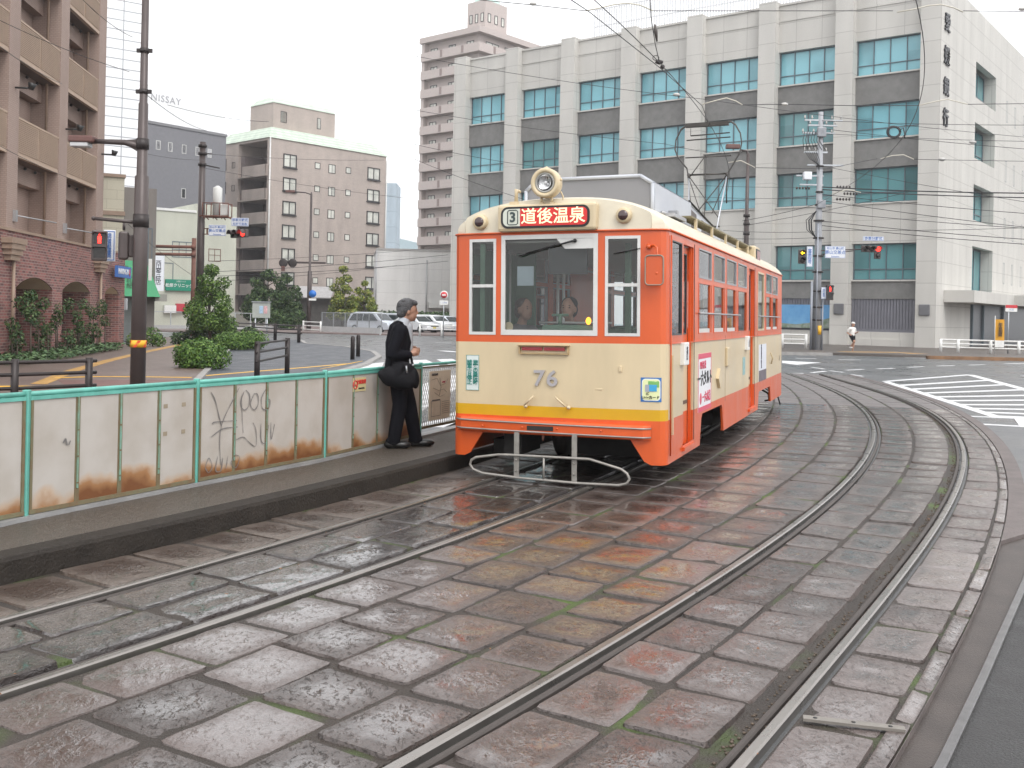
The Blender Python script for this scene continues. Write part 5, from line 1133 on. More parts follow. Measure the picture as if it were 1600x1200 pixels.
for a, b in gaps:
    for zi, z in enumerate(lv):
        if z > 4: 
            ms.box(a+.002, b-.002, .12, 1.55, z-.02, z+.10)
            bp_ = MB(); bp_.box(a+.003, b-.003, .0, .06, z+.10, z+1.13)
            nr = 17
            for k in range(nr): bp_.box(a+.04, (a+b)/2-.05, -.03, .0, z+.15+k*.057, z+.15+k*.057+.03); bp_.box((a+b)/2+.05, b-.04, -.03, .0, z+.15+k*.057, z+.15+k*.057+.03)
            bp_.box(a+.003, b-.003, -.035, .06, z+1.13, z+1.19); bp_.box(a+.003, b-.003, -.03, .1, z-.02, z+.099); bp_.build('balcony_panel', m_rib, bb)
            mb.box(a+.001, b-.001, .55, 1.6, z-.62, z-.021)
            for k in (.2, .55, .8): mlamp.ball((a+(b-a)*k, .45, z-.12), .06, 0, 1)
            mb.box(b-1.3, b-.01, .9, 1.6, z+.10, z+2.3)
            window(bb, fx, a+.7, a+1.9, z+.15, z+2.15, m_shade, m_win_dk, .06, (.5,), (), 1.50, 1.597, 1.56)
        else:
            mb.box(b-1.3, b-.01, .9, 1.6, 3.9, z+2.3); window(bb, fx, a+.7, a+1.9, 3.95, z+2.2, m_shade, m_win_dk, .06, (.5,), (), 1.50, 1.597, 1.56)
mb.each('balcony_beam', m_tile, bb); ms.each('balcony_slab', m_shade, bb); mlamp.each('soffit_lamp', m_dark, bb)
for a, b in gaps[1:]:
    mb = MB(); mb.cyl((b-.25, .3, 4), (b-.25, .3, BH), .045, 8); mb.each('downpipe', m_tan, bb)
# brick podium with arches
PX = 13.2; arches = [(-7.5, -4.6), (-3.4, -.6), (1.15+0, 4.35), (5.35, 8.45), (10.35, 12.3)]
mb = MB()
edges = [-9]+[e for a in arches for e in a]+[PX]
for k in range(0, len(edges), 2): mb.box(edges[k], edges[k+1], -.32, .9, -.1, 2.2)
def arch(a, b, zs, rise, zt, y0, y1, mb):
    n = 10; pts = [(a+(b-a)*k/n, zs+rise*math.sin(PI*k/n)**.8) for k in range(n+1)]
    for (x0, z0), (x1, z1) in zip(pts[:-1], pts[1:]): mb.add([(x0, y, z) for y in (y0, y1) for z in (z0, zt)]+[(x1, y, z) for y in (y0, y1) for z in (z1, zt)], [(0, 4, 5, 1), (2, 3, 7, 6), (0, 2, 6, 4), (1, 5, 7, 3)])
    return pts
for a, b in arches: arch(a, b, 2.2, .34 if b-a > 2.5 else .26, 2.9, -.32, .9, mb)
for k in range(0, len(edges), 2): mb.box(edges[k], edges[k+1], -.32, .9, 2.2, 2.9)
mb.box(-9, PX, -.32, .9, 2.9, 3.82); mb.box(PX-.3, PX, .9, 8, -.1, 3.82)
mb.build('podium', m_brick, bb)
mb = MB(); mb.box(-9, PX-.3, 1.5, 1.6, -.1, 3.0); mb.build('arcade_glazing', mat('arcade_dark_glass', (.03, .028, .026), .12, var=.3, scale=.7), bb)
for x in (2.0, 3.6, 6.1, 7.6): mb = MB(); mb.box(x, x+.14, 1.42, 1.5, 0, 2.6); mb.build('arcade_mullion', m_tan, bb)
mb = MB(); mb.box(-9, PX+.03, -.36, 1.0, 3.82, 3.90); mb.build('ledge', m_tan, bb)
m_soff = mat('arch_soffit', (.72, .64, .50), .7, var=.05)
for a, b in arches:
    mb = MB(); n = 10; rise = .34 if b-a > 2.5 else .26
    rows = [[(a+(b-a)*k/n, y, 2.2+rise*math.sin(PI*k/n)**.8-.012) for k in range(n+1)] for y in (-.30, 1.0)]; mb.grid(rows, smooth=False); mb.box(a, b, 1.0, 1.1, 2.0, 2.7); mb.build('arch_soffit', m_soff, bb)
mb = MB(); mb.box(10.36, 12.29, .5, .6, 1.0, 2.25); mb.build('arch_panel', m_soff, bb)
for x in (.55, 9.35):
    mb = MB()
    for k, w_ in enumerate((.62, .56, .48, .38)): mb.box(x-w_, x+w_*.9, -.32-.5*w_, -.30, 3.60-k*.16-.16, 3.60-k*.16)
    mb.cyl((x+.1, -.42, 0), (x+.1, -.42, 3.0), .05, 8); mb.build('corbel', m_tan, bb)
m_cam = mat('spotlight_black', (.02, .02, .02), .4, var=0)
for x, z in ((1.5, 8.15), (6.2, 7.75), (10.5, 7.55)):
    mb = MB(); mb.cyl((x, -.05, z), (x, -.5, z), .03, 6); mb.tube([(x, -.5, z-.05), (x-.02, -.55, z+.15)], [.07, .13], 10); mb.build('spotlight', m_cam, bb)
for x, z in ((1.6, 4.35), (6.2, 4.35)):
    mb = MB(); mb.cyl((x, -.1, z), (x+2.4, -.5, z-.0), .022, 6); mb.box(x-.08, x+.08, -.14, -.05, z-.18, z+.16); mb.build('flag_rod', m_alu2, bb)
sb = MB(); sb.box(11.0, 13.0, -.62, -.50, 2.85, 3.30); s_ = sb.build('parking_sign', m_blue, bb)
text('PARKING IN', .30, m_white, s_, (11.85, -.625, 3.08), ext=.004, bold=.006, sx=.95); mb = MB(); mb.prism([(12.72, 3.22), (12.80, 3.22), (12.80, 3.05), (12.88, 3.05), (12.76, 2.92), (12.64, 3.05), (12.72, 3.05)], -.63, -.62, 0, lambda x, y, z: (x, z, y)); mb.build('sign_arrow', m_redlit if False else mat('arrow_red', (.6, .05, .04), .5, var=0), s_)

# ---------------------------------------------------------------- other buildings
def simple_building(name, loc, rz, w_, d_, h_, m, label, roof=None):
    e = empty(name, loc, rz, label, 'building'); mb = MB(); mb.box(0, w_, 0, d_, -.2, h_); mb.build('wall', m, e); return e
m_pale = mat('pale_render', (.50, .50, .44), .8, var=.08, scale=.6)
def X_(px, Z): return (px-800)/F*Z
# cream house end right behind the brick building
e = simple_building('cream_building', (X_(147, 48), 48, 0), rad(26), 1.22, 7, 7.8, brickmat('cream_tile', (.50, .47, .37), (.52, .49, .39), (.40, .37, .29), .9, .45, .012, blotch=.1), 'narrow cream house end between the brick building and the green awning')
mb = MB(); mb.box(-.05, 1.27, -.08, .0, 6.0, 6.2); mb.box(-.05, 1.27, -.08, 7, 7.8, 7.95); mb.build('cornice', m_tan, e)
# awning shop
sh = empty('awning_shop', (X_(182, 50), 50, 0), rad(22), 'grey shop house with a green slanting awning', 'building')
mb = MB(); mb.box(0, 1.75, .0, 9, -.2, 7.55); mb.box(0, 1.75, -.0, 0, 2.5, 2.7); mb.build('wall', mat('shop_grey', (.21, .19, .175), .7, var=.15, scale=.8, streak=.3), sh)
mb = MB(); mb.box(.2, .85, -.02, .02, .0, 2.2); mb.build('shutter', mat('shutter_grey', (.22, .24, .24), .5, .3, var=.1), sh)
mb = MB(); mb.box(.95, 1.25, -.015, .02, .0, 2.1); mb.build('door', mat('door_brown', (.05, .025, .02), .5, var=.1), sh)
window(sh, fx, 1.2, 1.6, 3.9, 5.6, m_bfr, m_win_dk, .05, (.5,), (), -.02, .05, .02)
mb = MB(); mb.add([(-.05, -.25, 3.95), (1.30, -.25, 3.95), (1.95, -1.15, 2.2), (-.05, -1.15, 2.2), (-.05, 0, 3.95), (1.3, 0, 3.95), (1.95, 0, 2.2), (-.05, 0, 2.2)], [(0, 1, 2, 3), (1, 5, 6, 2), (0, 3, 7, 4), (3, 2, 6, 7), (0, 4, 5, 1)])
aw = mb.build('awning', mat('awning_green', (.02, .30, .12), .5, var=.1, scale=2, streak=.3), sh)
vtext('切手', .42, mat('awning_text', (.02, .06, .03), .6, var=0), aw, (.30, -.62, 3.35), (rad(63), 0, 0), vs=.9); vtext('印紙', .36, MATS['awning_text'], aw, (.58, -.85, 2.85), (rad(63), 0, 0), vs=.9)
mb = MB(); mb.box(1.40, 1.56, -.75, -.69, 3.0, 4.05); mb.build('white_board', m_white, sh)
mb = MB(); mb.box(1.75, 2.3, -.5, .2, 2.0, 2.35); mb.build('side_eave', mat('eave_grey', (.35, .34, .31), .6, var=.1), sh)
# tall white gridded tower
m_wt = brickmat('white_tile_tower', (.84, .85, .86), (.86, .87, .88), (.34, .35, .38), 1.6, .672, .035, rough=.5, bump=0, offset=0, blotch=.02)
simple_building('white_tower', (X_(146, 70), 70, 0), rad(35), 3.05, 14, 40, m_wt, 'tall white tower with thin dark horizontal joints rising behind the brick building')
# insurance office
no = empty('insurance_building', (X_(203, 110), 110, 0), rad(51.5), 'dark grey office block with a white rooftop screen', 'building')
mb = MB(); mb.box(0, 11.8, 0, 12, -.2, 21.7); mb.build('wall', mat('office_grey', (.18, .18, .195), .7, var=.08), no)
mb = MB(); mb.box(-.1, 11.9, -.1, 12, 21.7, 22.0); mb.build('parapet', mat('office_parapet', (.2, .2, .21), .7, var=.1), no)
mb = MB(); mb.box(.1, 11.8, .3, 11, 22.0, 26.0); scn = mb.build('rooftop_screen', mat('white_screen', (.82, .83, .84), .6, var=.01), no)
text('NISSAY', 1.05, mat('pale_grey_letters', (.40, .40, .42), .6, var=0), scn, (4.0, .27, 24.7), ext=.02, space=1.15)
for k, x in enumerate((2.7, 4.2, 5.95, 7.7, 9.3)): window(no, fx, x, x+.55, 19.0, 20.0, m_alu, panemat('pale_office_glass', (.3, .3, .32), (.6, .6, .62), .3), .06, (), (), -.02, .05, .0)
for x, z in ((6.0, 14.0), (10.2, 14.6)): window(no, fx, x, x+.55, z, z+1.1, m_alu, m_win_dk, .06, (), (), -.02, .05, .0)
# cream clinic building
cl = empty('clinic_building', (X_(238, 86), 86, 0), rad(38), 'cream four-sided block carrying a green clinic signboard', 'building')
m_clin = mat('clinic_cream', (.52, .53, .45), .8, var=.10, scale=.5, streak=.3)
mb = MB(); mb.box(0, 3.55, 0, 10, -.2, 9.9); mb.box(3.55, 7.25, .0, 10, -.2, 10.7); mb.build('wall', m_clin, cl)
mb = MB(); mb.box(-.1, 3.6, -.1, 10, 9.9, 10.1); mb.build('parapet', m_white, cl)
window(cl, fx, 1.55, 3.40, 6.0, 7.35, m_bfr, panemat('clinic_glass', (.10, .13, .14), (.30, .35, .34), .2), .06, (.33, .66), (.5,), -.03, .06, .02)
window(cl, fx, 4.75, 5.85, 5.8, 6.9, MATS['rusty_bracket'], MATS['clinic_glass'], .05, (.5,), (.5,), -.03, .06, .02)
window(cl, fx, .8, 1.7, 3.5, 5.5, m_bfr, m_win_dk, .06, (), (), -.03, .06, .02)
mb = MB(); mb.box(1.0, 3.35, -.25, -.05, 3.15, 4.1); gs = mb.build('clinic_signboard', mat('sign_green', (.01, .24, .15), .5, var=.04), cl)
text('松原クリニック', .34, m_white, gs, (2.15, -.262, 3.58), bold=.006); text('人間ドック', .17, m_white, gs, (2.3, -.262, 3.93))
mb = MB(); mb.box(.9, 1.9, -.35, -.05, .3+.95, .3+1.6+.0); s1 = mb.build('shop_sign', m_white, cl); mb = MB(); mb.box(1.92, 3.2, -.35, -.05, 1.4, 2.05); mb.build('shop_sign', mat('sign_red', (.5, .04, .06), .5, var=.05), cl)
vs_ = MB(); vs_.box(-.36, .36, -.06, .06, -1.2, 1.2)
vsg = tag(vs_.build('vertical_shop_sign', m_sign, None, loc=At(248, 427, 70), rz=rad(0)), 'tall white vertical sign with dark characters beside the clinic', 'sign')
for sx_ in ('西山琴三絃店',): vtext(sx_, .40, MATS['sign_text_dark'], vsg, (0, -.065, .02), vs=.66, bold=.004)
# pink apartment block with green roof edge
ap = empty('apartment_block', (-29.8, 124, 0), math.atan2(.743, .669), 'pinkish seven-storey apartment block with pale green metal roof edge', 'building')
m_apt = brickmat('pink_mosaic', (.41, .35, .315), (.44, .375, .335), (.38, .32, .29), .45, .22, .01, rough=.75, bump=0)
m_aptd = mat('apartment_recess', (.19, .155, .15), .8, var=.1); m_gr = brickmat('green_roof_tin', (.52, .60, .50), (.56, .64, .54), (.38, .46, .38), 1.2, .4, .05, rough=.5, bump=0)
AW, AD, AH = 18.6, 11.7, 22.6
mb = MB(); mb.box(0, AW, 0, .4, -.2, AH); mb.box(3.5, AW, .4, AD, -.2, AH); mb.box(.4, 3.5, 6.6, AD, -.2, AH); mb.box(0, .4, 6.6, AD, -.2, AH-0); mb.box(0, 3.5, .4, 6.6, AH-.3, AH); mb.build('wall', m_apt, ap)
mb = MB(); mb.add([(-.15, -.15, AH), (AW+.15, -.15, AH), (AW-1.2, 1.3, AH+1.55), (1.2, 1.3, AH+1.55), (-.15, AD, AH), (1.2, AD-1.3, AH+1.55), (AW+.15, AD, AH), (AW-1.2, AD-1.3, AH+1.55)], [(0, 1, 2, 3), (4, 0, 3, 5), (1, 6, 7, 2), (6, 4, 5, 7), (3, 2, 7, 5)]); mb.build('roof', m_gr, ap)
mb = MB(); mb.box(2.2, 11.8, 2.5, 7.5, AH+1.4, AH+4.9); mb.build('stair_tower', m_apt, ap)
mb = MB(); mb.add([(2.1, 2.4, AH+4.9), (11.9, 2.4, AH+4.9), (11.2, 3.3, AH+5.8), (2.8, 3.3, AH+5.8), (2.1, 7.6, AH+4.9), (2.8, 6.7, AH+5.8), (11.9, 7.6, AH+4.9), (11.2, 6.7, AH+5.8)], [(0, 1, 2, 3), (4, 0, 3, 5), (1, 6, 7, 2), (3, 2, 7, 5), (6, 4, 5, 7)]); mb.build('tower_roof', m_gr, ap)
m_apw = panemat('apartment_glass', (.18, .19, .18), (.62, .62, .56), .15, scale=.6); m_apf = mat('apartment_frame', (.03, .028, .03), .5, var=.1)
for x in (3.3, 8.9): window(ap, lambda u, d, v: (u, 2.5+d, v), x, x+.6 if x > 8 else x+.9, AH+2.6, AH+4.0, m_apf, m_apw, .06, (), (), -.03, .05, .0)
for r in range(7):
    z = AH-3.35-r*2.9
    for k, (x, ww, hh) in enumerate(((2.1, 1.95, 1.65), (6.95, .85, .8), (9.15, 1.1, 1.15), (12.0, .85, .8), (15.7, 2.1, 1.6))):
        zz = z+(.35 if hh < 1 else .05 if hh < 1.3 else 0); f = window(ap, fx, x*.98, x*.98+ww, zz, zz+hh, m_apf, m_apw, .11 if hh > 1.3 else .085, (.5,) if hh > 1 else (), (), -.10 if hh > 1.3 else -.03, .05, -.02)
        if hh > 1.3: mb = MB(); mb.box(x*.98-.08, x*.98+ww+.08, -.2, -.0, zz-.14, zz); mb.build('sill', m_apf, f)
    # balconies on the left face
    mb = MB(); mb.box(-.35, -.0, .4, 6.3, z-1.0, z+.25) if False else mb.box(-.35, -.2, .2, 5.2, z-1.15, z+.1); mb.box(-.35, .4, .2, .35, z-1.15, z+.1) ; mb.box(-.35, 3.4, .2, 6.5, z-1.3, z-1.15); mb.build('balcony', m_apt, ap)
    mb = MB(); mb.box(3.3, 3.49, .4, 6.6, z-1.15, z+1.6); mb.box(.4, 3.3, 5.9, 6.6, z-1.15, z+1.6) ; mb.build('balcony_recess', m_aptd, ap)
    window(ap, fxl, 1.0, 3.4, z-1.1, z+.9, m_apf, m_apw, .08, (.5,), (), 3.18, 3.29, 3.22)
    window(ap, fxl, 9.3, 11.3, z+.0, z+1.5, m_apf, m_apw, .09, (.5,), (), -.08, .05, -.02); window(ap, fxl, 7.3, 8.0, z+.2, z+.95, m_apf, m_apw, .05, (), (), -.03, .05, .0)
mb = MB(); mb.cyl((.0, -.2, -.1), (.0, -.2, AH), .09, 8); mb.cyl((-.2, AD-.1, 5), (-.2, AD-.1, AH), .08, 8); mb.cyl((AW, -.15, 0), (AW, -.15, AH-.6), .07, 8); mb.each('downpipe', m_alu, ap)
# far tower block
tw = empty('apartment_tower', (-5.9, 157, 0), math.atan2(.7615, .648), 'tall beige-pink apartment tower with stacked balconies left of the bank', 'building')
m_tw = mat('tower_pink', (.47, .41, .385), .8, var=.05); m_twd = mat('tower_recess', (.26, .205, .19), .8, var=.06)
TH = 45.0
mb = MB(); mb.box(.9, 17, .9, 12.5, -.2, TH); mb.box(.0, 1.2, 11.9, 12.5, -.2, TH); mb.box(.0, .5, .0, .5, -.2, TH+.2) if False else None; mb.build('wall', m_tw, tw)
mb = MB(); mb.box(-.3, 17, -.3, 12.8, TH, TH+.9); mb.build('roof_slab', m_tw, tw)
mb = MB(); mb.box(3.0, 8.2, 1.6, 5.4, TH+.9, TH+6.0); mb.build('lift_tower', m_tw, tw)
mb = MB(); rows = [[(5.6+2.6*math.cos(a)*math.cos(e_), 3.5+1.9*math.sin(a)*math.cos(e_), TH+6.0+1.3*math.sin(e_)) for a in np.linspace(0, 2*PI, 16, endpoint=False)] for e_ in np.linspace(0, PI/2, 5)]; mb.grid(rows, closed=True); mb.build('dome_roof', mat('dome_green', (.50, .64, .58), .6, var=.05), tw)
for k in range(3):
    window(tw, lambda u, d, v: (2.98+d, u, v), 1.9+k*1.2, 2.5+k*1.2, TH+2.6, TH+4.0, m_apf, m_apw, .08, (), (), -.05, .05, .0); window(tw, lambda u, d, v: (u, 1.58+d, v), 3.6+k*1.6, 4.3+k*1.6, TH+2.6, TH+4.0, m_apf, m_apw, .08, (), (), -.05, .05, .0)
for r in range(14):
    z = TH-2.95*(r+1); mb = MB(); mb.box(-.3, -.1, -.3, 12.4, z, z+1.35); mb.box(-.1, 16.8, -.3, -.1, z, z+1.35); mb.box(-.1, 1, -.1, 12.4, z, z+.15); mb.box(1, 16.8, -.1, 1, z, z+.15); mb.build('balcony', m_tw, tw)
    mb = MB()
    for y in (3.0, 7.6): mb.box(-.34, -.301, y, y+.5, z+.15, z+1.3)
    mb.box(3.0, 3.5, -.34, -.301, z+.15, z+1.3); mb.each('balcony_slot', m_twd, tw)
    for y in (1.9, 5.8, 9.8): window(tw, lambda u, d, v: (.88+d, u, v), y, y+1.5, z+.2, z+2.15, m_apf, m_apw, .1, (.5,), (), -.05, .05, .0)
    for x in (2.5, 7.0, 12.0): window(tw, lambda u, d, v: (u, .88+d, v), x, x+3.0, z+.2, z+2.15, m_apf, m_apw, .1, (.5,), (), -.05, .05, .0)
# low white building and slim pale block, parking wall
wb = simple_building('white_hall', (X_(587, 100), 100, 0), rad(9), 8.6, 12, 7.75, brickmat('white_hall_wall', (.66, .655, .64), (.68, .67, .655), (.54, .53, .52), 3.2, 1.2, .02, bump=0, offset=0), 'low blank white hall behind the parked cars')
mb = MB(); mb.cyl((4.9, -.1, 0), (4.9, -.1, 6.9), .07, 6); mb.cyl((-.02, -.1, 0), (-.02, -.1, 7.7), .06, 6); mb.each('downpipe', m_alu2, wb); mb = MB(); mb.box(5.1, 8.7, -.9, 0, 2.2, 2.75); mb.build('canopy', m_alu, wb)
mb = MB(); mb.box(-.05, 8.7, -.05, 12, 7.75, 7.95); mb.build('coping', mat('coping_grey', (.36, .35, .34), .7, var=.1), wb)
simple_building('pale_blue_block', (X_(598.5, 210), 210, 0), 0, 2.2, 8, 28.2, brickmat('blue_tile', (.42, .50, .56), (.44, .52, .58), (.34, .42, .48), 9, 3.2, .08, bump=0, offset=0), 'slim pale blue block far off beside the pink apartment block')
# lean-to behind the trees
lt = empty('lean_to_shed', (X_(462, 108), 108, 0), rad(0), 'dark slatted shed with a grey lean-to roof below the apartment block', 'shed')
mb = MB(); mb.box(0, 7, 0, 3, 0, 3.2); mb.build('wall', mat('slat_dark', (.07, .065, .06), .7, var=.3, scale=3), lt); mb = MB(); mb.add([(-.3, -.8, 3.1), (3.8, -.8, 3.1), (3.8, 2, 4.3), (-.3, 2, 4.3), (-.3, -.8, 3.0), (3.8, -.8, 3.0), (3.8, 2, 4.2), (-.3, 2, 4.2)], [(0, 1, 2, 3), (4, 7, 6, 5), (0, 4, 5, 1), (1, 5, 6, 2), (2, 6, 7, 3), (3, 7, 4, 0)]); mb.build('roof', mat('shed_roof', (.33, .32, .32), .5, var=.15, scale=3), lt)
mb = MB(); rows = [[(3.9+1.6*(1-math.cos(a)), y, 3.0+1.0*math.sin(a)) for a in np.linspace(0, PI, 9)] for y in (-.3, 2.5)]; mb.grid(rows); mb.build('vaulted_roof', mat('vault_dark', (.06, .055, .055), .5, var=.1), lt)
# hills
mb = MB(); rows = []
for k in range(41):
    x = -500+k*30; h = 60*math.exp(-((x+105)/60.0)**2)+38*math.exp(-((x-130)/160.0)**2)+26*math.exp(-((x+320)/120.0)**2)+6*math.sin(x*.05); rows.append([(x, 900-60, -5), (x, 900, max(2, h)), (x, 960, -5)])
mb.grid(rows); tag(mb.build('hills', mat('hill_blue_green', (.20, .30, .33), .9, var=.12, scale=.02)), kind='structure')
# low walls behind the road on the left, so that the ground meets the buildings
gw = empty('low_grey_wall', G(340, 511, 0), 0, 'low weathered grey wall left of the notice board', 'wall'); mb = MB(); mb.box(-9, 4.2, 0, .3, -.1, 1.5); mb.build('wall_body', mat('old_wall', (.33, .32, .29), .8, var=.2, scale=1), gw)

# ---------------------------------------------------------------- foliage, trees, shrubs
m_leaf = leafmat('leaf_green', (.025, .06, .014), (.07, .14, .025), (.16, .25, .05)); m_leafd = leafmat('leaf_dark', (.014, .036, .014), (.04, .08, .025), (.10, .15, .05)); m_leafy = leafmat('leaf_yellow_green', (.07, .11, .02), (.17, .22, .045), (.32, .31, .07))
m_hedge = leafmat('hedge_leaf', (.03, .075, .015), (.08, .16, .03), (.17, .27, .06)); m_bark = mat('bark', (.085, .065, .05), .85, var=.3, scale=12, bump=.5)
def foliage(mb, blobs, n, size, rg, flat=.35):
    tot = sum(b[3]**2 for b in blobs)
    for (cx, cy, cz, r, fz) in blobs:
        k = int(n*r*r/tot)
        for _ in range(k):
            d = Vector((rg.gauss(0, 1), rg.gauss(0, 1), rg.gauss(0, 1))).normalized(); q = rg.uniform(.45, 1.08)**.6
            p = Vector((cx+d.x*r*q, cy+d.y*r*q, cz+d.z*r*q*fz)); 
            nrm = (d*.8+Vector((rg.gauss(0, .6), rg.gauss(0, .6), rg.gauss(0, .6)+.35))).normalized(); a = nrm.orthogonal().normalized(); ang = rg.uniform(0, 2*PI); b = nrm.cross(a); a2 = a*math.cos(ang)+b*math.sin(ang); b2 = nrm.cross(a2)
            s_ = size*rg.uniform(.6, 1.3); mb.add([p-a2*s_, p+b2*s_*.55, p+a2*s_, p-b2*s_*.55], [(0, 1, 2, 3)])
def tree(name, label, base, h, r, layers, leaf, n, size, cat='tree', group=None, seed=1, trunk_r=.1, cloud=False):
    rg = random.Random(seed); e = empty(name, base, 0, label, cat, group); mb = MB(); blobs = []
    tp = [Vector((0, 0, -.1))]
    for k in range(1, 6): tp.append(Vector((rg.uniform(-.06, .06)*h*.3, rg.uniform(-.06, .06)*h*.3, h*.88*k/5)))
    mb.tube(tp, [trunk_r*(1-.15*k) for k in range(6)], 8)
    for k in range(layers):
        f = k/(layers-1) if layers > 1 else 0; z = h*(.30+.62*f); rr_ = r*(1-.62*f**1.3)*rg.uniform(.85, 1.1); m = max(2, int(5*(1-f*.6)))
        for j in range(m):
            a = 2*PI*j/m+rg.uniform(-.4, .4)+k; d = rr_*rg.uniform(.45, .85) if f < .95 else rr_*.2; br = r*(.40-.13*f)*rg.uniform(.8, 1.15)
            c = (math.cos(a)*d, math.sin(a)*d, z+rg.uniform(-.05, .05)*h); blobs.append((*c, br, .5 if cloud else .8)); t0 = tp[min(5, 1+int(f*4))]; mb.tube([(t0.x, t0.y, t0.z), ((t0.x+c[0])/2, (t0.y+c[1])/2, (t0.z+c[2])/2+.03*h), c], [trunk_r*.4, trunk_r*.25, trunk_r*.12], 5)
    mb.build('trunk', m_bark, e); mb = MB(); foliage(mb, blobs, n, size, rg); mb.build('crown', leaf, e); return e
def bush(name, label, pts, n, size, leaf, seed, cat='shrub', group=None, base=None):
    base = base or Vector(pts[0][:3])*1; e = empty(name, (base[0], base[1], 0), 0, label, cat, group); rg = random.Random(seed); mb = MB()
    foliage(mb, [(p[0]-base[0], p[1]-base[1], p[2], p[3], p[4] if len(p) > 4 else 1) for p in pts], n, size, rg); mb.build('foliage', leaf, e)
    mb = MB()
    for p in pts[:6]: mb.tube([(p[0]-base[0]+.02, p[1]-base[1], 0), (p[0]-base[0], p[1]-base[1], p[2])], [.03, .015], 5)
    mb.build('stem', m_bark, e); return e
c = G(302, 576, .06); bush('round_shrub', 'rounded bright green shrub at the corner of the plaza kerb', [(c.x, c.y+.3, .40, .48, .9), (c.x-.25, c.y+.4, .42, .42), (c.x+.28, c.y+.35, .40, .42), (c.x+.02, c.y+.7, .45, .45), (c.x+.5, c.y+.8, .34, .32), (c.x-.42, c.y+.55, .3, .3)], 5200, .045, m_hedge, 3)
a, b = G(338, 547, .06), G(396, 546, .06); P_ = []
for k in range(9): q = a.lerp(b, k/8); P_ += [(q.x, q.y+.5, .38, .36, .95), (q.x, q.y+1.2, .42, .36)]
bush('low_hedge', 'low clipped hedge between the round shrub and the dark railing', P_, 6500, .05, m_hedge, 5, 'hedge')
a = G(325, 540, .06); bush('grey_leaved_shrub', 'loose dark shrub spreading at the foot of the garden tree', [(a.x-1.6, a.y+1, .3, .4, .8), (a.x-1.0, a.y+1.4, .45, .5), (a.x-.3, a.y+1, .4, .5), (a.x+.5, a.y+1.2, .5, .55), (a.x+1.4, a.y+1.5, .45, .5)], 3200, .07, m_leafd, 6)
tb = G(312, 541, .06); tree('garden_pine', 'layered dark green garden tree beside the brown signal pole', (tb.x, tb.y+1.5, 0), 3.75, 1.30, 6, m_leaf, 8500, .060, seed=8, trunk_r=.09, cloud=False)
t1 = At(418, 488, 88); tree('evergreen_tree', 'broad dark evergreen behind the notice board', (t1.x, t1.y, 0), 5.3, 2.5, 5, m_leafd, 7000, .13, seed=12, trunk_r=.12)
t1 = At(447, 488, 90); tree('evergreen_tree', 'dark evergreen just left of the signal pole', (t1.x, t1.y, 0), 4.9, 1.7, 5, m_leafd, 4500, .13, seed=14, trunk_r=.1)
t1 = At(535, 488, 88); tree('young_tree', 'taller yellow-green young tree in front of the apartment block', (t1.x, t1.y, 0), 5.5, 1.45, 6, m_leafy, 3600, .12, seed=21, trunk_r=.07, group=None)
t1 = At(569, 488, 87); tree('young_tree', 'smaller yellow-green young tree next to the silver minivan', (t1.x, t1.y, 0), 4.5, 1.2, 5, m_leafy, 2600, .12, seed=22, trunk_r=.06)
q = G(400, 523, 0)
t1 = At(448, 500, 84); bush('clipped_bush', 'dark bush below the evergreens', [(t1.x+d_, t1.y, .6+.5*abs(math.sin(d_*2)), .8, .9) for d_ in (-.8, 0, .8)], 2000, .12, m_leafd, 31)
# hedge behind the cars
a, b = At(588, 487, 93), At(704, 487, 93); P_ = []
for k in range(16): q = a.lerp(b, k/15); P_ += [(q.x, q.y, .6, .62, 1.1), (q.x+.2, q.y, 1.35, .62, .8)]
bush('long_hedge', 'long clipped hedge behind the parked cars', P_, 9000, .12, m_leafd, 33, 'hedge')
# wall shrubs by the brick building
def bpt_(x, off): return Vector(o_)+Vector((math.cos(BBA), math.sin(BBA), 0))*x+Vector((math.sin(BBA), -math.cos(BBA), 0))*off
for x, h, lb in ((.35, 2.1, 'leafy climbing shrub at the left edge before the first arch'), (2.1, 2.2, 'leafy shrub standing in the left brick arch'), (3.6, 1.95, 'shrub half hiding the pillar between the brick arches'), (6.1, 1.95, 'slim shrub in the left half of the second brick arch'), (7.9, 1.95, 'shrub in the right half of the second brick arch')):
    q = bpt_(x, .75); rg = random.Random(int(x*10)); bush('wall_shrub', lb, [(q.x+rg.uniform(-.3, .3), q.y+rg.uniform(-.4, .4), z_, .20, 1.0) for z_ in np.arange(.35, h-.12, .2)], 850, .05, m_leafd, int(x*10), 'shrub', 'shrubs along the brick arches')
gc = MB(); rg = random.Random(5)
for k in range(2600):
    x = rg.uniform(-2, 9.9); q = bpt_(x, rg.uniform(.45, 1.7-.05*x)); s_ = .06; n_ = Vector((rg.gauss(0, .5), rg.gauss(0, .5), 1)).normalized(); a = n_.orthogonal().normalized(); b = n_.cross(a); p = Vector((q.x, q.y, SW+rg.uniform(.03, .28))); gc.add([p-a*s_, p+b*s_*.6, p+a*s_, p-b*s_*.6], [(0, 1, 2, 3)])
tag(gc.build('ground_cover', leafmat('ivy_leaf', (.03, .07, .03), (.07, .13, .05), (.16, .24, .11))), 'low ivy-like ground cover along the foot of the brick building', 'ground cover', kind='stuff')
q = bpt_(13.4, .6); bush('corner_plant', 'small green plants at the corner between the brick building and the shop', [(q.x+.1, q.y, .3, .35), (q.x+.7, q.y+.4, .5, .4), (q.x+1.0, q.y+.3, .3, .3)], 900, .06, m_leaf, 41)
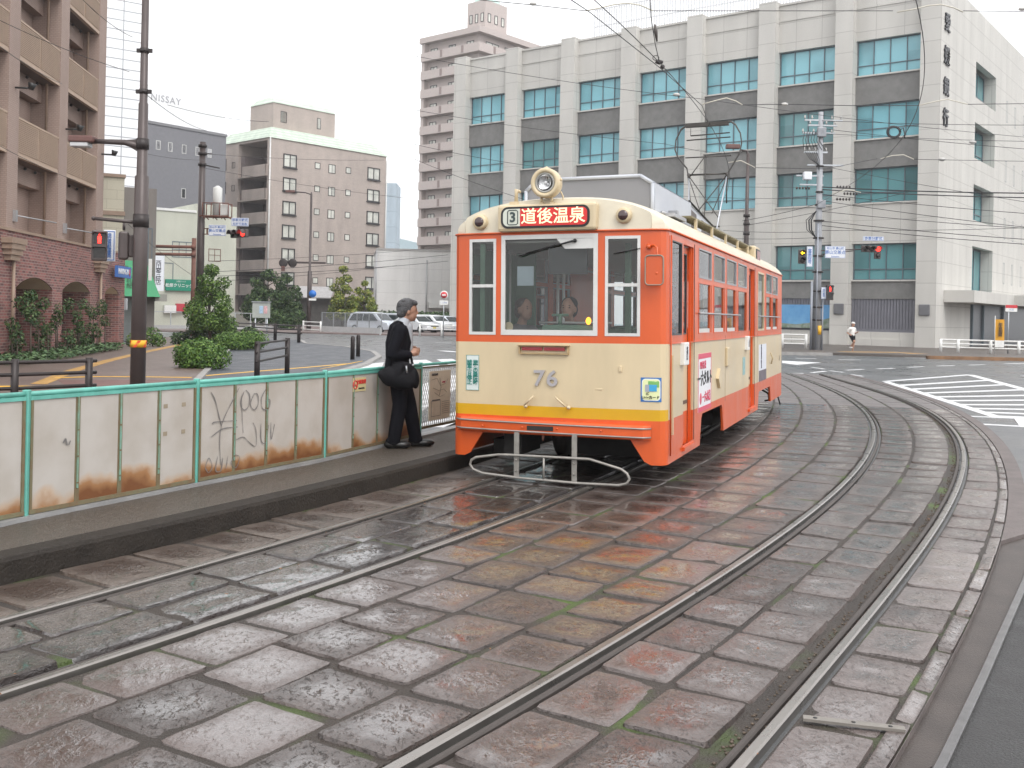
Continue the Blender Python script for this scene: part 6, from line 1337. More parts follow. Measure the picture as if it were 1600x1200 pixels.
# ---------------------------------------------------------------- railings, bollards
def railing(name, label, pts, h, rails, mpost_, pr, rr, extend=.12, cat='railing', group=None, square=False, z0=0):
    """pts: ground points of the posts"""
    e = empty(name, (pts[0].x, pts[0].y, z0), 0, label, cat, group); o = Vector(e.location)
    for p in pts:
        c = p-o; mb = MB()
        if square: mb.bbox(c.x-pr, c.x+pr, c.y-pr, c.y+pr, -.05, h+.03, .01)
        else: mb.cyl((c.x, c.y, -.05), (c.x, c.y, h+.03), pr, 10)
        mb.build('post', mpost_, e)
    for z in rails:
        q = [Vector((p.x-o.x, p.y-o.y, z)) for p in pts]; d0 = (q[0]-q[1]).normalized(); d1 = (q[-1]-q[-2]).normalized(); q = [q[0]+d0*extend]+q+[q[-1]+d1*extend]; mb = MB(); mb.tube(q, rr, 8); mb.build('rail', mpost_, e)
    return e
def On(px, py, Z, z0=0): p = At(px, py, Z); return Vector((p.x, p.y, z0))
railing('pipe_railing', 'dark pipe railing with two posts at the far left behind the panel fence', [On(-150, 590, 14.0), On(23, 585, 15.0), On(139, 580, 15.9)], .80, (.78, .60, .40), m_dark, .055, .028, .12, z0=SW)
railing('pipe_railing', 'short dark railing of two posts and three rails in the middle of the plaza', [On(402, 560, 23.5), On(449, 556, 27)], .90, (.88, .68, .47), m_dark, .065, .028, .12, z0=.03)
railing('pipe_railing', 'long dark railing along the far edge of the plaza', [On(329, 520, 62), On(362, 520, 60), On(396, 522, 57.5), On(430, 523, 55), On(467, 525, 53)], .90, (.86, .66, .46), m_dark, .09, .035, .3, z0=.03)
for x, Z, lb in ((551, 35.5, 'left dark bollard of the pair at the plaza edge'), (559.6, 38, 'right dark bollard of the pair at the plaza edge')):
    p = On(x, 545, Z, .03); mb = MB(); mb.tube([(0, 0, -.05), (0, 0, .74), (0, 0, .80), (0, 0, .82)], [.075, .075, .055, .02], 14); mb.tube([(0, 0, .66), (0, 0, .69)], .080, 14); tag(mb.build('bollard', m_dark, None, loc=p), lb, 'bollard', 'dark bollards on the plaza')
railing('white_guard_rail', 'short white guard rail at the far road edge beside the signal pole', [On(474, 510, 82), On(501, 510, 79)], .85, (.80, .5, .2), m_white, .07, .04, .05, 'guard rail')
railing('white_guard_rail', 'white guard rail in front of the parked cars, partly behind the man', [On(656, 516, 76), On(690, 516, 75), On(730, 516, 74)], .85, (.80, .5), m_white, .07, .04, .05, 'guard rail')
def kerbp(x, Z): return On(x, 540, Z, .1)
railing('white_guard_rail', 'long white guard rail on the right before the bank canopy', [kerbp(1470, 58), kerbp(1497, 57.5), kerbp(1548, 57), kerbp(1592, 56.5), kerbp(1650, 56)], .72, (.70, .48, .28), m_white, .085, .045, .1, 'guard rail', z0=.1)
railing('white_guard_rail', 'white guard rail just beyond the rear of the tram', [kerbp(1180, 60), kerbp(1222, 60), kerbp(1259, 60)], .80, (.78, .5, .25), m_white, .085, .045, .05, 'guard rail', z0=.1)
# mesh fence and planter wall before the trees
a, b = On(501, 510, 80), On(594, 512, 76); e = empty('low_mesh_fence', a, 0, 'grey mesh fence on a low pale planter wall in front of the young trees', 'fence'); d = (b-a); L = d.length; u_ = d/L
mpf = lambda u, dd, v: tuple(u_*u+Vector((-u_.y, u_.x, 0))*dd+Vector((0, 0, v)))
mb = MB(); mb.box(0, L, 0, .2, -.05, .5, 0, mpf); mb.build('planter_wall', mat('pale_wall', (.42, .42, .42), .7, var=.1), e)
mb = MB(); mb.box(0, L, .08, .12, 1.55, 1.6, 0, mpf); 
for k in range(6): mb.box(L*k/5, L*k/5+.06, .07, .13, .5, 1.6, 0, mpf)
mb.build('fence_frame', m_steel, e); mb = MB()
for k in range(60): mb.box(L*k/60, L*k/60+.012, .095, .105, .5, 1.55, 0, mpf)
for k in range(12): mb.box(0, L, .096, .104, .55+k*.085, .562+k*.085, 0, mpf)
mb.build('mesh', m_steel, e)
a, b = On(240, 506, 78), On(438, 508, 84); e = empty('grey_mesh_fence', a, 0, 'low grey mesh fence running behind the notice board', 'fence'); d = (b-a); L = d.length; u_ = d/L
mb = MB(); mb.box(0, L, 0, .15, -.05, .35, 0, mpf); mb.build('planter_wall', MATS['pale_wall'], e); mb = MB(); mb.box(0, L, .05, .09, 1.35, 1.4, 0, mpf)
for k in range(9): mb.box(L*k/8, L*k/8+.06, .04, .10, .3, 1.4, 0, mpf)
mb.build('fence_frame', m_steel, e)
# notice board
e = empty('notice_board', On(408, 500, 72), 0, 'grey notice board on two legs with two small posters', 'notice board'); mb = MB(); mb.bbox(-.62, .62, -.08, .08, 1.1, 2.2, .03); mb.build('board', mat('board_grey', (.36, .38, .35), .5, var=.1), e)
for x in (-.4, .42): mb = MB(); mb.cyl((x, 0, -.1), (x, 0, 1.12), .05, 8); mb.build('leg', m_steel, e)
mb = MB(); mb.box(-.66, .66, -.15, .12, 2.2, 2.27); mb.build('cover', m_steel, e)
mb = MB(); mb.box(-.12, .14, -.09, -.082, 1.42, 1.95); mb.build('poster', mat('poster_blue', (.35, .48, .62), .5, var=.3, scale=8), e); mb = MB(); mb.box(.2, .44, -.09, -.082, 1.42, 1.95); mb.build('poster', mat('poster_rose', (.6, .35, .36), .5, var=.3, scale=8), e)
# utility cabinet on post beside shop
p = On(192, 535, 44); e = empty('meter_cabinet', p, 0, 'pale grey cabinet on a thin post beside the green awning', 'cabinet'); mb = MB(); mb.bbox(-.15, .15, -.08, .08, 1.55, 2.05, .02); mb.build('box', mat('cabinet_grey', (.42, .44, .46), .5, var=.05), e); mb = MB(); mb.cyl((0, 0, 0), (0, 0, 1.56), .03, 8); mb.build('post', m_steel, e)

# ---------------------------------------------------------------- signals, poles, signs
def lens_disc(mb, x, y, z, r, mi=0): mb.tube([(x, y, z), (x, y-.02, z)], r, 18)
def visor(mb, x, y, z, r, l):
    rows = [[(x+math.cos(a)*r, y-(l if s_ else 0), z+math.sin(a)*r) for a in np.linspace(-.15, PI+.15, 14)] for s_ in (0, 1)]; mb.grid(rows); mb.grid([[(px*1.0, py, pz+.006) for px, py, pz in r_] for r_ in rows])
def ped_signal(loc, rz, label, lit='red'):
    e = empty('pedestrian_signal', loc, rz, label, 'traffic light'); mb = MB(); mb.bbox(-.19, .19, -.10, .12, -.42, .42, .03); mb.build('housing', m_brown, e)
    for k, z in enumerate((.2, -.2)):
        mb = MB(); mb.box(-.14, .14, -.115, -.10, z-.14, z+.14); mb.build('lens', m_lens, e)
        mb = MB(); mb.prism([(-.17, z+.17), (.17, z+.17), (.17, z+.10), (.155, z+.155), (-.155, z+.155), (-.17, z+.10)], -.32, -.10, 0, lambda x, y, zz: (x, zz, y)); mb.build('visor', m_brown, e)
    mb = MB(); mb.ball((0, -.125, .295), .028, 0, 2, 1, .3, 1); mb.prism([(-.045, .26), (.045, .26), (.05, .17), (.035, .17), (.04, .06), (.008, .06), (0, .13), (-.008, .06), (-.04, .06), (-.035, .17), (-.05, .17)], -.13, -.118, 0, lambda x, y, zz: (x, zz, y)); mb.build('lit_figure', m_redlit, e); return e
def road_signal(loc, rz, label, lit=True, n=3, scale=1.0, extra=False, vertical=False, hooded=True):
    e = empty('traffic_signal', loc, rz, label, 'traffic light'); mb = MB(); S_ = .36*scale
    if vertical: mb.bbox(-S_*.5, S_*.5, -.09, .1, -S_*n/2, S_*n/2, .04)
    else: mb.bbox(-S_*n/2, S_*n/2, -.09, .1, -S_*.5, S_*.5, .04)
    if extra: mb.bbox(S_*.5, S_*1.5, -.08, .09, -S_*1.5, -S_*.5, .04)
    mb.build('housing', m_brown, e)
    for k in range(n):
        x, z = ((k-(n-1)/2)*S_, 0) if not vertical else (0, ((n-1)/2-k)*S_)
        on = lit and ((k == n-1) if not vertical else k == 0)
        mb = MB(); lens_disc(mb, x, -.10, z, .135*scale); mb.build('lens', (m_redlit if lit is True else m_orlit) if on and lit != 'arrow' else m_lens, e)
        if on and lit == 'arrow': mb = MB(); mb.prism([(x-.11, z), (x-.0, z+.11), (x-.0, z+.035), (x+.11, z+.035), (x+.11, z-.035), (x-.0, z-.035), (x-.0, z-.11)], -.135, -.122, 0, lambda a, b, c: (a, c, b)); mb.build('lit_arrow', mat('amber_arrow_lit', (1, .55, .01), .4, var=0, emit=2.2), e)
        mb = MB(); visor(mb, x, -.1, z, .15*scale, .22); mb.build('visor', m_brown, e)
    if extra: mb = MB(); lens_disc(mb, S_, -.1, -S_, .12*scale); mb.build('lens', m_lens, e)
    return e
def plate_sign(name, loc, rz, w_, h_, txt, size, label, tm=None, vertical=False, m=None, cat='sign', vs=.8, lines_=None):
    mb = MB(); mb.bbox(-w_/2, w_/2, -.02, .02, -h_/2, h_/2, .008); o = mb.build(name, m or m_sign, None, loc=loc, rz=rz); tag(o, label, cat)
    tm = tm or m_blue
    if lines_:
        for s_, sz, zz in lines_: text(s_, sz, tm, o, (0, -.024, zz), bold=sz*.01)
    elif vertical: vtext(txt, size, tm, o, (0, -.024, 0), vs=vs, bold=size*.012)
    else: text(txt, size, tm, o, (0, -.024, 0), bold=size*.012, vs=vs)
    mb = MB()
    for q in ((-w_/2+.015, w_/2-.015, h_/2-.03, h_/2-.018), (-w_/2+.015, w_/2-.015, -h_/2+.018, -h_/2+.03), (-w_/2+.015, -w_/2+.027, -h_/2+.03, h_/2-.03), (w_/2-.027, w_/2-.015, -h_/2+.03, h_/2-.03)): mb.box(q[0], q[1], -.023, -.0205, q[2], q[3])
    mb.build('sign_border', tm, o); return o
# big lamp pole at left
ZP = 16.0; pb = On(215, 600, ZP); H = lambda py, px=215, Z=ZP: At(px, py, Z).z
lp = empty('lamp_pole', (pb.x, pb.y, 0), 0, 'tall thick brown lamp and signal pole with a yellow and red warning band', 'pole')
mb = MB(); mb.tube([(0, 0, -.05), (0, 0, H(276)), (0, 0, H(274)), (0, 0, H(162)), (0, 0, H(160)), (0, 0, H(0)+1.2)], [.118, .105, .082, .072, .060, .050], 20); mb.build('shaft', m_brown, lp)
mb = MB()
for z in (H(143), H(79)): mb.tube([(0, 0, z-.035), (0, 0, z+.035)], .085 if z < 4.5 else .070, 14); mb.box(-.12, .12, -.02, .02, z-.03, z+.03)
mb.tube([(0, 0, H(345)-.10), (0, 0, H(345)+.10)], .122, 14); mb.tube([(0, 0, H(225)-.08), (0, 0, H(225)+.08)], .098, 14); mb.each('pole_band', m_dark, lp)
zb = H(537); mb = MB(); mb.tube([(0, 0, zb-.055), (0, 0, zb+.055)], .121, 24); wb_ = mb.build('warning_band', m_ylw, lp)
mb = MB()
for k in range(5):
    a0 = k*2*PI/5-PI/2-.35; rows = [[(math.cos(a0+da+sl)*.129, math.sin(a0+da+sl)*.129, zb+zz) for da in (0, .2, .4)] for zz, sl in ((-.052, 0), (.052, .62))]; mb.grid(rows)
mb.build('warning_stripe', mat('stripe_red', (.62, .06, .02), .4, var=.05), wb_)
za = H(225); mb = MB(); mb.tube([(0, 0, za-.05), (-.28, 0, za+.02), (-.8, 0, za+.03)], [.07, .045, .035], 10); mb.prism([(0, -.16), (-.25, -.02), (-.3, .05), (0, .08)], -.03, .03, 0, lambda x, y, z: (x, z, za+y)); mb.build('lamp_arm', m_brown, lp)
mb = MB(); mb.bbox(-1.12, -.74, -.12, .12, za+.0, za+.10, .02); hd = mb.build('lamp_head', mat('lamp_red_brown', (.13, .06, .05), .5, var=.1), lp); mb = MB(); mb.bbox(-1.10, -.82, -.10, .10, za-.07, za, .015); mb.build('diffuser', mat('lamp_diffuser', (.5, .5, .5), .3, var=.05), hd)
zs = H(348); mb = MB(); mb.tube([(0, 0, zs), (-.72, -.05, zs+.05)], .028, 8); mb.ball((-.72, -.05, zs+.05), .04, 0, 1); mb.build('signal_arm', m_brown, lp)
mb = MB(); mb.tube([(.05, .8, H(238)), (.35, .9, H(241))], .03, 6); mb.bbox(.12, .30, .8, .95, H(245)-.02, H(245)+.06, .02); bpy.data.objects.remove(mb.build('x', m_brown)) 
ped_signal(At(155.5, 384, ZP-.05), rad(20), 'pedestrian signal showing a red man on an arm of the tall brown pole').scale = (.60, .60, .56)
mb = MB(); mb.tube([(0, 0, .42), (0, 0, .62)], .035, 8); ph = empty('pedestrian_signal', At(193, 384, ZP+.1), rad(115), 'pedestrian signal seen side-on right against the tall brown pole', 'traffic light'); mb2 = MB(); mb2.bbox(-.2, .2, -.12, .12, -.38, .38, .05); mb2.bbox(-.17, .17, -.26, -.12, -.3, .3, .03); mb2.build('housing', m_brown, ph); mb.build('bracket', m_brown, ph); ph.scale = (.6, .6, .58)
plate_sign('vertical_signal_sign', At(171, 384, ZP+.3), rad(18), .18, .50, '歩行者自転車専用', .065, 'narrow white sign with blue characters behind the red man signal', vertical=True, vs=.75)
# second pole with transformer and signals
Z2 = 47; p2 = On(311, 500, Z2); H2 = lambda y: At(311, y, Z2).z; X2 = lambda px, Z=Z2: At(px, 400, Z).x-p2.x
sp = empty('signal_pole', (p2.x, p2.y, 0), 0, 'brown signal pole carrying a transformer rack behind the garden tree', 'pole')
mb = MB(); mb.tube([(0, 0, 0), (0, 0, H2(222))], [.20, .14], 14); mb.build('shaft', m_brown, sp)
mb = MB()
for y in (228, 240, 257): mb.tube([(0, 0, H2(y)-.06), (0, 0, H2(y)+.06)], .20, 12)
mb.cyl((0, 0, H2(240)), (.45, 0, H2(240)), .03); mb.cyl((0, 0, H2(257)), (.8, 0, H2(262)), .03); mb.each('pole_band', m_dark, sp)
zr = H2(338); mb = MB(); x0, x1 = X2(318), X2(358)
for y_ in (-.3, .3):
    mb.cyl((0, y_, zr), (x1, y_, zr), .04, 6); mb.cyl((x0, y_, zr+.6), (x1, y_, zr+.6), .025, 6)
    for k in range(4): x = x0+(x1-x0)*k/3; mb.cyl((x, y_, zr), (x, y_, zr+.6), .025, 6); mb.cyl((x, y_, zr), (x+.12, y_, zr-.12), .025, 6)
mb.build('transformer_rack', m_rust, sp); mb = MB(); cx_ = X2(338); mb.tube([(cx_, 0, zr+.05), (cx_, 0, zr+1.3), (cx_, 0, zr+1.35), (cx_, 0, zr+1.42)], [.21, .21, .15, .05], 16); mb.bbox(cx_+.15, x1-.05, -.2, .2, zr+.05, zr+.55, .03); mb.build('transformer', mat('transformer_white', (.6, .6, .58), .5, var=.05), sp)
za_ = H2(365); mb = MB(); mb.box(0, X2(352), -.03, .03, za_-.04, za_); mb.box(0, X2(352), -.03, .03, za_+.22, za_+.26); mb.box(X2(322), X2(324), -.03, .03, za_, za_+.24); mb.build('signal_arm', m_rust, sp)
road_signal(At(374, 365, Z2-.2), rad(-38), 'horizontal road signal with red lit on the arm of the brown pole at left', True, 3, 1.05)
plate_sign('crossing_name_sign', At(339.5, 360, Z2-.3), 0, .78, .50, '', .1, 'white crossing name sign left of the red road signal at left', lines_=(('松山市 勝山町', .11, .14), ('勝山交差点', .155, -.02), ('Katsuyama', .08, -.18)))
plate_sign('signal_rule_sign', At(375, 347, Z2-.3), 0, .78, .38, '', .1, 'small white sign with blue writing above the red road signal at left', lines_=(('歩車分離式', .14, .08), ('右折可直進', .13, -.09)))
# rusty pipes bridge
mb = MB()
pi_ = empty('pipe_bridge', On(302, 400, 60), 0, 'rusty red-brown twin pipes reaching left from a short post', 'pipe gantry'); X3 = lambda px: At(px, 400, 60).x-pi_.location.x
for y in (386, 398): mb = MB(); z = At(300, y, 60).z; mb.cyl((X3(235), 0, z), (0, 0, z), .095, 10); mb.tube([(-.1, 0, z), (.12, 0, z)], .14, 10); mb.build('pipe', m_rust, pi_)
mb = MB(); mb.cyl((0, .1, 0), (0, .1, At(300, 372, 60).z), .13, 10); z = At(300, 392, 60).z; mb.tube([(X3(238), 0, z), (0, 0, z)], .02, 6); mb.build('post', m_rust, pi_)
# centre signal and lamp pole
Z3 = 84; p3 = On(482.5, 500, Z3); H3 = lambda y: At(482, y, Z3).z; e = empty('lamp_pole', (p3.x, p3.y, 0), 0, 'slim brown lamp pole with two dark signals in front of the apartment block', 'pole')
mb = MB(); mb.tube([(0, 0, 0), (0, 0, H3(424)), (0, 0, H3(423)), (0, 0, H3(304)), (0, 0, H3(300))], [.20, .18, .11, .09, .05], 12); mb.build('shaft', m_brown, e)
mb = MB(); mb.tube([(0, 0, H3(304)), (-.5, 0, H3(301)), (-1.5, 0, H3(300))], .05, 8); mb.build('lamp_arm', m_brown, e); mb = MB(); mb.bbox(-2.1, -1.35, -.15, .15, H3(300)-.08, H3(300)+.12, .03); mb.build('lamp_head', MATS['lamp_red_brown'], e)
mb = MB(); mb.box(-2.2, 1.3, -.05, .05, H3(412), H3(410)+.05); mb.build('signal_arm', m_brown, e)
for x, lb in ((443, 'left of two dark round signals seen from behind on the centre pole'), (457.5, 'right of two dark round signals seen from behind on the centre pole')):
    s_ = empty('traffic_signal', At(x, 411, Z3-.3), 0, lb, 'traffic light'); mb = MB(); mb.tube([(0, -.1, 0), (0, -.08, 0), (0, .1, 0)], [.2, .36, .30], 18); mb.build('housing', m_dark, s_); mb = MB(); mb.bbox(-.15, .15, -.2, .0, -.65 if x < 450 else -.35, -.25, .03); mb.build('hood', MATS['lamp_red_brown'] if x < 450 else m_dark, s_)
mb = MB(); mb.tube([(0, -.02, 0), (0, .02, 0)], .30, 24); bs = mb.build('round_blue_sign', mat('round_sign_blue', (.02, .16, .55), .4, var=.02), None, loc=At(488.5, 459, Z3-.4)); tag(bs, 'round blue road sign on the centre lamp pole', 'sign'); mb = MB(); mb.box(-.3, .3, -.02, .02, -.55, -.38); mb.build('sub_plate', m_white, bs)
# bus stop sign by the hedge
e = empty('no_parking_sign', On(693, 500, 70), 0, 'round red and white road sign on a thin post right of the man', 'sign'); mb = MB(); mb.cyl((0, 0, 0), (0, 0, 3.2), .035, 8); mb.build('post', m_steel, e)
mb = MB(); mb.tube([(0, -.05, 2.95), (0, -.07, 2.95)], .29, 22); mb.build('sign_face', m_white, e); mb = MB(); mb.tube([(0, -.072, 2.95), (0, -.078, 2.95)], .22, 22); mb.build('sign_disc', mat('sign_disc_red', (.55, .03, .04), .4, var=0), e); mb = MB(); mb.box(-.13, .13, -.082, -.079, 2.90, 3.0); mb.build('sign_bar', m_white, e); mb = MB(); mb.box(-.3, .3, -.06, -.04, 2.28, 2.58); o = mb.build('sub_plate', m_white, e); text('ここから', .12, m_blue, o, (0, -.065, 2.43))
# right: utility pole with switchgear
Z4 = 57; p4 = On(1276, 500, Z4); H4 = lambda y: At(1278, y, Z4).z; X4 = lambda px: At(px, 300, Z4).x-p4.x
up = empty('utility_pole', (p4.x, p4.y, 0), 0, 'grey concrete utility pole with insulators and cables in front of the bank', 'pole')
m_upole = mat('concrete_pole', (.33, .34, .36), .6, var=.15, streak=.3)
mb = MB(); mb.tube([(0, 0, 0), (0, 0, H4(175))], [.24, .13], 14); mb.build('shaft', m_upole, up)
mb = MB(); mb.cyl((-.33, -.1, .1), (-.33, -.1, H4(440)), .07, 8); mb.cyl((.28, -.1, .1), (.28, -.1, H4(450)), .06, 8); mb.cyl((-.1, -.25, .1), (-.1, -.25, H4(350)), .05, 8); mb.each('cable_conduit', mat('conduit_grey', (.30, .32, .36), .5, .3, var=.1), up)
mb = MB()
for y in (205, 260, 300, 320, 345, 372, 400, 425, 455, 480, 500): mb.tube([(0, -.02, H4(y)-.04), (0, -.02, H4(y)+.04)], .30 if y > 330 else .22, 10)
mb.each('pole_band', m_dark, up)
mb = MB()
for y, a_, b_ in ((188, -.9, 1.2), (196, -.7, .9), (208, -1.0, .8), (238, -.9, .4), (258, -.7, 1.3), (275, -1.3, .2), (289, -1.1, .2)): mb.box(a_, b_, -.06, .06, H4(y)-.04, H4(y)+.04); 
mb.each('crossarm', m_steel, up)
m_ins = mat('insulator_white', (.45, .44, .42), .25, var=.05); m_insd = mat('insulator_dark', (.05, .04, .035), .35, var=.1)
for y, xs_ in ((186, (-.9, -.5, .6, 1.1)), (194, (-.6, .3, .8)), (207, (-1.0, -.4, .6)), (236, (-.9, -.6, -.3, .3))):
    mb = MB()
    for x in xs_: mb.tube([(x, -.05, H4(y)), (x, -.05, H4(y)+.08), (x, -.05, H4(y)+.12), (x, -.05, H4(y)+.18)], [.04, .06, .035, .045], 8)
    mb.build('insulator', m_ins, up)
for x0_, y in ((-1.3, 295), (.95, 292), (1.35, 302), (.95, 311)):
    mb = MB()
    for k in range(5): mb.ball((x0_+k*.17, -.15, H4(y)), .085, 0, 2, .7, 1, 1)
    mb.build('strain_insulator', m_insd, up)
mb = MB(); mb.bbox(-.95, -.5, -.3, .05, H4(282)-.0, H4(271)+.05, .04); mb.build('switch_box', m_sign, up); mb = MB(); mb.bbox(-.25, .25, -.3, -.12, H4(215), H4(200), .05); mb.bbox(-.15, .3, -.28, -.1, H4(326), H4(313), .04); mb.each('switchgear', mat('gear_grey', (.26, .27, .29), .5, .3, var=.2), up)
rg = random.Random(9); mb = MB()
for k in range(7): x = -.9+.15*k; mb.tube([(x, -.1, H4(206)), (x-.12, -.15, H4(220)), (x-.05+.05*k, -.15, H4(235))], .018, 5)
for k in range(6): mb.tube([(-.85+.12*k, -.1, H4(238)), (-.6+.1*k, -.2, H4(250)), (-.1, -.2, H4(258+2*k))], .018, 5)
for k in range(8): a = rg.uniform(.25, .6); mb.tube([(-.2, -.2, H4(330)), (-.2-a, -.2, H4(345)), (-.2-a*.9, -.2, H4(360)), (-.2, -.2, H4(372))], .018, 5)
mb.each('cable_loop', m_wire, up)
mb = MB(); mb.tube([(.1, -.15, .95), (.1, -.15, 1.45)], .13, 8); mb.build('number_tag', m_ylw, up)
mb = MB(); mb.cyl((0, -.1, H4(392)), (X4(1350), -.1, H4(388)), .035, 8); mb.cyl((0, -.1, H4(398)), (X4(1335), -.1, H4(391)), .025, 8); mb.cyl((0, -.1, H4(404)), (X4(1290), -.1, H4(397)), .02, 6); mb.build('signal_arm', m_brown, up)
road_signal(At(1361, 389, Z4-.3), rad(3), 'horizontal road signal with red lit in front of the bank windows', True, 3, 1.0, extra=True)
road_signal(At(1253, 401, Z4-.3), 0, 'tram signal with a lit yellow arrow beside the utility pole', 'arrow', 2, 1.1, vertical=True)
ped_signal(At(1296.5, 457, Z4-.4), rad(-5), 'pedestrian signal with a red man low on the utility pole')
plate_sign('tram_signal_sign', At(1265, 401, Z4-.35), 0, .32, 1.12, '電車用信号', .22, 'narrow vertical white sign between the yellow arrow and the utility pole', vertical=True, vs=.72)
plate_sign('crossing_name_sign', At(1305, 394, Z4-.35), 0, 1.12, .66, '', .1, 'white crossing name sign on the utility pole by the bank', lines_=(('松山市 勝山町', .15, .2), ('勝山交差点', .23, -.02), ('Katsuyama', .10, -.24)))
plate_sign('signal_rule_sign', At(1364.5, 373, Z4-.35), 0, 1.15, .24, '歩車分離式', .20, 'thin white sign above the red road signal by the bank')
plate_sign('small_signal_sign', At(1287, 458, Z4-.35), 0, .28, .64, '歩行者用', .15, 'small white sign left of the red man on the utility pole', vertical=True, vs=.75)
# lamp pole behind the tram
Z5 = 60; p5 = On(1165, 420, Z5); H5 = lambda y: At(1165, y, Z5).z; e = empty('lamp_pole', (p5.x, p5.y, 0), 0, 'slim brown street lamp pole rising behind the tram roof', 'pole'); mb = MB(); mb.tube([(0, 0, 0), (0, 0, H5(345)), (0, 0, H5(342)), (0, 0, H5(240))], [.16, .15, .11, .10], 12); mb.build('shaft', m_brown, e)
mb = MB(); mb.tube([(0, 0, H5(250)), (-.05, 0, H5(236)), (-.5, 0, H5(234))], [.09, .07, .05], 8); mb.build('lamp_arm', m_brown, e); mb = MB(); mb.bbox(-1.3, -.5, -.2, .2, H5(233), H5(226), .04); mb.build('lamp_head', MATS['lamp_red_brown'], e)
mb = MB()
for y in (337, 350, 365): mb.tube([(0, 0, H5(y)-.08), (0, 0, H5(y)+.08)], .19, 10)
mb.each('pole_band', m_dark, e)
# banner flag and bus sign at the bank entrance
e = empty('banner_flag', On(1562, 540, 56, .1), 0, 'tall orange banner flag by the bank entrance', 'banner'); mb = MB(); mb.cyl((-.28, 0, 0), (-.28, 0, 2.1), .02, 6); mb.build('pole', m_alu, e); mb = MB(); mb.grid([[(-.26+.5*u, .03*math.sin(u*6+v), .75+1.15*v) for u in np.linspace(0, 1, 6)] for v in np.linspace(0, 1, 5)]); fl_ = mb.build('flag', mat('banner_orange', (.62, .30, .02), .7, var=.08), e); vtext('年金相談', .24, m_black, fl_, (0, -.05, 1.33), vs=.75, bold=.004); mb = MB(); mb.grid([[(-.26+.5*u, .02*math.sin(u*6), .38+.37*v) for u in np.linspace(0, 1, 6)] for v in (0, 1)]); mb.build('flag_foot', m_white, e)
e = empty('bus_stop_sign', On(1575, 540, 57, .1), 0, 'red and white bus stop plate beside the orange banner', 'sign'); mb = MB(); mb.cyl((0, 0, 0), (0, 0, 2.7), .03, 6); mb.build('post', m_steel, e); mb = MB(); mb.box(-.2, .45, -.05, -.02, 2.35, 2.72); o = mb.build('plate', m_white, e); mb = MB(); mb.box(-.2, .45, -.055, -.05, 2.55, 2.72); mb.build('plate_band', MATS['sign_disc_red'], o); text('バス', .14, m_blue, o, (.12, -.056, 2.45))

# ---------------------------------------------------------------- overhead wires
WG = 'overhead wires and span cables'
def sag(a, b, s_, n=14): return [a.lerp(b, t)+Vector((0, 0, -s_*4*t*(1-t))) for t in np.linspace(0, 1, n)]
def wire(pts, r, label, name='overhead_wire', m=None, group=WG, cat='wire'):
    o = pts[0]; r = r*.62; mb = MB(); mb.tube([p-o for p in pts], r, 5); return tag(mb.build(name, m or m_wire, None, loc=o), label, cat, group)
def pxw(px, Z0, Z1, r, label, name='overhead_wire', m=None, n=10):
    P_ = []
    segs = len(px)-1
    for i, (x, y) in enumerate(px): P_.append(At(x, y, Z0+(Z1-Z0)*i/segs))
    return wire(P_, r, label, name, m)
def centre(k1, k2, z, s0, s1, st=.6): return [Vector((*(station(k1, s)+station(k2, s))/2, z)) for s in np.arange(s0, s1, st)]
wire(centre('BL', 'BR', 5.25, .5, SMAX-1), .010, 'contact wire above the empty curved track', 'contact_wire')
wire(centre('AL', 'AR', 5.25, .5, SMAX-1), .010, 'contact wire above the tram, touched by the pantograph', 'contact_wire')
m_arm = mat('pull_off_cream', (.55, .52, .44), .5, var=.05)
pxw([(600, -30), (750, 0), (835, 8), (915, 17)], 12, 14, .009, 'span wire at the top centre left of the curved pull-off arm')
pxw([(915, 17), (935, 13), (960, 7), (980, 5), (1000, 8), (1020, 17)], 14, 14, .016, 'curved pale pull-off arm at the top centre', 'pull_off_arm', m_arm)
pxw([(1020, 17), (1200, 17), (1395, 17)], 14, 15, .009, 'span wire between the two pull-off arms at the top')
pxw([(1402, 19), (1425, 15), (1450, 9), (1470, 7), (1490, 12), (1505, 19)], 15, 15, .016, 'curved pale pull-off arm at the top right', 'pull_off_arm', m_arm)
pxw([(1505, 17), (1600, 18), (1700, 18)], 15, 16, .009, 'span wire running off at the top right corner')
pxw([(1015, -20), (1017, 25), (1024, 70), (1031, 100)], 13, 15, .010, 'vertical hanger wire at the top centre above the pantograph')
pxw([(870, -15), (920, 18), (1030, 105), (1097, 165), (1110, 200)], 9, 18, .009, 'diagonal feeder wire coming down to the pantograph')
pxw([(1097, 163), (1115, 158), (1135, 153), (1150, 158), (1160, 164)], 19, 19, .016, 'curved pale pull-off arm above the bow of the pantograph', 'pull_off_arm', m_arm)
pxw([(1160, 164), (1230, 163), (1330, 165), (1435, 165)], 19, 21, .011, 'span wire from the pull-off arm above the bow to the right')
pxw([(1435, 165), (1455, 160), (1480, 155), (1500, 160), (1512, 163)], 21, 21, .018, 'curved pale pull-off arm crossing the corner of the bank', 'pull_off_arm', m_arm)
pxw([(1512, 163), (1600, 162), (1700, 160)], 21, 23, .011, 'span wire off the bank corner arm to the right edge')
pxw([(1138, 254), (1158, 251), (1180, 262)], 25, 25, .018, 'small pull-off arm beside the lamp head', 'pull_off_arm', m_arm)
pxw([(1180, 262), (1290, 264), (1370, 248)], 25, 28, .012, 'span wire right of the small pull-off arm')
pxw([(1376, 248), (1395, 243), (1412, 242), (1428, 249)], 28, 28, .02, 'pull-off arm in front of the second bank spandrel', 'pull_off_arm', m_arm)
pxw([(1428, 249), (1600, 252), (1700, 254)], 28, 30, .012, 'span wire from that arm to the right edge')
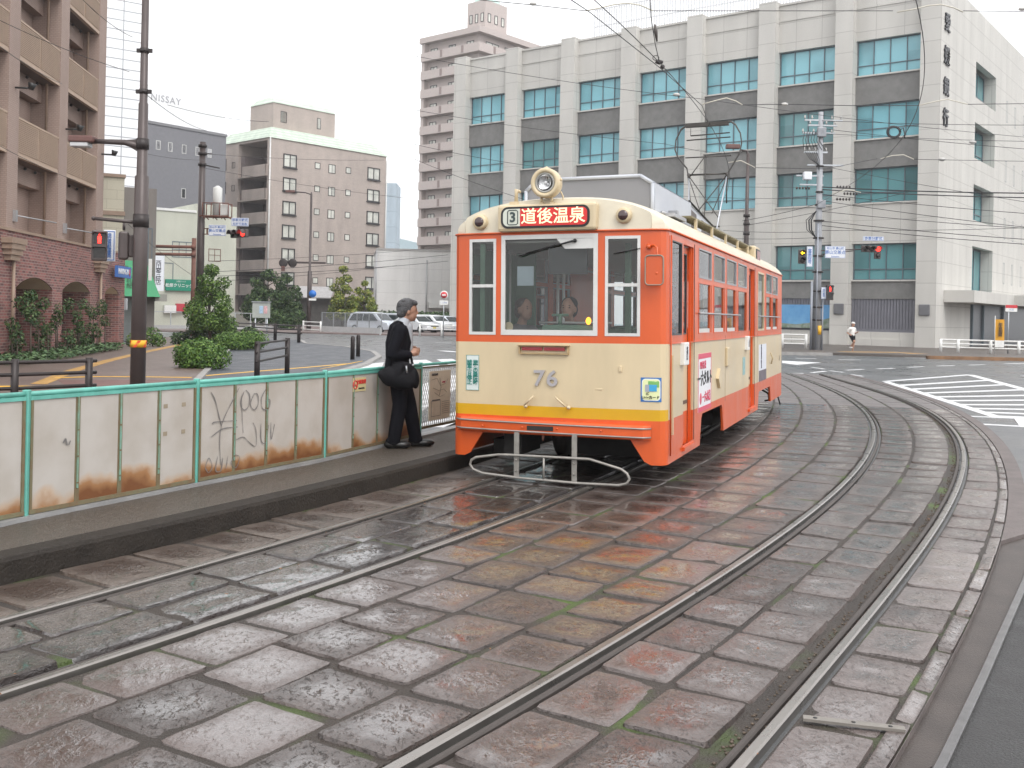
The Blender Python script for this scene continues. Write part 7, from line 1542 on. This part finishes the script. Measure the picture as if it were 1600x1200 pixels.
pxw([(1300, 303), (1325, 296), (1345, 301)], 34, 34, .022, 'low pull-off arm right of the utility pole', 'pull_off_arm', m_arm)
rg = random.Random(3)
spans = [((650, 88), (1100, 155), 30, 30, .012), ((1100, 155), (1700, 222), 30, 36, .012), ((648, 172), (1040, 225), 34, 34, .012), ((1040, 225), (1140, 240), 34, 34, .012), ((646, 225), (850, 262), 40, 40, .014), ((646, 248), (830, 315), 40, 40, .014),
 ((1278, 188), (1700, 195), 57, 50, .022), ((1278, 200), (1700, 240), 57, 50, .022), ((1278, 208), (1700, 222), 57, 50, .02), ((1278, 258), (1700, 330), 57, 50, .02), ((1281, 296), (1700, 310), 57, 50, .045), ((1281, 292), (1700, 302), 57, 48, .05), ((1281, 303), (1700, 340), 57, 50, .025), ((1281, 313), (1700, 365), 57, 50, .025), ((1281, 330), (1700, 362), 57, 50, .025), ((1281, 345), (1700, 380), 57, 50, .028), ((1281, 352), (1700, 388), 57, 50, .028), ((1281, 360), (1700, 352), 57, 52, .02),
 ((1160, 345), (1280, 318), 60, 57, .025), ((1165, 352), (1420, 300), 60, 55, .022), ((1130, 360), (1281, 362), 60, 57, .02), ((1130, 372), (1281, 371), 60, 57, .02), ((1040, 305), (1281, 310), 60, 57, .018), ((1060, 288), (1290, 292), 60, 57, .018),
 ((320, 425), (700, 398), 48, 60, .02), ((320, 432), (700, 408), 48, 60, .02), ((320, 440), (620, 415), 48, 60, .018), ((330, 408), (705, 385), 48, 60, .015), ((315, 262), (640, 310), 47, 60, .015), ((315, 240), (600, 250), 47, 60, .014),
 ((-40, 205), (118, 282), 20, 24, .01), ((-40, 12), (202, 112), 14, 16, .008), ((-40, 42), (97, 131), 16, 22, .010), ((125, -5), (207, 58), 15, 17, .008), ((228, 147), (322, 204), 16, 24, .009), ((262, 164), (420, 190), 20, 26, .009), ((228, 240), (320, 250), 40, 46, .012), ((200, 350), (300, 430), 40, 50, .014), ((1640, 600), (1641, 600), 60, 60, .001)]
ordn = ['topmost', 'second', 'third', 'fourth', 'fifth', 'sixth', 'seventh', 'eighth', 'ninth', 'tenth', 'eleventh', 'lowest']
CL = ['thin cable crossing the sky and the upper bank windows from the tower block', 'thin cable running on to the right above the tram bow', 'thin cable from the tower block towards the bow of the pantograph', 'short thin cable just left of the pantograph bow', 'faint cable dropping to the first bank pilaster', 'faint cable slanting down from the tower to the tram lamp']
CL += [ordn[k]+' of the cables running from the utility pole to the right edge' for k in range(12)]
CL += ['cable rising from the street lamp pole to the utility pole', 'cable from the street lamp pole up across the bank windows', 'upper level cable just above the rear tram roof', 'lower level cable just above the rear tram roof', 'level cable behind the pantograph frame', 'level cable across the pantograph frame above the air conditioner']
CL += ['upper of the cables from the left signal pole across the apartment block', 'middle of the cables from the left signal pole across the apartment block', 'lower of the cables from the left signal pole across the apartment block', 'faint cable from the transformer rack to the white hall', 'cable slanting down from the left signal pole top over the apartment block', 'level cable from the left signal pole top over the apartment block']
CL += ['cable in front of the lowest brick balcony', 'cable slanting over the top brick balconies to the white tower', 'cable slanting across the upper left balcony panel', 'short cable in the top left sky touching the tall pole', 'cable from the band of the tall pole down to the left signal pole', 'cable branching right over the white rooftop screen', 'short level cable between the tall pole and the left signal pole', 'cable sagging behind the tall pole towards the garden tree']
for i, (a, b, Za, Zb, r) in enumerate(spans[:-1]):
    pa, pb_ = At(*a, Za), At(*b, Zb); wire(sag(pa, pb_, .004*(pb_-pa).length+.05), r, CL[i], 'overhead_cable')
for x, y, Z, lb in ((833, 6, 12.8, 'pale insulator on the span wire at the top centre'), (1057, 148, 30, 'pale insulator above the pantograph bow'), (1226, 163, 19.6, 'pale insulator on the span wire before the third bank bay'), (1520, 222, 49, 'pale insulator on the cables near the bank window notch'), (1472, 249, 28.4, 'pale insulator beside the corner of the bank'), (1597, 14, 15.7, 'insulator at the top right edge')):
    mb = MB(); q = Z/20; mb.ball((0, 0, 0), .045*q, 0, 2, 1.6, 1, .8); tag(mb.build('insulator', m_ins, None, loc=At(x, y, Z)), lb, 'insulator')
e = empty('wire_switch', At(1030, 97, 15), 0, 'dark cluster of clamps with a ring on the wires at top centre', 'wire fitting'); mb = MB(); mb.ball((0, 0, 0), .05, 0, 1, 1.4, 1, .8); mb.ball((.05, 0, -.07), .04, 0, 1); mb.build('clamp', m_dark, e); mb = MB(); mb.tube([(-.05+math.cos(a)*.045, 0, .06+math.sin(a)*.035) for a in np.linspace(0, 2*PI, 16)], .006, 5); mb.build('ring', m_dark, e); mb = MB(); mb.tube([(-.075, 0, .55), (-.06, 0, .45), (-.04, 0, .3)], [.012, .03, .012], 8); mb.build('tension_insulator', m_insd, e)
e = empty('cable_coil', At(1397, 206, 48), 0, 'black coil of spare cable hanging on the wires before the bank corner', 'cable coil'); mb = MB()
for r in (.30, .26, .33): mb.tube([(math.cos(a)*r, r*.1, math.sin(a)*r*.85) for a in np.linspace(0, 2*PI, 22)], .028, 5)
mb.tube([(.3, 0, .1), (.42, 0, .2), (.5, 0, -.1), (.5, 0, -.3)], .03, 5); mb.build('coil', m_wire, e)

# ---------------------------------------------------------------- parked cars
def car(loc, rz, paint, label, L=4.4, W=1.72, H=1.55, van=False):
    e = empty('parked_car', loc, rz, label, 'car', 'cars parked behind the hedge')
    if van: prof = [(0, .35), (0, .62), (.05, .80), (.75, .98), (1.45, H-.12), (1.9, H), (3.4, H), (4.05, H-.1), (4.32, .95), (4.4, .6), (4.38, .32), (.1, .28)]
    else: prof = [(0, .35), (.02, .62), (.1, .75), (1.05, .92), (1.8, H-.1), (2.3, H), (3.2, H-.03), (3.85, 1.1), (4.35, .98), (4.4, .55), (4.36, .3), (.1, .28)]
    mb = MB(); rows = []
    for y, sc_, in ((-W/2, .0), (-W/2+.06, 1), (0, 1.02), (W/2-.06, 1), (W/2, 0)):
        r = []
        for x, z in prof:
            t = .0 if z < .95 else (z-.95)/(H-.95); yy_ = y*(1-.16*t); r.append((L/2-(x if sc_ else x*.985+.03), yy_, z if sc_ else z*.97+.01))
        rows.append(r)
    mb.grid(rows, closed=True)
    mb.add(rows[0], [list(range(len(prof)))]); mb.add(rows[-1], [list(range(len(prof)))[::-1]])
    body = mb.build('body', paint, e, weld=True)
    m_cg = mat('car_glass', (.03, .04, .045), .08, var=0); mb = MB()
    x0, x1, x2, x3 = ((.95, 1.62, 3.75, 4.18) if van else (1.28, 1.95, 3.1, 3.6)); zt = H-.16
    for s_ in (-1, 1):
        yb, yt = s_*(W/2+.006), s_*(W/2*(1-.16*.75)+.004)
        for a, b, c_, d_ in ((x0+.1, (x1+x2)/2-.04, x1+.05, (x1+x2)/2-.04), ((x1+x2)/2+.04, x3-.05, (x1+x2)/2+.04, x2)): mb.add([(L/2-a, yb, .98), (L/2-b, yb, .98), (L/2-d_, yt, zt), (L/2-c_, yt, zt)], [(0, 1, 2, 3)])
    mb.build('side_glass', m_cg, e); mb = MB(); a = prof[3]; b = prof[4]; t0, t1 = .1, .95
    f = lambda t: (L/2-(a[0]+(b[0]-a[0])*t)+.012, a[1]+(b[1]-a[1])*t+.012); p0, p1 = f(t0), f(t1); mb.add([(p0[0], -W/2+.12, p0[1]), (p0[0], W/2-.12, p0[1]), (p1[0], W/2-.26, p1[1]), (p1[0], -W/2+.26, p1[1])], [(0, 1, 2, 3)]); mb.build('windscreen', m_cg, e)
    for s_ in (-1, 1):
        mb = MB(); mb.ball((L/2-.12, s_*(W/2-.28), .70), .14, 0, 2, .8, 1.3, .6); mb.build('headlight', mat('headlight_glass', (.6, .62, .65), .1, var=0, coat=1), e)
        for x in (.85, 3.5):
            mb = MB(); mb.tube([(L/2-x, s_*(W/2-.2), .31), (L/2-x, s_*(W/2+.012), .31)], .31, 20); w_ = mb.build('wheel', m_black, e); mb = MB(); mb.tube([(L/2-x, s_*(W/2+.01), .31), (L/2-x, s_*(W/2+.02), .31)], .2, 14); mb.build('rim', m_steel, w_)
    mb = MB(); mb.bbox(L/2-.03, L/2+.01, -.17, .17, .42, .56, .005); mb.build('number_plate', mat('plate_yellow', (.6, .5, .12), .5, var=0) if not van else m_white, e)
    mb = MB(); mb.box(L/2-.03, L/2+.008, -.45, .45, .60, .72); mb.build('radiator_grille', m_black, e)
    return e
m_silver = mat('car_silver', (.60, .64, .70), .3, .25, var=.03, coat=.5); m_cwhite = mat('car_white', (.72, .74, .76), .3, var=.02, coat=.5)
car(On(584, 505, 84), rad(-32), m_silver, 'silver minivan parked at the left end of the row', van=True, H=1.68)
car(On(622, 505, 90), rad(-35), m_silver, 'silver car parked just behind the man, roof showing over the minivan', H=1.62, van=True)
car(On(650, 505, 86), rad(-40), m_cwhite, 'white car with its nose towards the road right of the man', H=1.52)
car(On(674, 505, 91), rad(-42), m_cwhite, 'white hatchback parked second from the right', H=1.55, van=True)
car(On(699, 505, 92), rad(-45), m_silver, 'pale grey car at the right end of the row beside the sign post', H=1.5)

# ---------------------------------------------------------------- people
m_skin = mat('skin', (.42, .24, .17), .55, var=.06, scale=8); m_suit = mat('black_suit', (.007, .007, .010), .9, spec=.15, var=.25, scale=6, bump=.25, bscale=18); m_shirt = mat('pale_shirt', (.45, .48, .52), .7, var=.05); m_hair = mat('grey_black_hair', (.045, .045, .048), .6, var=.5, scale=40, col2=(.10, .10, .105), bump=.9, bscale=70); m_hairb = mat('black_hair', (.012, .010, .010), .5, var=.2, bump=.6, bscale=60); m_shoe = mat('black_shoe', (.010, .010, .010), .3, var=.1)
def lump(name, parts, m, parent, vox=.007, smooth=6):
    """one continuous surface from overlapping tapered limbs and ellipsoids"""
    bm = bmesh.new()
    for p in parts:
        if p[0] == 'e':      # ellipsoid: centre, radii, rotation about y
            _, c, r = p[:3]; rot = Matrix.Rotation(p[3] if len(p) > 3 else 0, 4, 'Y'); bmesh.ops.create_icosphere(bm, subdivisions=3, radius=1, matrix=Matrix.Translation(c) @ rot @ Matrix.Diagonal((*r, 1)))
        else:                # limb: list of points, radii
            _, pts, rr_ = p; 
            for (a, b, ra, rb_) in zip(pts[:-1], pts[1:], rr_[:-1], rr_[1:]):
                a, b = Vector(a), Vector(b); d = b-a; q = d.to_track_quat('Z', 'Y').to_matrix().to_4x4(); bmesh.ops.create_cone(bm, cap_ends=True, segments=14, radius1=ra, radius2=rb_, depth=d.length, matrix=Matrix.Translation((a+b)/2) @ q)
            for a, ra in zip(pts, rr_): bmesh.ops.create_icosphere(bm, subdivisions=2, radius=ra, matrix=Matrix.Translation(a))
    me = bpy.data.meshes.new(name); bm.to_mesh(me); bm.free(); o = bpy.data.objects.new(name, me); sc.collection.objects.link(o)
    r_ = o.modifiers.new('r', 'REMESH'); r_.mode = 'VOXEL'; r_.voxel_size = vox; s_ = o.modifiers.new('s', 'SMOOTH'); s_.factor = .5; s_.iterations = smooth
    bpy.context.view_layer.update(); me2 = bpy.data.meshes.new_from_object(o.evaluated_get(bpy.context.evaluated_depsgraph_get())); bpy.data.objects.remove(o); me2.materials.clear(); me2.materials.append(m)
    me2.polygons.foreach_set('use_smooth', [True]*len(me2.polygons)); o = bpy.data.objects.new(name, me2); sc.collection.objects.link(o)
    if parent: o.parent = parent
    return o
def hand(c, fwd, out, up, s=1.0, curl=.8):
    """palm at c; fwd finger direction, out thumb side, up back of hand"""
    c, fwd, out, up = Vector(c), Vector(fwd).normalized(), Vector(out).normalized(), Vector(up).normalized(); P_ = [('l', [c, c+fwd*.045*s], [.026*s, .028*s])]
    P_.append(('l', [c-out*.022*s+fwd*.03*s, c+out*.022*s+fwd*.03*s], [.018*s, .018*s]))
    for k, (o_, l) in enumerate(((.030, .068), (.010, .076), (-.011, .070), (-.030, .055))):
        a = c+out*o_*s+fwd*.06*s; d1 = (fwd*math.cos(curl*.6)-up*math.sin(curl*.6)); d2 = (fwd*math.cos(curl*1.5)-up*math.sin(curl*1.5)); b = a+d1*l*.5*s; P_.append(('l', [a-fwd*.015*s, b, b+d2*l*.45*s], [.0105*s, .0095*s, .008*s]))
    a = c+out*.028*s+fwd*.008*s; P_.append(('l', [a, a+(out+fwd*.8).normalized()*.03*s, a+(out*.5+fwd*1.2-up*.4).normalized()*.058*s], [.013*s, .011*s, .009*s])); return P_
def head(c, s=1.0, yaw=0):
    """head looking to +x, centre c"""
    c = Vector(c); e_ = lambda dx, dy, dz, rx, ry, rz: ('e', (c.x+dx*s, c.y+dy*s, c.z+dz*s), (rx*s, ry*s, rz*s))
    return [e_(0, 0, .02, .098, .077, .105), e_(.035, 0, -.045, .062, .060, .075), e_(.060, 0, -.085, .028, .032, .026), e_(.100, 0, -.018, .017, .012, .020), e_(.092, 0, .003, .012, .010, .03), e_(.083, 0, -.057, .014, .026, .008), e_(.085, 0, -.070, .012, .022, .008), e_(-.005, .077, -.01, .020, .012, .032), e_(-.005, -.077, -.01, .020, .012, .032), e_(.082, 0, .030, .016, .05, .010)]
def face(c, s, parent, mdark=m_hairb):
    c = Vector(c)
    for sy in (1, -1):
        mb = MB(); mb.ball((c.x+.086*s, c.y+sy*.031*s, c.z+.012*s), .010*s, 0, 2, .5, 1.2, .7); mb.build('eye', m_black, parent); mb = MB(); mb.tube([(c.x+.090*s, c.y+sy*.016*s, c.z+.034*s), (c.x+.087*s, c.y+sy*.045*s, c.z+.035*s)], .0045*s, 5); mb.build('eyebrow', mdark, parent)
    mb = MB(); mb.tube([(c.x+.088*s, c.y-.02*s, c.z-.063*s), (c.x+.097*s, c.y, c.z-.063*s), (c.x+.088*s, c.y+.02*s, c.z-.063*s)], .003*s, 4); mb.build('mouth', mat('lips', (.25, .08, .07), .5, var=0), parent)
# waiting man: local x forward (to the tram), y to his left (away from the camera), z up
fm = G(622, 699, PZ); man = empty('person', (fm.x, fm.y, PZ), rad(10), 'man with grey hair in a black suit waiting on the platform, looking towards the tram', 'person')
hc = (.085, .0, 1.560)
bodyp = head(hc, 1.0)+[('l', [(.03, 0, 1.40), (.055, 0, 1.49)], [.060, .055]), ('l', [(-.02, 0, 1.02), (-.01, 0, 1.2), (.0, 0, 1.30)], [.11, .10, .085]), ('l', [(-.02, -.16, 1.31), (.0, .16, 1.31)], [.05, .05]), ('l', [(.0, 0, 1.3), (.03, 0, 1.42)], [.05, .055]),
 ('l', [(0, -.185, 1.33), (-.10, -.235, 1.08), (.10, -.20, 1.075)], [.05, .042, .030]), ('l', [(0, .185, 1.33), (-.06, .25, 1.08), (.12, .14, 1.09)], [.05, .042, .030]),
 ('l', [(-.02, -.085, .92), (.0, -.09, .48), (-.07, -.09, .09)], [.085, .058, .04]), ('l', [(-.01, .085, .92), (.13, .09, .48), (.22, .09, .09)], [.085, .058, .04]), ('l', [(-.07, -.09, .06), (.05, -.09, .035)], [.035, .03]), ('l', [(.22, .09, .06), (.34, .09, .035)], [.035, .03])]
bodyp += hand((.115, -.195, 1.08), (1, .25, .25), (0, .15, 1), (0, -1, .1), 1.0, .9)+hand((.135, .13, 1.095), (1, -.35, .1), (0, 0, 1), (0, 1, 0), 1.0, .9)
lump('body', bodyp, m_skin, man, .0055, 3)
face(hc, 1.0, man, m_hair)
hx, hz = hc[0], hc[2]
lump('hair', [('e', (hx-.030, 0, hz+.060), (.105, .092, .085)), ('e', (hx-.070, 0, hz+.0), (.062, .086, .095)), ('e', (hx+.045, .0, hz+.090), (.060, .075, .040)), ('e', (hx-.025, -.072, hz+.03), (.05, .018, .055)), ('e', (hx-.025, .072, hz+.03), (.05, .018, .055)), ('e', (hx-.02, .02, hz+.115), (.07, .06, .035)), ('e', (hx-.08, -.02, hz+.07), (.05, .06, .05)), ('e', (hx-.10, -.03, hz-.03), (.035, .045, .05)), ('e', (hx+.075, -.02, hz+.085), (.030, .045, .022)), ('e', (hx+.03, -.05, hz+.105), (.03, .03, .03)), ('e', (hx-.06, -.05, hz+.11), (.03, .03, .025)), ('e', (hx-.005, .03, hz+.125), (.03, .03, .025)), ('e', (hx-.115, .0, hz+.03), (.025, .04, .05))], m_hair, man, .0055, 1)
lump('shirt', [('l', [(.015, 0, 1.36), (.04, 0, 1.445)], [.088, .068]), ('l', [(.100, 0, 1.12), (.085, 0, 1.38)], [.045, .055])], m_shirt, man, .006, 3)
lump('jacket', [('l', [(-.03, 0, .88), (-.03, 0, 1.02), (-.02, 0, 1.2), (-.02, 0, 1.33)], [.150, .135, .150, .125]), ('l', [(-.03, -.09, .90), (-.03, -.10, 1.2), (-.02, -.10, 1.33)], [.115, .11, .095]), ('l', [(-.03, .09, .90), (-.03, .10, 1.2), (-.02, .10, 1.33)], [.115, .11, .095]), ('l', [(-.03, -.175, 1.345), (-.03, .175, 1.345)], [.075, .075]), ('l', [(-.03, -.06, 1.38), (-.03, .06, 1.38)], [.07, .07]), ('l', [(-.01, -.195, 1.33), (-.105, -.245, 1.07), (.085, -.205, 1.065)], [.078, .062, .046]), ('l', [(-.01, .195, 1.33), (-.07, .25, 1.07), (.10, .15, 1.08)], [.078, .062, .046]), ('e', (.06, -.07, 1.12), (.05, .05, .22)), ('e', (.06, .09, 1.12), (.05, .05, .22))], m_suit, man, .008, 5)
lump('trousers', [('l', [(-.03, -.05, .94), (-.03, .05, .94)], [.125, .125]), ('l', [(-.03, -.08, .90), (.005, -.09, .50), (-.055, -.09, .10)], [.112, .085, .074]), ('l', [(-.01, .08, .90), (.12, .09, .50), (.205, .09, .09)], [.112, .085, .074]), ('e', (-.065, -.09, .08), (.085, .066, .055)), ('e', (.205, .09, .08), (.085, .066, .055))], m_suit, man, .008, 4)
for x, y in ((-.06, -.09), (.225, .09)): lump('shoe', [('e', (x-.03, y, .05), (.078, .052, .058)), ('e', (x+.09, y, .042), (.112, .052, .044)), ('l', [(x-.04, y, .02), (x+.14, y, .02)], [.030, .028])], m_shoe, man, .006, 2)
mb = MB(); mb.grid([[(.095+.012*math.sin(v*3), -.05+.012*v, 1.36-.30*v), (.118, -.028, 1.35-.30*v)] for v in np.linspace(0, 1, 6)]); mb.build('lapel', m_suit, man)
bag = empty('shoulder_bag', (fm.x, fm.y, PZ), rad(10), 'large soft black shoulder bag hanging at the waiting man\'s hip', 'bag')
m_bag = mat('black_nylon', (.006, .006, .008), .7, spec=.2, var=.3, scale=7, bump=.5, bscale=14)
lump('bag_body', [('e', (-.11, -.25, .82), (.13, .075, .11), .35), ('e', (.0, -.255, .80), (.16, .080, .125), .12), ('e', (.0, -.25, .91), (.15, .050, .085)), ('e', (.15, -.235, .81), (.055, .065, .125), -.15), ('e', (-.21, -.24, .845), (.05, .05, .055)), ('e', (.07, -.26, .76), (.10, .07, .08)), ('e', (-.03, -.29, .88), (.05, .05, .10), .4)], m_bag, bag, .009, 6)
mb = MB(); mb.tube([(-.12, -.275, .95), (-.10, -.265, 1.12), (-.06, -.235, 1.30), (-.02, -.15, 1.435), (.02, -.05, 1.42), (.08, .04, 1.25), (.12, -.02, 1.05), (.13, -.24, .95)], .014, 6); mb.build('strap', m_bag, bag); mb = MB(); mb.tube([(.05, -.33, .95), (.06, -.335, .87)], .010, 5); mb.ball((.13, -.27, .955), .016, 0, 1); mb.build('buckle', m_steel, bag)
# jogger
fj = G(1331, 551, 0); jg = empty('person', (fj.x, fj.y, .0), rad(-60), 'jogger in white cap, white shirt and black shorts on the far pavement', 'person'); jc = (.05, 0, 1.56)
lump('body', head(jc)+[('l', [(.0, 0, 1.38), (.03, 0, 1.47)], [.055, .05]), ('l', [(-.02, 0, .98), (.0, 0, 1.3)], [.11, .12]), ('l', [(0, -.19, 1.32), (-.13, -.25, 1.1), (.05, -.27, 1.0)], [.045, .04, .03]), ('l', [(0, .19, 1.32), (-.02, .26, 1.06), (.18, .2, 1.12)], [.045, .04, .03]), ('l', [(0, -.09, .92), (.25, -.1, .62), (.02, -.1, .35)], [.085, .06, .04]), ('l', [(0, .09, .92), (.03, .09, .48), (-.04, .09, .08)], [.085, .058, .04])]+hand((.07, -.27, .99), (1, 0, -.2), (0, .3, 1), (0, -1, 0))+hand((.2, .19, 1.13), (1, -.3, .4), (0, 0, 1), (0, 1, 0)), m_skin, jg, .009, 3)
lump('shirt', [('l', [(-.02, 0, .95), (.0, 0, 1.15), (.0, 0, 1.32)], [.14, .14, .12]), ('l', [(0, -.18, 1.33), (0, .18, 1.33)], [.075, .075]), ('l', [(0, -.19, 1.32), (-.09, -.24, 1.17)], [.07, .065]), ('l', [(0, .19, 1.32), (-.01, .24, 1.15)], [.07, .065])], m_white, jg, .012, 4)
lump('shorts', [('l', [(0, -.07, .92), (.16, -.1, .72)], [.12, .10]), ('l', [(0, .07, .92), (.02, .09, .66)], [.12, .10])], m_suit, jg, .012, 4)
lump('cap', [('e', (jc[0]-.01, 0, jc[2]+.075), (.11, .09, .07)), ('e', (jc[0]+.10, 0, jc[2]+.055), (.07, .06, .012))], m_white, jg, .01, 2)
for q in ((-.02, -.1, .28), (-.02, .09, .04)): lump('shoe', [('e', (q[0]+.03, q[1], q[2]), (.13, .05, .045))], m_white, jg, .01, 1)
# people inside the tram
def sitter(lx, ly, z0, yaw, label, cloth, hair, woman=False, cap=None):
    p = TM @ Vector((lx, ly, 0)); e = empty('person', (p.x, p.y, z0), -A+yaw, label, 'person'); c = (.06, 0, .62)
    lump('body', head(c)+[('l', [(.0, 0, .42), (.04, 0, .52)], [.055, .05]), ('l', [(0, 0, .02), (0, 0, .36)], [.12, .12]), ('l', [(0, -.18, .38), (.05, -.24, .12), (.25, -.15, .12)], [.045, .04, .03]), ('l', [(0, .18, .38), (.05, .24, .12), (.25, .15, .12)], [.045, .04, .03]), ('l', [(0, -.1, .0), (.40, -.1, .02), (.42, -.1, -.36)], [.08, .06, .045]), ('l', [(0, .1, .0), (.40, .1, .02), (.42, .1, -.36)], [.08, .06, .045])]+hand((.27, -.14, .12), (1, 0, 0), (0, 1, 0), (0, 0, 1))+hand((.27, .14, .12), (1, 0, 0), (0, -1, 0), (0, 0, 1)), m_skin, e, .009, 3)
    lump('shirt', [('l', [(0, 0, .0), (0, 0, .2), (0, 0, .36)], [.15, .145, .125]), ('l', [(0, -.17, .38), (0, .17, .38)], [.075, .075]), ('l', [(0, -.19, .37), (.05, -.24, .13), (.2, -.17, .12)], [.065, .055, .045]), ('l', [(0, .19, .37), (.05, .24, .13), (.2, .17, .12)], [.065, .055, .045])], cloth, e, .012, 4)
    lump('hair', [('e', (c[0]-.03, 0, c[2]+.055), (.10, .09, .08)), ('e', (c[0]-.06, 0, c[2]-.01), (.06, .085, .10))], hair, e, .009, 2)
    face(c, 1.0, e)
    if cap: lump('cap', [('e', (c[0]-.01, 0, c[2]+.09), (.115, .10, .05)), ('e', (c[0]+.09, 0, c[2]+.06), (.07, .07, .012))], cap, e, .01, 2)
    return e
sitter(-.12, .85, 1.15, -PI/2, 'tram driver in dark uniform seated behind the middle windscreen', m_suit, m_hairb, cap=None)
sitter(-.66, .75, 1.13, -PI/2+rad(60), 'passenger with brown hair leaning behind the left part of the windscreen', mat('grey_blouse', (.22, .22, .23), .8, var=.1), mat('brown_hair', (.06, .035, .025), .6, var=.3))
sitter(.80, 2.2, 1.10, -PI/2+rad(20), 'passenger in blue sitting behind the right front window', mat('blue_jacket', (.03, .08, .30), .8, var=.1), m_hairb)
# leaf litter near the rails
lf = MB(); rg = random.Random(77)
for k in range(46):
    s = rg.uniform(.3, 9); z_ = rg.choice(zones[1:]); p = zonept(z_[0], 0, z_[2], 0, rg.random(), s); a = rg.uniform(0, 2*PI); r = rg.uniform(.008, .018); n_ = 5
    lf.add([(p.x+math.cos(a+t)*r*(1 if i % 2 else .5), p.y+math.sin(a+t)*r*(1 if i % 2 else .5), .012+rg.uniform(0, .006)) for i, t in enumerate(np.linspace(0, 2*PI, n_, endpoint=False))], [list(range(n_))])
tag(lf.build('fallen_leaves', mat('leaf_litter', (.20, .09, .04), .7, var=.5, scale=9)), 'small dead leaves and scraps scattered on the wet paving', 'leaf litter', kind='stuff')

# ---------------------------------------------------------------- the damp air of the overcast day
mh = bpy.data.materials.new('haze'); mh.use_nodes = True; n_, l_ = nodes(mh); n_.remove(n_['Principled BSDF'])
pv = n_.new('ShaderNodeVolumePrincipled'); pv.inputs['Color'].default_value = (.92, .94, .97, 1); pv.inputs['Density'].default_value = .0006; pv.inputs['Anisotropy'].default_value = .2
l_.new(pv.outputs[0], n_['Material Output'].inputs['Volume'])
mb = MB(); mb.box(-1210, 1210, -45, 1620, -1.1, 110); tag(mb.build('haze', mh), kind='stuff')
